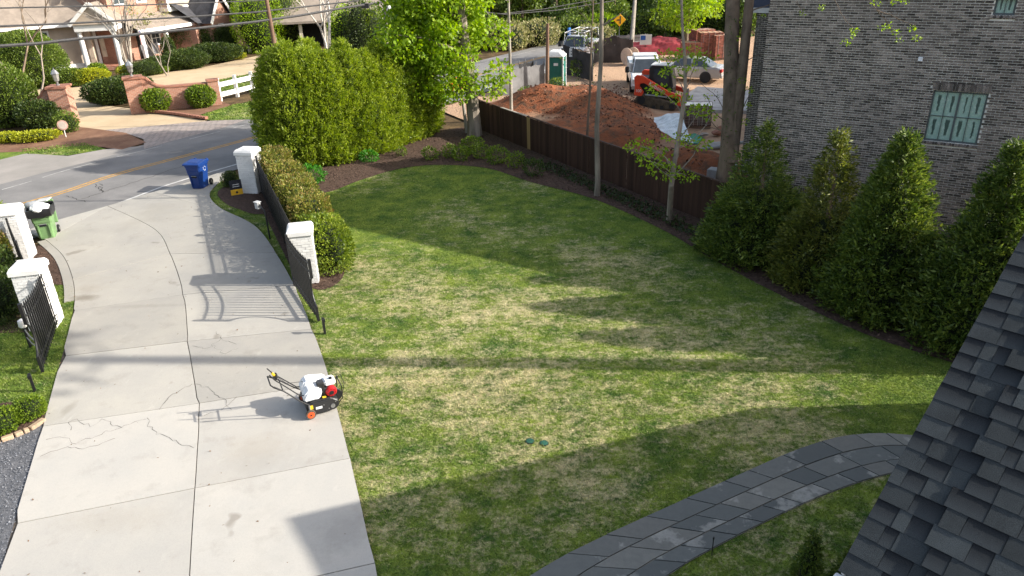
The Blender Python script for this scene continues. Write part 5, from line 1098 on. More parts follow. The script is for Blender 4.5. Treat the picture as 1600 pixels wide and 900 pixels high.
tree('slender_tree', 'straight grey trunk in front of the middle of the board fence', (3.25, 26.05, 0), 10, 0.125, [(0, 0, -0.1), (0.02, 0.0, 0.5), (-0.06, 0, 2.6), (0.05, 0.02, 5), (0.0, 0.05, 8), (0, 0, 11)], (0.0, 0, 8.6), (1.0, 1.0, 1.4), 9, 0.35, 120, 0.12, L_MID, M_BARK, 104, limbs=9, extra=[(-0.5, 0, 5.9), (0.7, -0.2, 6.4), (-0.9, 0.3, 6.8)])
tree('slender_tree', 'very thin sapling trunk rising from the dirt mounds', (3.45, 31.6, 0.2), 6, 0.065, [(0, 0, -0.1), (0.03, 0, 1.2), (0.10, 0, 2.6), (0.12, 0, 4.5), (0.2, 0, 7)], (0.1, 0, 5.4), (1.1, 1.0, 1.6), 12, 0.30, 130, 0.11, L_MID, M_BARKD, 105, limbs=12, extra=[(-0.6, 0, 3.3), (0.5, 0.2, 3.0), (-0.9, 0, 3.9)])
b6 = Vector((5.29, 23.04, 0))
def rel(px, dist, b): p = at(px[0], px[1], dist); return tuple(p - b)
T6D = 23.2
cl6 = [rel(q, T6D + d, b6) for q, d in (((1015, 252), -0.3), ((1035, 240), 0), ((1005, 240), 0.4), ((1000, 228), 0.2), ((1040, 268), -0.3), ((1072, 275), 0.2), ((1062, 152), 0), ((1030, 140), 0.3), ((1092, 172), 0.2), ((1110, 182), 0.2), ((1050, 112), 0), ((1085, 105), -0.3), ((1045, 88), 0.4), ((1075, 80), 0.1), ((1100, 90), 0), ((1060, 215), 0.1), ((1090, 225), 0.2))]
tree('understory_tree', 'slim understory tree with layered lime leaf sprays in front of the fence', b6, 8, 0.10, [(0, 0, -0.1)] + [rel(q, T6D, b6) for q in ((1049, 290), (1056, 240), (1064, 190), (1071, 140), (1070, 90), (1066, 40), (1064, -30))], (0, 0, 0), (1, 1, 1), 0, 0.46, 420, 0.11, L_MAP, M_BARK, 106, limbs=40, extra=cl6, flat=0.35, limb_r=0.28)
# upper crown of the same kind, farther back over the dirt lot
tree('leafy_tree', 'bright green tree standing behind the silver sedan', (14.2, 60.0, 0), 9, 0.18, [(0, 0, -0.1), (0, 0, 2.5), (0.2, 0, 5), (0, 0, 8)], (0, 0, 4.9), (2.6, 2.3, 3.0), 40, 0.85, 150, 0.26, L_MAP, M_BARKD, 107, limbs=12)
b7 = Vector((7.15, 23.75, 0)); T7 = 24.0
t7 = thing('double_trunk_tree', 'thick dark double trunk tree between board fence and brick house', 'tree', b7); o = MB(); g_ = np.random.default_rng(8)
trunk_seg(o, [(0, 0, -0.1), (0.0, 0, 0.4), rel((1138, 240), T7, b7), rel((1142, 150), T7, b7), rel((1143, 60), T7, b7), rel((1147, -40), T7, b7), rel((1150, -200), T7, b7)], 0.33, 0.2, 12)
trunk_seg(o, [rel((1143, 255), T7, b7), rel((1152, 180), T7 - 0.15, b7), rel((1162, 90), T7 - 0.2, b7), rel((1171, 0), T7 - 0.2, b7), rel((1180, -120), T7, b7)], 0.20, 0.14, 10)
tw = [((1135, 190), (1105, 150), 0.02), ((1135, 215), (1085, 170), 0.02), ((1150, 200), (1162, 130), 0.03), ((1152, 205), (1170, 150), 0.025), ((1130, 170), (1095, 130), 0.014), ((1160, 100), (1195, 85), 0.02), ((1168, 20), (1200, 8), 0.03), ((1200, 8), (1250, 18), 0.015), ((1135, 230), (1120, 195), 0.012), ((1128, 205), (1085, 205), 0.014), ((1165, 60), (1190, 40), 0.015),
      ((1175, -60), (1300, -30), 0.05), ((1300, -30), (1370, 15), 0.02), ((1370, 15), (1400, 60), 0.012), ((1370, 15), (1430, 40), 0.012), ((1300, -30), (1335, 45), 0.012), ((1300, -30), (1285, 12), 0.01), ((1175, -60), (1255, 18), 0.012), ((1300, -30), (1395, 2), 0.012)]
def dp7(q): return T7 - 0.3 if q[0] < 1205 else max(16.8, T7 - 0.3 - (q[0] - 1205) * 0.055)
for a, b, r in tw: trunk_seg(o, bend(rel(a, dp7(a), b7), rel(b, dp7(b), b7), g_, 0.06), r, r * 0.5, 5)
o.build('trunk', M_BARKD, t7, smooth=True)
cs = [rel(q, dp7(q) - 0.1, b7) for q in ((1255, 20), (1285, 12), (1335, 45), (1332, 55), (1370, 5), (1378, 42), (1388, 40), (1400, 50), (1405, 62), (1425, 44), (1432, 60), (1398, 2), (1415, 2), (1322, 66), (1192, 25), (1160, 125), (1172, 140), (1105, 150), (1155, 60), (1128, 15), (1120, 25), (1130, -5), (1110, 10), (1168, 165), (1085, 168), (1165, 190))]
link('crown', clump_crown(cs, [0.10 if q_[2] > 5.0 else 0.14 for q_ in cs], 1900, 0.06, L_MAP, 5, 0.6), t7)
# vines up the trunk
vm = [rel((1140 + g_.normal(0, 9), y), T7 - 0.35, b7) for y in range(20, 300, 9)]
link('vine', clump_crown(vm, [0.14] * len(vm), 500, 0.06, L_WOOD, 6, 1.2, name='vine'), t7)
# tall pine out of view to the right: its trunk throws the long shadow across the lawn
tree('pine_tree', 'tall pine right of the view whose trunk shadow crosses the lawn', (17.2, 12.95, 0), 17, 0.42, [(0, 0, -0.1), (0.05, 0, 5), (0, 0.05, 10), (0.05, 0, 16)], (0.3, 0, 15.4), (1.7, 1.7, 1.6), 7, 0.7, 90, 0.3, L_WOOD, M_BARKD, 120, limbs=16)
tree('garden_tree', 'leafy tree right of the view dappling the right side of the lawn', (19.5, 15.4, 0), 9, 0.16, [(0, 0, -0.1), (0.05, 0, 2), (0, 0.05, 5), (0.05, 0, 7)], (0, 0.2, 5.2), (1.7, 1.5, 1.6), 16, 0.65, 120, 0.25, L_WOOD, M_BARKD, 121, limbs=12)
# ================================================================== across the street
def brickmat(name, c1, c2, mo, bw=0.22, bh=0.075):
    if name in MATS: return MATS[name]
    m, nt, p = _start(name); co = _coord(nt, False); sx = nt.nodes.new('ShaderNodeSeparateXYZ'); nt.links.new(co, sx.inputs[0]); cb = nt.nodes.new('ShaderNodeCombineXYZ')
    nt.links.new(_math(nt, 'ADD', sx.outputs[0], sx.outputs[1]), cb.inputs[0]); nt.links.new(sx.outputs[2], cb.inputs[1])
    b = nt.nodes.new('ShaderNodeTexBrick'); nt.links.new(cb.outputs[0], b.inputs['Vector']); b.inputs['Color1'].default_value = (*c1, 1); b.inputs['Color2'].default_value = (*c2, 1); b.inputs['Mortar'].default_value = (*mo, 1)
    b.inputs['Scale'].default_value = 1.0; b.inputs['Brick Width'].default_value = bw; b.inputs['Row Height'].default_value = bh; b.inputs['Mortar Size'].default_value = 0.009
    c = _mix(nt, _math(nt, 'MULTIPLY', _ramp(nt, _noise(nt, co, 1.5, 5), 0.4, 0.7), 0.35), b.outputs[0], tuple(k * 0.6 for k in c1))
    nt.links.new(c, p.inputs['Base Color']); p.inputs['Roughness'].default_value = 0.9; _setspec(p, 0.15); MATS[name] = m; return m
M_RBR = brickmat('red_brick', (0.33, 0.135, 0.085), (0.42, 0.20, 0.13), (0.42, 0.34, 0.28)); M_WTR = mat('white_trim', (0.74, 0.73, 0.70), 0.6, var=0.06); M_STUC = mat('beige_stucco', (0.45, 0.37, 0.29), 0.9, var=0.12, scale=1.2)
M_RFB = mat('weathered_shingle', (0.27, 0.225, 0.185), 0.95, var=0.15, scale=1.2, fine=0.25, fscale=5); M_RFD = mat('dark_shingle', (0.055, 0.055, 0.062), 0.9, var=0.3, scale=2, fine=0.4, fscale=6); M_DARKIN = mat('dark_interior', (0.018, 0.016, 0.015), 0.8); M_GLS = mat('house_glass', (0.05, 0.06, 0.07), 0.1, spec=0.6)
M_SHUT = mat('cream_shutter', (0.55, 0.49, 0.38), 0.7)
FHA = math.atan2(0.53, 0.85)
fh = thing('street_house', 'large beige and red brick house with white columned portico across the street', 'house', (-37.2, 63.9, 0), FHA)
MI = fh.matrix_basis.inverted()
def fl_(p): return MI @ Vector(p)
MB().box((-3.0, 4.0, 1.85), (12.6, 8.0, 3.9)).build('wall', M_STUC, fh); MB().box((-3.0, -0.05, 0.13), (12.6, 0.14, 0.42)).build('base_board', M_WTR, fh); MB().box((3.2, -0.06, 1.9), (0.22, 0.2, 3.7)).build('corner_board', M_WTR, fh)
rf_ = MB(); rf_.add([(-9.8, -0.7, 3.45), (3.6, -0.7, 3.45), (2.6, 5.0, 8.6), (-9.8, 5.0, 8.6), (-9.8, 9, 3.5), (3.6, 9, 3.5)], [(0, 1, 2, 3), (3, 2, 5, 4), (1, 5, 2), (0, 3, 4), (0, 4, 5, 1)]); rf_.build('roof', M_RFB, fh); MB().box((-3.1, -0.72, 3.42), (13.4, 0.08, 0.22)).build('eave_board', M_WTR, fh)
def fwin(p, w, h, facing, par=fh, sh=False, cols=2, rows=2):
    p = Vector(p); rot = facing; t = MB().box((0, 0, 0), (w + 0.24, 0.09, h + 0.26)).build('window', M_WTR, par, loc=p, rot=(0, 0, rot))
    for i in range(cols):
        for j in range(rows): MB().box(((i + 0.5) / cols * w - w / 2, -0.05, (j + 0.5) / rows * h - h / 2), (w / cols - 0.06, 0.03, h / rows - 0.06)).build('pane', M_GLS, t)
    if sh:
        for s in (-1, 1): MB().box((s * (w / 2 + 0.35), -0.02, 0), (0.42, 0.06, h + 0.1)).build('shutter', M_SHUT, t)
    return t
fwin((-0.55, -0.04, 2.55), 0.75, 0.85, 0)
for x in (-5.2, -2.6): fwin((x, -0.04, 2.2), 0.9, 1.5, 0)
# dormer block above the roof
dm_ = MB(); dm_.box((0.2, 3.4, 6.6), (2.0, 3.2, 3.2)); dm_.build('dormer', M_STUC, fh); fwin((0.2, 1.77, 6.5), 0.9, 1.3, 0); MB().box((0.2, 1.76, 5.1), (2.1, 0.1, 0.25)).build('dormer_sill', M_WTR, fh); MB().box((-0.75, 1.72, 6.6), (0.25, 0.12, 3.2)).build('dormer_trim', M_WTR, fh); MB().box((1.15, 1.72, 6.6), (0.25, 0.12, 3.2)).build('dormer_trim', M_WTR, fh)
# portico
A, B = Vector((-34.1, 62.7, 0)), Vector((-31.6, 63.2, 0)); pr_ = math.atan2(B.y - A.y, B.x - A.x) - FHA; po = fl_((A + B) / 2); PW = (B - A).length
por = MB().box((0, 1.3, 3.3), (PW + 0.5, 3.2, 0.5)).build('portico', M_WTR, fh, loc=po, rot=(0, 0, pr_))
g3 = MB(); hw_ = PW / 2 + 0.5; g3.add([(-hw_, -0.45, 3.56), (hw_, -0.45, 3.56), (0, -0.45, 5.15), (-hw_, 3.2, 3.56), (hw_, 3.2, 3.56), (0, 3.2, 5.15)], [(0, 2, 5, 3), (1, 4, 5, 2), (0, 3, 4, 1)]); g3.build('gable_roof', M_RFB, por)
g4 = MB(); g4.add([(-hw_ + 0.2, -0.3, 3.56), (hw_ - 0.2, -0.3, 3.56), (0, -0.3, 5.0)], [(0, 1, 2)]); g4.build('gable_face', M_STUC, por)
for s in (-1, 1): MB().beam((s * hw_, -0.46, 3.52), (0, -0.46, 5.12), 0.08, 0.26).build('rake_board', M_WTR, por)
for s in (-1, 1):
    MB().lathe([(0.26, 0.1), (0.26, 0.3), (0.21, 0.34), (0.18, 2.9), (0.25, 2.96), (0.25, 3.06)], (s * PW / 2, 0, 0), 14).build('column', M_WTR, por, smooth=True); MB().box((s * PW / 2, 1.9, 1.6), (0.35, 0.35, 2.9)).build('column', M_STUC, por)
MB().box((0, 1.4, 0.06), (PW + 0.7, 3.0, 0.22)).build('porch_floor', M_RBR, por)
for k in range(4): MB().box((PW / 2 + 0.55 + 0.33 * k, 0.5, 0.10 - 0.055 * k), (0.34, 2.0, 0.12)).build('step', mat('step_brick', (0.42, 0.25, 0.17), 0.9), por)
MB().box((0.3, 2.95, 1.5), (PW - 0.2, 0.1, 2.7)).build('entry_wall', M_RBR, por); MB().box((0.75, 2.88, 1.25), (0.95, 0.08, 2.1)).build('door', mat('brown_door', (0.14, 0.055, 0.035), 0.5), por); MB().box((-0.55, 2.88, 1.5), (0.5, 0.06, 1.6)).build('sidelight', M_SHUT, por)
# brick block running back along the street
bb0 = Vector((-32.6, 65.2, 0)); bang = math.atan2(0.935, 0.355) ; bk = MB(); bk.box((6.0, 3.0, 3.6), (12.0, 6.0, 7.4)); blk = bk.build('brick_block', M_RBR, fh, loc=fl_(bb0), rot=(0, 0, bang - FHA))
# local to the block: x back along the street, -y faces the street
for x, z, w, h in ((1.2, 5.6, 1.1, 1.6), (3.6, 5.6, 0.9, 1.5), (6.6, 5.6, 1.3, 1.7), (8.6, 5.6, 1.3, 1.7), (4.3, 2.0, 0.9, 1.5), (6.3, 2.0, 0.9, 1.5), (9.4, 2.1, 0.8, 1.3)): fwin((x, -0.05, z), w, h, 0, blk, cols=2, rows=3)
bay = MB().box((7.6, -0.45, 5.4), (4.0, 0.9, 2.6)).build('bay', M_STUC, blk); MB().box((7.6, -0.5, 4.0), (4.2, 1.0, 0.34)).build('bay_skirt', M_WTR, blk)
for x in (5.65, 9.55): MB().box((x, -0.93, 5.4), (0.22, 0.1, 2.6)).build('bay_trim', M_WTR, blk)
for x in (6.7, 8.5): fwin((x, -0.92, 5.7), 1.2, 1.6, 0, blk)
rp_ = MB(); rp_.add([(0.2, -2.5, 2.85), (7.2, -2.5, 2.85), (7.2, 0, 3.9), (0.2, 0, 3.9)], [(0, 1, 2, 3)]); rp_.add([(0.2, -2.5, 2.75), (7.2, -2.5, 2.75), (7.2, 0, 3.0), (0.2, 0, 3.0)], [(3, 2, 1, 0)]); rp_.build('porch_roof', M_RFB, blk); MB().box((3.7, -2.5, 2.72), (7.1, 0.14, 0.28)).build('porch_beam', M_WTR, blk)
for x in (0.5, 3.2, 6.9): MB().box((x, -2.4, 1.3), (0.28, 0.28, 2.6)).build('porch_column', M_WTR, blk, bevel=0.02)
MB().box((3.7, -1.2, 0.1), (7.0, 2.5, 0.25)).build('porch_floor', M_RBR, blk); MB().box((3.0, -0.03, 1.4), (1.6, 0.06, 2.3)).build('porch_opening', M_DARKIN, blk)
rfd = MB(); rfd.add([(-0.5, -0.5, 7.3), (12.5, -0.5, 7.3), (12.5, 6.5, 7.3), (-0.5, 6.5, 7.3), (3, 3, 10.5), (9, 3, 10.5)], [(0, 1, 5, 4), (1, 2, 5), (2, 3, 4, 5), (3, 0, 4), (3, 2, 1, 0)]); rfd.build('main_roof', M_RFD, blk)
# right gabled wing
w0, w1 = G(338, 84), G(369, 76); wv = (w1 - w0); wl_ = wv.length; wa = math.atan2(wv.y, wv.x)
gw_ = MB(); gw_.extr([(0, 0), (wl_, 0), (wl_, 2.9), (wl_ / 2, 5.0), (0, 2.9)], 0, 9); gwo = gw_.build('gable_wing', M_RBR, fh, loc=fl_(w0), rot=(0, 0, wa - FHA))
gr_ = MB(); k_ = 0.35; gr_.add([(-k_, -0.3, 2.65), (wl_ / 2, -0.3, 5.25), (wl_ + k_, -0.3, 2.65), (-k_, 9, 2.65), (wl_ / 2, 9, 5.25), (wl_ + k_, 9, 2.65)], [(0, 1, 4, 3), (1, 2, 5, 4)]); gr_.build('wing_roof', M_RFD, gwo)
for s in (0, 1): MB().beam((-k_ if s == 0 else wl_ + k_, -0.32, 2.62), (wl_ / 2, -0.32, 5.2), 0.07, 0.3).build('rake_board', M_WTR, gwo)
fwin((wl_ * 0.45, -0.05, 1.7), 0.62, 1.35, 0, gwo, True)
lk = MB(); lk.box((0, 0, 1.4), (6.5, 3, 2.8)); lko = lk.build('link_wall', M_RBR, fh, loc=fl_(G(312, 84) + Vector((-0.6, 2.2, 0))), rot=(0, 0, wa - FHA + 0.1))
lr = MB(); lr.add([(-3.4, -1.9, 2.75), (3.4, -1.9, 2.75), (3.4, 1.5, 5.3), (-3.4, 1.5, 5.3)], [(0, 1, 2, 3)]); lr.add([(-3.4, -1.9, 2.6), (3.4, -1.9, 2.6), (3.4, 1.6, 2.6), (-3.4, 1.6, 2.6)], [(3, 2, 1, 0)]); lr.build('link_roof', M_RFD, lko); MB().box((0.5, -1.52, 1.3), (0.9, 0.06, 1.6)).build('door', M_SHUT, lko)
# rocking chairs and flag on the porch
def rocker(p, rz, lb):
    t = thing('rocking_chair', lb, 'chair', p, rz, 'porch rocking chairs'); MB().box((0, 0, 0.42), (0.55, 0.5, 0.05)).build('seat', M_BARKL, t); MB().box((0, 0.27, 0.85), (0.55, 0.05, 0.85), (R(-12), 0, 0)).build('backrest', mat('grey_slat', (0.22, 0.22, 0.23), 0.7), t)
    for s in (-1, 1): MB().tube([(s * 0.25, -0.4, 0.06), (s * 0.25, 0, 0.02), (s * 0.25, 0.45, 0.08)], 0.02, 6).build('rocker', MATS['grey_slat'], t); MB().box((s * 0.28, -0.05, 0.65), (0.06, 0.55, 0.04)).build('armrest', MATS['grey_slat'], t); MB().cyl((s * 0.25, -0.2, 0.04), (s * 0.25, -0.2, 0.65), 0.02).build('leg', MATS['grey_slat'], t); MB().cyl((s * 0.25, 0.22, 0.04), (s * 0.25, 0.22, 0.5), 0.02).build('leg', MATS['grey_slat'], t)
bp_ = lambda x, y: bb0 + Vector((math.cos(bang) * x - math.sin(bang) * y, math.sin(bang) * x + math.cos(bang) * y, 0.23))
rocker(bp_(1.5, -1.5), bang - 0.5, 'left grey rocking chair on the shaded brick porch'); rocker(bp_(2.7, -1.5), bang - 0.5, 'right grey rocking chair on the shaded brick porch')
fg = thing('flag', 'small striped flag hanging beside the porch', 'flag', bp_(0.3, -2.7)); MB().cyl((0, 0.2, 2.0), (0, -0.5, 2.9), 0.02).build('pole', M_WTR, fg)
for k in range(7): MB().box((0, -0.22 - 0.04 * k, 2.0), (0.02, 0.038, 1.0)).build('stripe', mat('flag_red', (0.45, 0.03, 0.04), 0.8) if k % 2 == 0 else M_WTR, fg)
MB().box((0, -0.3, 2.45), (0.026, 0.2, 0.35)).build('canton', mat('flag_blue', (0.02, 0.03, 0.14), 0.8), fg)
# long low outbuilding behind the screen
ob = thing('carport', 'long low carport with dark bays and pale posts behind the tall screen', 'building', G(500, 82) + Vector((-1.0, 3, 0)), R(12)); MB().box((0, 2.5, 1.25), (13, 0.3, 2.5)).build('back_wall', M_DARKIN, ob); rr_ = MB(); rr_.add([(-7, -0.6, 2.5), (7, -0.6, 2.5), (7, 3, 4.3), (-7, 3, 4.3), (-7, -0.6, 2.3), (7, -0.6, 2.3), (7, 3, 2.4), (-7, 3, 2.4)], [(0, 1, 2, 3), (7, 6, 5, 4), (0, 4, 5, 1), (1, 5, 6, 2), (3, 7, 4, 0)]); rr_.build('roof', M_RFB, ob)
for x in (-6, -3.6, -1.2, 1.2, 3.6, 6): MB().box((x, 0, 1.15), (0.3, 0.3, 2.3)).build('post', M_SHUT, ob)
# ---- gate piers and wing walls of brick, lanterns
M_CAPB = mat('brick_cap', (0.30, 0.14, 0.095), 0.9, var=0.2, scale=4)
def lantern(p, lb):
    t = thing('gate_lantern', lb, 'lantern', p, 0.3, 'pier lanterns'); MB().lathe([(0.10, 0), (0.10, 0.05), (0.05, 0.08), (0.06, 0.2), (0.13, 0.24)], n=8).build('base', MATS['grey_metal'], t); MB().lathe([(0.13, 0.24), (0.19, 0.62)], n=6).build('glass', mat('lantern_glass', (0.22, 0.215, 0.20), 0.25), t); MB().lathe([(0.22, 0.62), (0.10, 0.82), (0.03, 0.86), (0.03, 0.95)], n=6).build('roof', MATS['grey_metal'], t)
def pier(p, rz, lb, wing):
    t = thing('brick_pier', lb, 'pier', p, rz, 'brick entrance piers'); MB().box((0, 0, 0.95), (0.95, 0.95, 2.0)).build('pier', M_RBR, t); MB().box((0, 0, 2.0), (1.08, 1.08, 0.12)).build('cap', M_CAPB, t)
    s = 1 if wing > 0 else -1; L = abs(wing); top = [(0.46, 1.95), (0.7, 1.9), (0.95, 1.6), (1.25, 1.38), (1.7, 1.28), (L, 1.25)]
    poly = [(s * x, z) for x, z in top] + [(s * L, -0.05), (s * 0.46, -0.05)]
    if s < 0: poly = poly[::-1]
    MB().extr(poly, -0.22, 0.22).build('wing_wall', M_RBR, t)
    for (x0, z0), (x1, z1) in zip(top, top[1:]): MB().beam((s * x0, 0, z0 + 0.02), (s * x1, 0, z1 + 0.02), 0.54, 0.09).build('coping', M_CAPB, t)
    if L > 3: MB().box((s * (L + 0.25), 0, 0.68), (0.62, 0.62, 1.45)).build('end_pier', M_RBR, t); MB().box((s * (L + 0.25), 0, 1.43), (0.72, 0.72, 0.1)).build('end_cap', M_CAPB, t)
lp_ = G(107, 191); rp2 = G(219, 174); pier(lp_, R(12), 'red brick entrance pier left of the tan driveway, with short curved wing', -2.0); pier(rp2, R(24), 'red brick entrance pier with long curved wing wall behind the round boxwoods', 4.1)
lantern(lp_ + Vector((0, 0, 2.06)), 'grey lantern on the left brick entrance pier'); lantern(rp2 + Vector((0, 0, 2.06)), 'grey lantern on the right brick entrance pier')
kb = thing('brick_kerb', 'low red brick kerb curving along the tan driveway mouth', 'kerb', G(230, 174)); kpts = [G(*q) - kb.location for q in ((230, 175), (250, 176), (270, 178), (290, 181), (310, 184), (324, 186))]
kl = MB().box((0, 0, 0), (0.19, 0.2, 0.14)).mesh('kerb_brick', M_CAPB)
for a, b in zip(kpts, kpts[1:]):
    k = int((b - a).length / 0.2); an = math.atan2((b - a).y, (b - a).x)
    for j in range(k): link('kerb_brick', kl, kb, a.lerp(b, (j + 0.5) / k) + Vector((0, 0, 0.06)), (0, 0, an))
rfn = thing('rail_fence', 'white two rail fence joined to the end of the brick wing wall', 'fence', G(345, 157), 0)
q0, q1 = Vector((0, 0, 0)), G(420, 138) - G(345, 157)
for k in range(4): p = q0.lerp(q1, k / 3); MB().box(p + Vector((0, 0, 0.65)), (0.18, 0.18, 1.4)).build('post', M_WTR, rfn)
for z in (0.35, 0.95): MB().beam(q0 + Vector((0, 0, z)), q1 + Vector((0, 0, z)), 0.08, 0.28).build('rail', M_WTR, rfn)
sg = thing('round_sign', 'small pale pink oval sign on a stake at the left verge', 'sign', G(103, 214), 0.2); MB().lathe([(0.26, -0.01), (0.26, 0.01)], (0, 0, 0.62), 18, 'y').build('board', mat('pink_board', (0.7, 0.42, 0.34), 0.6), sg); MB().lathe([(0.2, -0.004), (0.2, 0.004)], (0, -0.014, 0.62), 18, 'y').build('face', mat('pale_face', (0.72, 0.6, 0.52), 0.6), sg); MB().cyl((0, 0.02, 0), (0, 0.02, 0.5), 0.02).build('stake', M_WTR, sg)
ds = thing('white_yard_sign', 'small white sign on the round boxwood by the right pier', 'sign', G(251, 172), 0.5); MB().box((0, 0, 0.5), (0.34, 0.02, 0.4), (0, R(12), 0)).build('board', M_WTR, ds); MB().cyl((0, 0.02, 0), (0, 0.02, 0.4), 0.015).build('stake', M_BARKD, ds)
# ---- shrubs across the street
SH_ = [((246, 173), 0.85, 0.85, 1.3, L_BOX, 'round clipped boxwood beside the right brick pier', 'boxwood'), ((317, 166), 0.85, 0.85, 1.25, L_BOX, 'round clipped boxwood near the end of the brick wing wall', 'boxwood'), ((178, 161), 1.7, 0.95, 1.5, L_DKS, 'dark clipped hedge on the island of the tan driveway', 'hedge'), ((205, 150), 1.5, 0.9, 1.4, L_DKS, 'dark clipped hedge behind the right brick pier', 'hedge'),
       ((142, 131), 1.4, 0.8, 1.1, L_LIM, 'lime yellow shrub beside the portico', 'shrub'), ((112, 134), 1.3, 0.7, 1.2, L_MID, 'grey green shrub below the small white window', 'shrub'), ((155, 124), 0.75, 0.75, 1.15, L_BOX, 'bright round shrub at the portico steps', 'shrub'), ((66, 200), 1.15, 0.8, 1.5, L_DKS, 'dark clipped shrub in front of the left brick pier', 'shrub'),
       ((20, 195), 1.7, 1.3, 3.2, L_MID, 'loose many-stemmed shrub at the left edge across the street', 'shrub'), ((60, 135), 2.3, 1.8, 4.0, L_MID, 'large rounded evergreen left of the portico', 'shrub'), ((15, 130), 2.4, 1.8, 3.6, L_BOX, 'large leafy shrub at the left picture edge before the house', 'shrub'), ((12, 221), 1.0, 0.5, 0.45, L_LIM, 'yellow green ground shrub at the left verge edge', 'shrub'), ((60, 219), 1.2, 0.5, 0.5, L_LIM, 'yellow green ground shrub right of the pink sign', 'shrub'), ((108, 205), 0.6, 0.5, 1.0, L_MID, 'thin pale shrub at the foot of the left pier', 'shrub'),
       ((225, 117), 1.5, 0.9, 1.0, L_DKS, 'dark hedge mound behind the lantern of the right pier', 'hedge'), ((255, 110), 1.6, 0.9, 1.1, L_DKS, 'dark hedge mound in front of the porch column', 'hedge'), ((293, 106), 1.9, 1.2, 1.5, L_DKS, 'large dark mounded shrub at the bend of the tan driveway', 'shrub'), ((338, 96), 2.2, 1.1, 1.5, L_DKS, 'long dark mounded shrub beside the tan driveway', 'shrub'), ((300, 84), 1.8, 1.5, 3.2, L_DKS, 'tall dark shrub in front of the brick link wall', 'shrub'), ((335, 82), 2.3, 1.5, 2.5, L_DKS, 'dark reddish hedge below the shuttered gable window', 'hedge'), ((268, 98), 0.6, 0.6, 2.2, L_DKS, 'narrow dark conifer beside the porch', 'shrub'),
       ((373, 92), 0.7, 0.5, 0.6, L_LIM, 'lime shrub at the right end of the house bed', 'shrub'), ((240, 115), 1.3, 0.5, 0.5, L_BOX, 'low bright green ground cover along the tan driveway', 'shrub'), ((195, 119), 0.5, 0.5, 0.8, L_LIM, 'small lime shrub at the foot of the bare crape myrtle', 'shrub')]
for i, (px, rx, ry, h, lm, lb, nm) in enumerate(SH_): shrub(nm if nm != 'shrub' else 'garden_shrub', lb, G(*px), rx, ry, h, lm, 0.13 if h > 1 else 0.10, 520, 200 + i, 'shrubs across the street', cat=nm, rot=R(20), lump=0.05 if nm != 'shrub' else 0.14)
def bare(name, lb, loc, H_, n, spread, m, seed, r0=0.09, leafm=None, lean=(0, 0)):
    t = thing(name, lb, 'tree', loc); g_ = np.random.default_rng(seed); o = MB(); tips = []
    def grow(p, d, L, r, dep):
        q = p + d * L; mid = (p + q) / 2 + g_.normal(0, 0.04 * L, 3); o.tube([tuple(p), tuple(mid), tuple(q)], [r, r * 0.85, r * 0.68], 5, caps=False)
        if dep == 0: tips.append(q); return
        for _ in range(2 if dep > 1 else 3):
            nd = d + g_.normal(0, 0.34, 3); nd[2] += 0.12; nd /= np.linalg.norm(nd); grow(q, nd, L * g_.uniform(0.6, 0.8), r * 0.64, dep - 1)
    for k in range(n):
        a = g_.uniform(0, 6.28); d = np.array([math.cos(a) * spread + lean[0], math.sin(a) * spread + lean[1], 1.0]); d /= np.linalg.norm(d); grow(np.array([math.cos(a) * 0.08, math.sin(a) * 0.08, 0.0]), d, H_ * 0.36, r0 * g_.uniform(0.6, 1), 4)
    o.build('trunk', m, t, smooth=True)
    if leafm: link('crown', clump_crown(tips, [0.22] * len(tips), 90, 0.16, leafm, seed), t)
    return t
bare('crape_myrtle', 'bare many-stemmed crape myrtle in front of the portico', G(207, 118), 7.0, 6, 0.16, M_BARKL, 301, 0.12, lean=(-0.04, 0))
bare('crape_myrtle', 'bare pale tree with reddish buds before the brick porch', G(262, 118), 5.0, 3, 0.35, M_BARKL, 302, 0.05, L_BEIGE)
bare('bare_tree', 'leafless spreading tree at the upper left corner', (-33.5, 52.0, 0), 9.5, 3, 0.45, M_BARKD, 303, 0.13, lean=(0.12, 0))
bare('bare_tree', 'leafless tree with thin branches in front of the beige wall', (-31.0, 50.0, 0), 8.0, 2, 0.5, M_BARK, 304, 0.09, lean=(-0.1, 0))
bare('white_trunk_tree', 'pale trunked forked tree above the tall screen', G(513, 92), 7.5, 3, 0.25, M_BARKW, 305, 0.15, L_MID)
for px, rx, h, lm, lb in (((565, 88), 1.3, 4.6, L_DKS, 'left of two rounded dark shrubs behind the utility pole'), ((583, 86), 1.5, 4.3, L_BOX, 'right of two rounded shrubs behind the utility pole'), ((545, 82), 1.6, 4.0, L_MAP, 'bright leafy shrub beside the carport'), ((410, 80), 2.4, 5.5, L_MAP, 'bright green tree right of the brick gable'), ((440, 74), 2.6, 6.0, L_MID, 'green tree behind the brown utility pole')):
    shrub('rounded_shrub', lb, G(*px), rx, rx, h, lm, 0.17, 110, int(px[0]), 'shrubs behind the tall screen', lump=0.12)
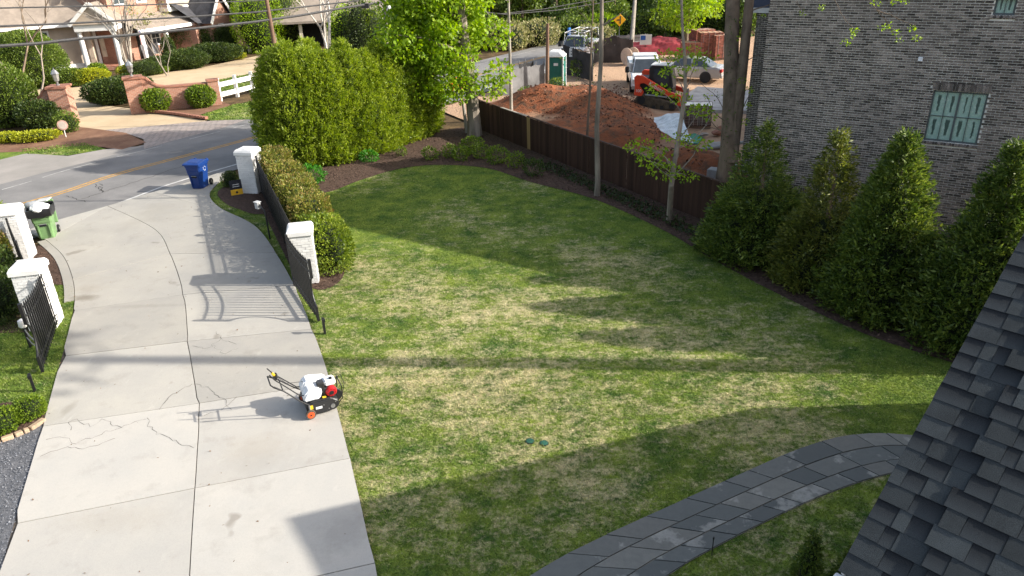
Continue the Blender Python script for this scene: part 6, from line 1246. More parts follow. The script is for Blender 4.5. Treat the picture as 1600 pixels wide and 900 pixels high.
# ---- poles and cables along the far side of the street
n2 = Vector((0.855, -0.519)); pl0 = Vector((-17.85, 36.05)) - n2 * 2.0
def onpl(x, y): d = ray(x, y); t = (n2.x * pl0.x + n2.y * pl0.y) / (n2.x * d.x + n2.y * d.y); return Vector((d.x * t, d.y * t, CAMH + d.z * t))
M_CAB = mat('cable_sheath', (0.035, 0.034, 0.035), 0.6, var=0.3, scale=8)
for pts, r, lb in (([(-160, 16), (0, 12.5), (100, 10.5), (200, 8.5), (300, 5), (390, 1.5), (470, -3)], 0.036, 'topmost thin cable across the house at upper left'), ([(-160, 48), (0, 41), (100, 37), (200, 31.5), (300, 26), (400, 19), (480, 10), (560, 1)], 0.05, 'middle overhead cable across the house at upper left'), ([(-160, 92), (0, 72), (60, 68), (120, 61), (200, 55), (300, 45), (400, 34), (470, 24), (540, 12), (600, 3)], 0.075, 'thick lowest overhead cable bundle at upper left')):
    cb = MB().tube([onpl(*q) for q in pts], r, 6).build('overhead_cable', M_CAB, smooth=True); tag(cb, lb, 'cable', 'overhead cables at the upper left')
for pts, r, lb in (([(690, 8), (780, 22), (850, 14), (945, -3)], 0.03, 'upper right overhead cable above the portable toilet'), ([(690, 12), (790, 22.5), (870, 16), (960, 1)], 0.03, 'lower right overhead cable above the portable toilet')):
    cb = MB().tube([at(q[0], q[1], 50 + 0.05 * (q[0] - 780)) for q in pts], r, 6).build('overhead_cable', M_CAB, smooth=True); tag(cb, lb, 'cable', 'overhead cables above the dirt lot')
M_POLE = mat('pole_wood', (0.17, 0.105, 0.07), 0.9, var=0.25, scale=3, stretch=(1, 1, 0.15)); M_POLEG = mat('pole_grey', (0.21, 0.185, 0.155), 0.8, var=0.2, scale=3, stretch=(1, 1, 0.2))
def pole(p, top, r, m, lb, extra=None):
    t = thing('utility_pole', lb, 'utility pole', p, 0, None); h = top.z; dx = top - Vector(p)
    MB().tube([(0, 0, -0.1), (dx.x * 0.5, dx.y * 0.5, h / 2), (dx.x, dx.y, h)], [r, r * 0.9, r * 0.75], 10).build('pole', m, t, smooth=True); return t
p1 = onpl(432, 80); pole((p1.x, p1.y, 0), onpl(412, -25), 0.15, M_POLE, 'leaning brown utility pole behind the street end of the screen')
p2 = onpl(603, 80); t = pole((p2.x, p2.y, 0), onpl(600, -20), 0.13, M_POLEG, 'grey utility pole with white canister behind the tall screen'); q = onpl(605, 20) - Vector((p2.x, p2.y, 0)); MB().lathe([(0.16, -0.45), (0.18, -0.4), (0.18, 0.4), (0.12, 0.48)], q + Vector((0.2, -0.2, 0)), 12).build('canister', M_WTR, t, smooth=True); MB().box(onpl(571, 9) - Vector((p2.x, p2.y, 0)), (0.5, 0.3, 0.3)).build('splice_box', M_CAB, t)
pole((2.6, 47.1, 0), Vector((2.66, 47.1, 4.05)), 0.12, M_POLE, 'short brown wooden post in front of the portable toilet')
tp = G(986, 78); pole((tp.x, tp.y, 0), at(994, -25, 69), 0.2, M_POLEG, 'tall utility pole beside the yellow diamond sign')

# ================================================================== building site
pt = thing('portable_toilet', 'green portable toilet with white roof behind the wooden post', 'portable toilet', G(867, 139) + Vector((0.1, 0.5, 0)), R(-14))
M_TG = mat('toilet_green', (0.012, 0.12, 0.095), 0.45, var=0.12, spec=0.4); M_TW = mat('toilet_white', (0.70, 0.71, 0.70), 0.5, var=0.06)
MB().box((0, 0, 1.02), (1.08, 1.08, 1.85)).build('cabin', M_TG, pt, bevel=0.02); MB().box((0, 0, 0.06), (1.16, 1.16, 0.12)).build('base', M_DK, pt)
for sx in (-1, 1):
    for sy_ in (-1, 1): MB().box((sx * 0.54, sy_ * 0.54, 1.05), (0.09, 0.09, 1.95)).build('corner_post', M_TW, pt, bevel=0.01)
MB().box((0, 0, 2.0), (1.18, 1.18, 0.1)).build('roof_rim', M_TW, pt, bevel=0.02); MB().box((0, 0, 2.17), (1.14, 1.14, 0.26), taper=(0.55, 0.8)).build('roof', M_TW, pt, bevel=0.05, segs=3); MB().cyl((0.35, 0.3, 2.1), (0.35, 0.3, 2.4), 0.05).build('vent_pipe', M_DK, pt)
dr = MB().box((0.05, -0.55, 1.0), (0.72, 0.03, 1.7)).build('door', M_TG, pt, bevel=0.01); MB().box((0.1, -0.572, 1.52), (0.28, 0.012, 0.16)).build('label_plate', M_TW, dr); MB().box((-0.38, -0.56, 1.35), (0.12, 0.02, 1.0)).build('side_strip', mat('pale_green_strip', (0.3, 0.42, 0.36), 0.5), pt)
M_SILT = mat('silt_fabric', (0.035, 0.033, 0.033), 0.8, var=0.3, scale=1.5); M_SILTG = mat('grey_silt_fabric', (0.16, 0.155, 0.155), 0.8, var=0.3, scale=1.2); M_SILTB = mat('brown_silt_fabric', (0.06, 0.048, 0.042), 0.85, var=0.25, scale=1.5)
def silt(pts, h, m, lb, seed, hs=None):
    o0 = G(*pts[0]); t = thing('screen_fence', lb, 'fence', o0, 0, 'fabric site fences'); g_ = np.random.default_rng(seed); P = [G(*q) - o0 for q in pts]; hs = hs or [h] * len(P); W_ = [];
    for a, b, ha, hb in zip(P, P[1:], hs, hs[1:]):
        k = 14
        for j in range(k): u = j / k; p = a.lerp(b, u); W_.append((p, (ha + (hb - ha) * u) * (1 - 0.06 * math.sin(u * math.pi) + g_.normal(0, 0.012))))
    W_.append((P[-1], hs[-1])); n = len(W_); o = MB(); vs = []
    for off in (0, 0.012):
        for p, hh in W_:
            for z in (0.0, 0.33, 0.66, 1.0): w = 0.05 * math.sin(p.length * 5 + z * 4) * z; vs.append((p.x + w + off * 0.6, p.y + w + off, hh * z))
    q = n * 4; fs = []
    for i in range(n - 1):
        for z in range(3): a = i * 4 + z; fs.append((a, a + 4, a + 5, a + 1)); fs.append((q + a, q + a + 1, q + a + 5, q + a + 4))
    for i in range(n - 1): fs.append((i * 4 + 3, i * 4 + 7, q + i * 4 + 7, q + i * 4 + 3))
    o.add(vs, fs); o.build('fabric', m, t)
    for p, hh in zip(P, hs): MB().cyl(p + Vector((0, 0.06, -0.1)), p + Vector((0, 0.06, hh + 0.15)), 0.03, n=8).build('post', MATS['grey_metal'], t)
    return t
silt([(782, 150), (800, 148), (820, 144), (838, 141), (850, 139)], 1.6, M_SILTG, 'sagging grey fabric fence left of the portable toilet', 1); silt([(812, 143), (822, 141), (834, 139)], 1.75, M_SILT, 'black fabric flap behind the grey fabric fence', 2)
sf = silt([(880, 116), (905, 121), (926, 127)], 1.9, M_SILT, 'black fabric fence with a white notice right of the portable toilet', 3, [2.1, 1.9, 1.8]); sb_ = G(894, 118) - G(880, 116) + Vector((0.05, -0.15, 1.55))
nb = MB().box(sb_, (0.55, 0.03, 0.55), (0, R(3), R(-8))).build('notice_board', M_TW, sf)
def text(s, size, m, par, loc, rot, name='lettering', ext=0.004):
    cu = bpy.data.curves.new(name, 'FONT'); cu.body = s; cu.size = size; cu.extrude = ext; cu.align_x = 'CENTER'; cu.align_y = 'CENTER'; tmp = bpy.data.objects.new('tmp', cu); COL.objects.link(tmp)
    me = bpy.data.meshes.new_from_object(tmp.evaluated_get(bpy.context.evaluated_depsgraph_get())); bpy.data.objects.remove(tmp); me.materials.clear(); me.materials.append(m); return link(name, me, par, loc, rot)
for k in range(2):
    x = -0.17
    for w in ((0.06, 0.10, 0.08), (0.08, 0.06, 0.11))[k]: MB().box(sb_ + Vector((x + w / 2, -0.018 - 0.14 * (x + w / 2), 0.09 - 0.18 * k)), (w, 0.004, 0.07), (0, 0, R(-8))).build('lettering', M_DK, sf); x += w + 0.03
silt([(936, 98), (960, 98), (988, 98)], 2.0, M_SILTB, 'brown fabric fence behind the sunny dirt entrance', 4, [1.9, 2.0, 1.7]); silt([(926, 100), (936, 96)], 1.6, M_SILT, 'short black fabric piece at the site entrance', 5)
def wheel(t, x, y, r, w=0.22, hub=None):
    wo = MB().lathe([(r * 0.55, -w / 2), (r * 0.93, -w / 2), (r, -w * 0.3), (r, w * 0.3), (r * 0.93, w / 2), (r * 0.55, w / 2)], (x, y, r), 20, 'y').build('wheel', MATS['tyre'], t, smooth=True)
    MB().lathe([(r * 0.58, -w * 0.46), (r * 0.5, -w * 0.40), (r * 0.12, -w * 0.45), (r * 0.12, w * 0.45), (r * 0.5, w * 0.40), (r * 0.58, w * 0.46)], (x, y, r), 14, 'y').build('rim', hub or MATS['grey_metal'], wo); return wo
def quadp(o, pts, off): 
    a, b, c = Vector(pts[0]), Vector(pts[1]), Vector(pts[2]); n_ = (b - a).cross(c - a).normalized() * off; o.add([Vector(p) + n_ for p in pts], [tuple(range(len(pts)))]); return o
def greenhouse(t, m, xb0, xb1, xt0, xt1, zb, zt, wb, wt, pillars, roof_m=None):
    V = lambda x, y, z: (x, y, z)
    o = MB(); o.add([V(xb0, -wb, zb), V(xb1, -wb, zb), V(xb1, wb, zb), V(xb0, wb, zb), V(xt0, -wt, zt), V(xt1, -wt, zt), V(xt1, wt, zt), V(xt0, wt, zt)], [(3, 2, 1, 0), (4, 5, 6, 7), (0, 1, 5, 4), (1, 2, 6, 5), (2, 3, 7, 6), (3, 0, 4, 7)]); cab = o.build('cabin', m, t, bevel=0.05, segs=2)
    gm = M_GLS; f = lambda a, b, u: tuple(np.array(a) * (1 - u) + np.array(b) * u)
    def pane(a, b, c, d, nm):   # inset quad, thin
        cc = (np.array(a) + np.array(b) + np.array(c) + np.array(d)) / 4; q = [f(p, cc, 0.10) for p in (a, b, c, d)]; nn = np.cross(np.array(b) - np.array(a), np.array(d) - np.array(a)); nn = nn / np.linalg.norm(nn) * 0.012; o = MB(); o.add([tuple(np.array(p) + nn) for p in q] + [tuple(np.array(p) - nn * 2) for p in q], [(0, 1, 2, 3), (7, 6, 5, 4), (0, 4, 5, 1), (1, 5, 6, 2), (2, 6, 7, 3), (3, 7, 4, 0)]); o.build(nm, gm, t)
    pane(V(xb1, -wb, zb), V(xb1, wb, zb), V(xt1, wt, zt), V(xt1, -wt, zt), 'windscreen'); pane(V(xb0, wb, zb), V(xb0, -wb, zb), V(xt0, -wt, zt), V(xt0, wt, zt), 'rear_window')
    us = [0] + pillars + [1]
    for s in (-1, 1):
        for u0, u1 in zip(us, us[1:]):
            P = lambda u: (f(V(xb0, s * wb, zb), V(xb1, s * wb, zb), u), f(V(xt0, s * wt, zt), V(xt1, s * wt, zt), u)); (a, d), (b, c) = P(u0), P(u1); pane(*((a, b, c, d) if s < 0 else (b, a, d, c)), 'side_window')
    return cab
M_SILV = mat('silver_paint', (0.36, 0.35, 0.34), 0.3, var=0.05, metal=0.4, spec=0.5, coat=0.5); M_CARW = mat('white_car_paint', (0.72, 0.73, 0.74), 0.3, var=0.04, spec=0.5, coat=0.5); M_TAIL = mat('tail_lamp', (0.32, 0.01, 0.012), 0.2, spec=0.6); M_LAMP = mat('head_lamp', (0.55, 0.56, 0.56), 0.15, spec=0.6)
sd = thing('sedan', 'silver sedan parked on the dirt beyond the concrete pad', 'car', (12.0, 49.7, 0.02), math.atan2(0.50, -0.86))
bd_ = MB(); bd_.extr([(-2.36, 0.28), (-2.42, 0.55), (-2.38, 0.86), (-2.2, 0.97), (-1.5, 0.99), (0.95, 0.95), (1.7, 0.86), (2.25, 0.74), (2.42, 0.55), (2.38, 0.25)], -0.88, 0.88); bd_.build('body', M_SILV, sd, bevel=0.09, segs=3); greenhouse(sd, M_SILV, -1.75, 1.15, -0.95, 0.25, 0.96, 1.45, 0.80, 0.60, [0.44])
for x in (-1.42, 1.42):
    for s in (-1, 1): MB().lathe([(0.37, -0.01), (0.37, 0.01)], (x, s * 0.885, 0.36), 20, 'y').build('wheel_well_shade', M_DK, sd); wheel(sd, x, s * 0.80, 0.33)  # flat black disc paints the shade of the wheel well, no arch is cut
for s in (-1, 1): MB().box((-2.37, s * 0.68, 0.78), (0.16, 0.34, 0.2)).build('tail_light', M_TAIL, sd, bevel=0.02); MB().box((2.30, s * 0.66, 0.64), (0.2, 0.36, 0.16)).build('headlight', M_LAMP, sd, bevel=0.02); MB().box((0.85, s * 0.98, 1.0), (0.12, 0.2, 0.13)).build('mirror', M_SILV, sd, bevel=0.02); MB().box((-0.05, s * 0.89, 0.78), (0.18, 0.02, 0.03)).build('door_handle', MATS['grey_metal'], sd)
MB().box((-2.43, 0, 0.42), (0.1, 1.7, 0.2)).build('bumper', M_SILV, sd, bevel=0.03); MB().box((-2.44, 0, 0.78), (0.03, 0.5, 0.14)).build('number_plate', M_WTR, sd)
def truck(name, lb, loc, rz, service):
    t = thing(name, lb, 'truck', loc, rz); b = MB(); b.extr([(0.2, 0.45), (0.2, 1.15), (1.35, 1.15), (2.45, 1.05), (2.6, 0.85), (2.62, 0.42)], -0.97, 0.97); b.build('body', M_CARW, t, bevel=0.07, segs=2); greenhouse(t, M_CARW, 0.05, 1.55, 0.2, 0.95, 1.15, 1.9, 0.90, 0.74, [0.5])
    MB().box((2.63, 0, 0.78), (0.06, 1.1, 0.36)).build('grille', M_DK, t, bevel=0.01); MB().box((2.66, 0, 0.48), (0.16, 1.9, 0.22)).build('bumper', MATS['grey_metal'], t, bevel=0.02)
    for s in (-1, 1): MB().box((2.60, s * 0.76, 0.82), (0.1, 0.32, 0.26)).build('headlight', M_LAMP, t, bevel=0.02); MB().box((1.35, s * 1.18, 1.32), (0.10, 0.24, 0.36)).build('mirror', M_DK, t, bevel=0.03); MB().cyl((1.35, s * 0.92, 1.2), (1.35, s * 1.1, 1.25), 0.02).build('mirror_arm', M_DK, t)
    for x in (1.75, -1.9):
        for s in (-1, 1): wheel(t, x, s * 0.88, 0.40, 0.26); MB().lathe([(0.46, -0.01), (0.46, 0.01)], (x, s * 0.976, 0.46), 20, 'y').build('wheel_well_shade', M_DK, t)  # black discs again stand for wheel well shade
    MB().box((-1.35, 0, 0.62), (2.9, 0.9, 0.2)).build('frame', M_DK, t)
    if service:
        for s in (-1, 1): MB().box((-1.35, s * 0.78, 1.05), (2.85, 0.42, 0.95)).build('tool_cabinet', M_CARW, t, bevel=0.02)
        MB().box((-1.35, 0, 0.85), (2.8, 1.1, 0.1)).build('bed', M_CARW, t); MB().box((-0.6, 0, 1.75), (1.2, 1.5, 0.45)).build('roof_box', M_CARW, t, bevel=0.03)
    else: MB().box((-1.35, 0, 0.95), (2.9, 1.9, 0.75)).build('bed', M_CARW, t, bevel=0.04)
    if service: return t
    for x in (-2.6, -0.2, 1.2):
        MB().tube([(x, -0.85, 1.5), (x, -0.80, 2.15), (x, 0.80, 2.15), (x, 0.85, 1.5)], 0.03, 6).build('rack_hoop', M_WTR, t)
    for s in (-0.75, 0, 0.75): MB().cyl((-2.7, s, 2.18), (1.4, s, 2.18), 0.025, n=6).build('rack_rail', M_WTR, t)
    return t
truck('service_truck', 'white service truck facing the camera behind the orange loader', (8.75, 47.4, 0.02), R(-96), True)
pk = truck('pickup_truck', 'white pickup with ladder rack behind the black fabric fence', (5.9, 60.6, -0.04), R(-112), False); MB().box((-0.4, -0.95, 1.9), (0.5, 0.1, 0.9)).build('blue_tarp', mat('tarp_blue', (0.03, 0.16, 0.5), 0.6), pk)
# compact track loader
ld = thing('track_loader', 'orange compact track loader with raised lift arms beside the dirt mound', 'loader', (8.55, 41.5, 0.03), R(-22)); ld.scale = (1.12, 1.12, 1.12); M_OR = mat('loader_orange', (0.74, 0.062, 0.018), 0.4, var=0.08, spec=0.5); M_TRK = mat('muddy_track', (0.085, 0.065, 0.045), 0.95, var=0.35, scale=6, bump=0.6, bscale=20)
for s in (-1, 1):
    tr = MB(); tr.extr([(-1.15, 0.32), (-0.95, 0.62), (-0.72, 0.70), (-0.45, 0.66), (0.95, 0.30), (1.02, 0.14), (0.9, 0.02), (-0.95, 0.02), (-1.1, 0.12)], s * 0.72 - 0.2, s * 0.72 + 0.2); tro = tr.build('track', M_TRK, ld, bevel=0.03)
    for x, z, r in ((-0.72, 0.45, 0.2), (0.78, 0.19, 0.14), (-0.5, 0.13, 0.1), (-0.1, 0.13, 0.1), (0.3, 0.13, 0.1)): MB().lathe([(r, -0.215), (r, 0.215)], (x, s * 0.72, z), 14, 'y').build('roller', M_DK, tro)
    ar = MB(); ar.extr([(-1.12, 1.52), (-1.0, 1.62), (-0.70, 1.60), (0.55, 0.92), (1.15, 0.74), (1.32, 0.46), (1.20, 0.22), (1.04, 0.26), (1.06, 0.56), (0.45, 0.70), (-0.62, 1.26), (-0.82, 1.22), (-0.86, 0.98), (-1.06, 0.96)], s * 0.86 - 0.07, s * 0.86 + 0.07); aro = ar.build('lift_arm', M_OR, ld, bevel=0.015)
    up = MB(); up.extr([(-1.1, 0.66), (-1.04, 1.06), (-0.80, 1.06), (-0.62, 0.82), (-0.72, 0.62)], s * 0.86 - 0.065, s * 0.86 + 0.065); up.build('upright', M_OR, ld, bevel=0.012)
    text('Kubota', 0.27, M_WTR, aro, (-0.02, s * 0.935 if s > 0 else -0.935, 1.085), (R(90), R(28.5), 0) if s < 0 else (R(90), R(-28.5), R(180)))
    text('100', 0.2, M_WTR, aro, (-0.88, s * 0.93, 0.88), (R(90), 0, 0) if s < 0 else (R(90), 0, R(180)))
    MB().cyl((-0.55, s * 0.86, 0.7), (0.5, s * 0.86, 0.62), 0.045).build('hydraulic_ram', MATS['grey_metal'], ld)
MB().box((-0.15, 0, 0.72), (1.7, 0.98, 0.6)).build('chassis', M_DK, ld, bevel=0.03); MB().box((-0.80, 0, 1.18), (0.6, 1.0, 0.5)).build('engine_hood', M_DK, ld, bevel=0.05)
cb_ = MB(); cb_.extr([(-0.45, 0.95), (-0.5, 1.95), (-0.3, 2.03), (0.42, 2.03), (0.55, 1.95), (0.72, 1.0)], -0.5, 0.5); cab = cb_.build('cab', M_DK, ld, bevel=0.05); MB().box((0.12, -0.506, 1.5), (0.75, 0.02, 0.75)).build('side_window', M_GLS, cab); MB().box((0.12, 0.506, 1.5), (0.75, 0.02, 0.75)).build('side_window', M_GLS, cab); MB().box((0.05, 0, 2.04), (0.95, 1.02, 0.05)).build('roof', mat('pale_roof', (0.5, 0.5, 0.5), 0.5), cab, bevel=0.015)
MB().box((1.2, 0, 0.45), (0.12, 1.5, 0.5)).build('quick_hitch', M_OR, ld, bevel=0.02); fk = MB()
for s in (-0.35, 0.35): fk.beam((1.28, s, 0.10), (2.3, s, 0.06), 0.12, 0.05)
fk.build('fork', M_DK, ld); MB().box((1.30, 0, 0.45), (0.06, 1.2, 0.75)).build('fork_frame', M_DK, ld)
# brick pallet, sheet, pipe, block
def brick_pallet(p, rz, lb, lv=(5, 12, 9), m=None, grp='brick cubes'):
    t = thing('brick_pallet', lb, 'brick pallet', p, rz, grp); nx, nz, ny = lv; me = MB()
    for j in range(nz):
        for i in range(nx):
            for y in (-1, 1):
                me.box(((i + 0.5) * 0.21 - nx * 0.105, y * (ny * 0.1 / 2 - 0.05), 0.14 + 0.075 * (j + 0.5)), (0.195, 0.098, 0.065))
    for j in range(nz):
        for k in range(ny):
            for x in (-1, 1): me.box((x * (nx * 0.105 + 0.006), (k + 0.5) * 0.1 - ny * 0.05, 0.14 + 0.075 * (j + 0.5)), (0.02, 0.088, 0.065))
    c = MB().box((0, 0, 0.14 + 0.075 * nz / 2), (nx * 0.21 - 0.02, ny * 0.1 - 0.02, 0.075 * nz - 0.02)).build('core', M_MORT if m is None else MATS['step_brick'], t); me.build('brick_stack', m or mat('brown_brick', (0.13, 0.075, 0.06), 0.9, island=0.4, var=0.2), t)['kind'] = 'stuff'
    for k in range(3): MB().box((0, (k - 1) * ny * 0.045, 0.06), (nx * 0.21, 0.09, 0.1)).build('pallet_runner', M_POLE, t)
    for k in range(4): MB().box(((k + 0.5) / 4 * nx * 0.21 - nx * 0.105, 0, 0.14 + 0.0375 * nz), (0.02, ny * 0.1 + 0.03, 0.075 * nz + 0.02)).build('strap', MATS['grey_metal'], t)
brick_pallet(G(1086, 200) + Vector((0.1, 0.4, 0)), R(-14), 'strapped grey brown brick cube beside the white sheet', (7, 13, 11))
for i, (px, n_, lb) in enumerate((((1080, 92), 15, 'left stack of red brick cubes behind the sedan'), ((1107, 91), 24, 'tall middle stack of red brick cubes behind the sedan'), ((1128, 92), 22, 'right stack of red brick cubes beside the double trunk'), ((1095, 78), 20, 'rear stack of red brick cubes at the edge of the woods'))):
    brick_pallet(G(*px), R(-10 + 9 * i), lb, (8, n_, 12), mat('red_cube_brick', (0.24, 0.085, 0.06), 0.9, island=0.4, var=0.2), 'red brick cubes')
ts = thing('plastic_sheet', 'crumpled white plastic sheet on the ground beside the brick cube', 'sheet', G(1045, 205)); b3 = [Vector(p) for p in (G(1022, 186, 0.3), G(1062, 178, 0.75), G(1072, 205, 0.3), G(1083, 229, 0.05), G(1045, 218, 0.05), G(1021, 208, 0.05))]
n = 26; vs = []
for j in range(n):
    for i in range(n):
        u, v = i / (n - 1), j / (n - 1); top_ = b3[0].lerp(b3[1], u); bot = b3[5].lerp(b3[4].lerp(b3[3], max(0, 2 * u - 1)), u) if u > 0 else b3[5]; p = top_.lerp(bot, v) - ts.location; vs.append(p)
Pn = np.array([tuple(p) for p in vs]); zz = 0.09 * vnoise(Pn, 4.0, 2) + 0.06 * vnoise(Pn, 9.0, 3); sh2 = MB(); sh2.add([(p[0], p[1], max(0.03, p[2] + 0.10 + z)) for p, z in zip(Pn, zz)], [(j * n + i, j * n + i + 1, (j + 1) * n + i + 1, (j + 1) * n + i) for j in range(n - 1) for i in range(n - 1)]); o = sh2.build('film', mat('white_film', (0.62, 0.66, 0.68), 0.4, var=0.2, scale=5, spec=0.5), ts); o.modifiers.new('s', 'SOLIDIFY').thickness = 0.01
g5 = MB(); c5 = [G(*q) - ts.location for q in ((1068, 218), (1085, 210), (1098, 216), (1090, 226), (1075, 226))]; g5.prism([(c.x, c.y) for c in c5], 0.02, 0.07); g5.build('green_edge', mat('green_film', (0.05, 0.26, 0.17), 0.5, var=0.2), ts)
pi0, pi1 = G(1041, 243, 0.25), G(1182, 219, 0.45); pc = (pi0 + pi1) / 2; pp_ = thing('grey_pipe', 'long grey plastic pipe lying on the dirt in front of the brick cube', 'pipe', (pc.x, pc.y, 0)); MB().cyl(pi0 - pp_.location, pi1 - pp_.location, 0.075).build('tube', mat('pipe_grey', (0.27, 0.28, 0.29), 0.5), pp_, smooth=True); MB().cyl(pi0 - pp_.location, pi0.lerp(pi1, 0.05) - pp_.location, 0.092).build('collar', MATS['pipe_grey'], pp_)
cbk = thing('concrete_block', 'pale concrete block behind the end of the board fence', 'concrete block', G(1114, 303), R(-35)); MB().box((0, 0.2, 0.42), (0.62, 0.4, 0.95)).build('block', MATS['pad_concrete'], cbk, bevel=0.02); MB().box((0.35, 0.55, 0.5), (0.12, 0.9, 0.95), (0, R(14), 0)).build('slab', MATS['pad_concrete'], cbk, bevel=0.01)
sp_ = thing('cable_spool', 'pale round spool standing at the sunny site entrance', 'spool', G(984, 101), R(35)); M_SPL = mat('spool_wood', (0.55, 0.42, 0.32), 0.8)
for s in (-0.35, 0.35): MB().lathe([(0.08, -0.02), (0.62, -0.02), (0.62, 0.02), (0.08, 0.02)], (s, 0, 0.62), 24, 'x').build('flange', M_SPL, sp_)
MB().lathe([(0.3, -0.33), (0.3, 0.33)], (0, 0, 0.62), 18, 'x').build('drum', M_SPL, sp_)
hp_ = MB(); n = 30; c6 = G(1035, 80); P6 = np.array([(x, y) for y in np.linspace(-2.2, 2.2, n) for x in np.linspace(-4.2, 4.2, n)]); z6 = np.maximum(0, 1 - (P6[:, 0] / 4.2) ** 2) ** 0.5 * np.maximum(0, 1 - (P6[:, 1] / 2.2) ** 2) ** 0.5 * (0.85 + 0.3 * vnoise(P6, 1.6, 8) + 0.15 * vnoise(P6, 5, 9))
hp_.add([(p[0], p[1], float(z)) for p, z in zip(P6, z6)], [(j * n + i, j * n + i + 1, (j + 1) * n + i + 1, (j + 1) * n + i) for j in range(n - 1) for i in range(n - 1)]); rt = hp_.build('covered_heap', mat('red_cover', (0.19, 0.02, 0.025), 0.7, var=0.3, scale=1.5), loc=c6, smooth=False); rt.rotation_euler = (0, 0, R(-6)); tag(rt, 'long heap under dark red covers behind the service truck', 'heap')
ns = thing('site_notice', 'small blue and white site notice in front of the red covered heap', 'sign', G(1008, 84), R(-5)); MB().box((0, 0, 1.1), (0.95, 0.04, 0.8)).build('board', M_WTR, ns); MB().box((-0.22, -0.025, 1.25), (0.4, 0.012, 0.35)).build('blue_panel', mat('notice_blue', (0.03, 0.12, 0.42), 0.5), ns); MB().box((0, 0.05, 0.5), (0.08, 0.06, 1.1)).build('post', M_POLE, ns)
wsn = thing('road_sign', 'yellow diamond side road warning sign on a metal post', 'sign', G(967, 69), R(2)); M_YS = mat('sign_amber', (0.72, 0.34, 0.01), 0.45, var=0.05); MB().box((0, 0, 2.05), (0.78, 0.02, 0.78), (0, R(45), 0)).build('board', M_YS, wsn, bevel=0.03); MB().box((0, 0.03, 1.0), (0.06, 0.05, 2.3)).build('post', MATS['grey_metal'], wsn); MB().box((0.06, -0.016, 2.05), (0.10, 0.01, 0.62)).build('symbol', M_DK, wsn); MB().box((-0.12, -0.0165, 2.05), (0.28, 0.01, 0.10)).build('symbol', M_DK, wsn)
gr = thing('guard_rail', 'grey guard rail behind the brown fabric fence', 'guard rail', G(955, 72)); ga, gb = Vector((0, 0, 0)), G(1008, 70) - G(955, 72)
for z in (0.45, 0.75): MB().beam(ga + Vector((0, 0, z)), gb + Vector((0, 0, z)), 0.06, 0.22).build('rail', MATS['grey_metal'], gr)
for k in range(3): MB().box(ga.lerp(gb, k / 2) + Vector((0, 0.08, 0.45)), (0.12, 0.1, 0.95)).build('post', MATS['grey_metal'], gr)
og = thing('orange_barrier', 'orange mesh barrier seen beside the maple trunk', 'barrier', G(716, 172) + Vector((0, 3.5, 0)), R(20)); MB().box((0, 0, 0.9), (1.3, 0.04, 0.75)).build('mesh_panel', mat('barrier_orange', (0.75, 0.14, 0.02), 0.6), og)
for s in (-0.6, 0.6): MB().cyl((s, 0.04, 0), (s, 0.04, 1.4), 0.025).build('post', MATS['grey_metal'], og)
# rubble between pallet and double trunk
rg = random.Random(9)
rub = ['flat pale rubble stone in front of the brick cube', 'reddish rubble lump left of the double trunk', 'grey rubble slab below the grey pipe', 'small tan rock on the dirt slope behind the fence', 'broken concrete piece right of the brick cube', 'rubble stone close to the concrete block']
for i, (px, lb) in enumerate(zip(((1100, 215), (1120, 212), (1118, 232), (1075, 268), (1128, 205), (1118, 268)), rub)):
    bm = bmesh.new(); bmesh.ops.create_icosphere(bm, subdivisions=2, radius=0.16 + 0.06 * (i % 3))
    for v in bm.verts: v.co = Vector((v.co.x * 1.4, v.co.y, v.co.z * 0.6)) * rg.uniform(0.75, 1.2)
    me = bpy.data.meshes.new('rubble_stone'); bm.to_mesh(me); bm.free(); me.materials.append(mat('rubble_%d' % (i % 3), ((0.33, 0.28, 0.24), (0.26, 0.12, 0.08), (0.36, 0.34, 0.32))[i % 3], 0.95, bump=0.5)); tag(link('rubble_stone', me, None, G(*px) + Vector((0, 0, 0.15 if i != 3 else 0.3))), lb, 'rubble', 'rubble on the dirt lot')

# ================================================================== woods behind
wd = [clump_crown(ell_centers(46, (0, 0, 0), (3.2, 3.2, 3.8), np.random.default_rng(400 + k), 0.35), 1.15 * np.random.default_rng(410 + k).uniform(0.6, 1.2, 46), 70, 0.42, (L_WOOD, L_MID, L_MAP, L_ARBD)[k], 420 + k, 0.75) for k in range(4)]
wt = MB(); trunk_seg(wt, [(0, 0, -0.3), (0.1, 0, 3), (-0.1, 0.1, 7), (0, 0, 12)], 0.24, 0.08, 7); wtm = wt.mesh('trunk', M_BARKD, True)
rg = random.Random(21); spots = []
kinds = ['dark green', 'mid green', 'bright spring green', 'deep evergreen']
def wood(x, y, s, k, cz, lb): 
    t = thing('woodland_tree', lb, 'tree', (x, y, hill(x, y) - 0.1), rg.uniform(0, 6.28), 'woods in the background'); link('trunk', wtm, t, scale=(s, s, s)); link('crown', wd[k], t, (0, 0, cz * s), (0, 0, rg.uniform(0, 6)), scale=(s, s, s * rg.uniform(0.9, 1.2)))
def PXG(px, dist): d = ray(*px); q = Vector((d.x, d.y)).normalized() * dist; return q.x, q.y
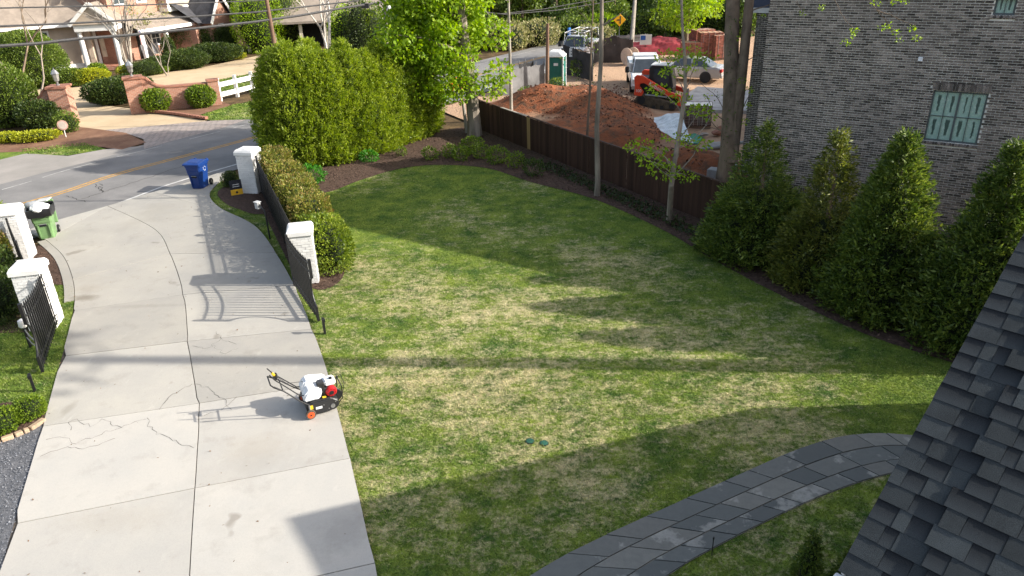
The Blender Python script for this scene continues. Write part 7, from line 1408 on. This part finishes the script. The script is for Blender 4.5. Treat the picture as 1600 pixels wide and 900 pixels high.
row = [(560, 84, 0.9, 2, 3.2), (600, 88, 1.0, 0, 3.0), (640, 86, 0.9, 1, 2.8), (690, 90, 1.0, 0, 2.8), (740, 84, 0.9, 1, 2.6), (785, 88, 1.0, 2, 3.0), (815, 82, 0.8, 1, 3.4), (850, 86, 0.9, 0, 3.0), (885, 90, 1.0, 2, 3.2), (915, 84, 0.8, 0, 3.4), (950, 90, 1.0, 0, 3.0), (990, 92, 1.0, 3, 3.0), (1025, 88, 0.9, 0, 3.2), (1060, 84, 0.9, 1, 3.0), (1100, 86, 1.0, 2, 3.0), (1130, 84, 0.9, 0, 3.0), (1165, 82, 0.9, 1, 3.0),
       (470, 106, 1.2, 0, 2.6), (420, 108, 1.2, 2, 2.6), (520, 104, 1.2, 1, 2.6), (580, 110, 1.3, 3, 2.4), (640, 112, 1.3, 0, 2.4), (700, 114, 1.3, 3, 2.4), (760, 116, 1.3, 0, 2.4), (820, 112, 1.3, 3, 2.4), (880, 114, 1.3, 0, 2.4), (940, 116, 1.3, 3, 2.4), (1000, 118, 1.3, 0, 2.4), (1060, 116, 1.3, 3, 2.4), (1120, 112, 1.3, 0, 2.4), (1180, 108, 1.3, 1, 2.4), (380, 112, 1.2, 0, 2.6), (330, 108, 1.2, 1, 3), (280, 110, 1.2, 0, 3), (200, 108, 1.2, 3, 4), (100, 106, 1.2, 0, 4), (0, 104, 1.2, 1, 4), (1240, 108, 1.2, 0, 2.4),
       (670, 74, 0.7, 0, 2.4), (720, 76, 0.7, 3, 2.4), (1040, 76, 0.7, 0, 2.6), (1150, 76, 0.7, 0, 2.6), (960, 78, 0.6, 1, 2.6), (870, 76, 0.6, 0, 2.8)]
cnt = {}
for i, (x, dist, s, k, cz) in enumerate(row):
    a, b = PXG((x, 10), dist); tier = 'nearest row' if dist < 80 else ('middle row' if dist < 100 else 'back row')
    ref = 'far left, behind the beige house' if x < 250 else ('above the brick house across the street' if x < 400 else ('above the carport' if x < 560 else ('behind the bright maple' if x < 780 else ('above the portable toilet' if x < 905 else ('around the yellow diamond sign' if x < 1010 else ('above the red covered heap' if x < 1075 else 'above the brick cubes')))) ))
    key = (kinds[k], tier, ref); cnt[key] = cnt.get(key, 0) + 1
    od = ('', 'second ', 'third ')[min(2, cnt[key] - 1)]
    wood(a, b, s, k, cz, f'{od}{kinds[k]} woodland tree in the {tier} {ref}')
us = [((795, 76), 2.0, 2.3, L_BEIGE, 'beige blossoming shrub left of the wooden post'), ((838, 70), 2.2, 2.2, L_BEIGE, 'pale blossoming shrub on the far verge'), ((905, 62), 2.2, 2.2, L_MID, 'bushy shrub on the bank above the pickup'), ((885, 60), 1.8, 1.8, L_BEIGE, 'straw coloured shrub on the bank behind the pickup'), ((940, 58), 2.2, 2.2, L_MAP, 'bright shrub left of the yellow diamond sign'), ((925, 66), 1.8, 1.7, L_BEIGE, 'brownish shrub below the bank trees'), ((990, 56), 2.4, 2.4, L_MID, 'green shrub right of the yellow diamond sign'), ((1030, 52), 2.5, 2.4, L_WOOD, 'dark shrub above the red covered heap'), ((1075, 52), 2.5, 2.6, L_MID, 'green shrub above the brick cubes'), ((850, 60), 2.2, 2.0, L_WOOD, 'dark shrub on the bank above the toilet'), ((755, 74), 2.2, 2.6, L_WOOD, 'dark shrub seen right of the maple crown'), ((1120, 52), 2.5, 2.8, L_WOOD, 'dark shrub beside the double trunk'), ((650, 70), 2.4, 2.6, L_WOOD, 'dark shrub behind the screen and maple'), ((610, 70), 2.2, 2.4, L_MID, 'green shrub right of the grey utility pole')]
for i, (px, r, h, lm, lb) in enumerate(us):
    p = G(*px); shrub('bank_shrub', lb, (p.x, p.y, hill(p.x, p.y) - 0.1), r, r * 0.8, h, lm, 0.24, 60, 500 + i, 'shrubs on the far bank', lump=0.25)
for i, (px, r, h, lb) in enumerate((((822, 150), 0.5, 0.5, 'weedy clump at the foot of the grey fabric fence'), ((868, 146), 0.45, 0.9, 'green weed in front of the portable toilet'), ((898, 150), 0.6, 0.5, 'low weeds right of the wooden post'), ((908, 120), 0.8, 1.2, 'leafy sapling in front of the black fabric fence'), ((855, 170), 0.4, 0.8, 'pale weed on the left dirt mound'))):
    shrub('weed_clump', lb, G(*px) + Vector((0, 0, 0.05 if i < 4 else 0.4)), r, r, h, L_MID, 0.12, 160, 540 + i, 'weeds on the building plot', core=False, lump=0.3)
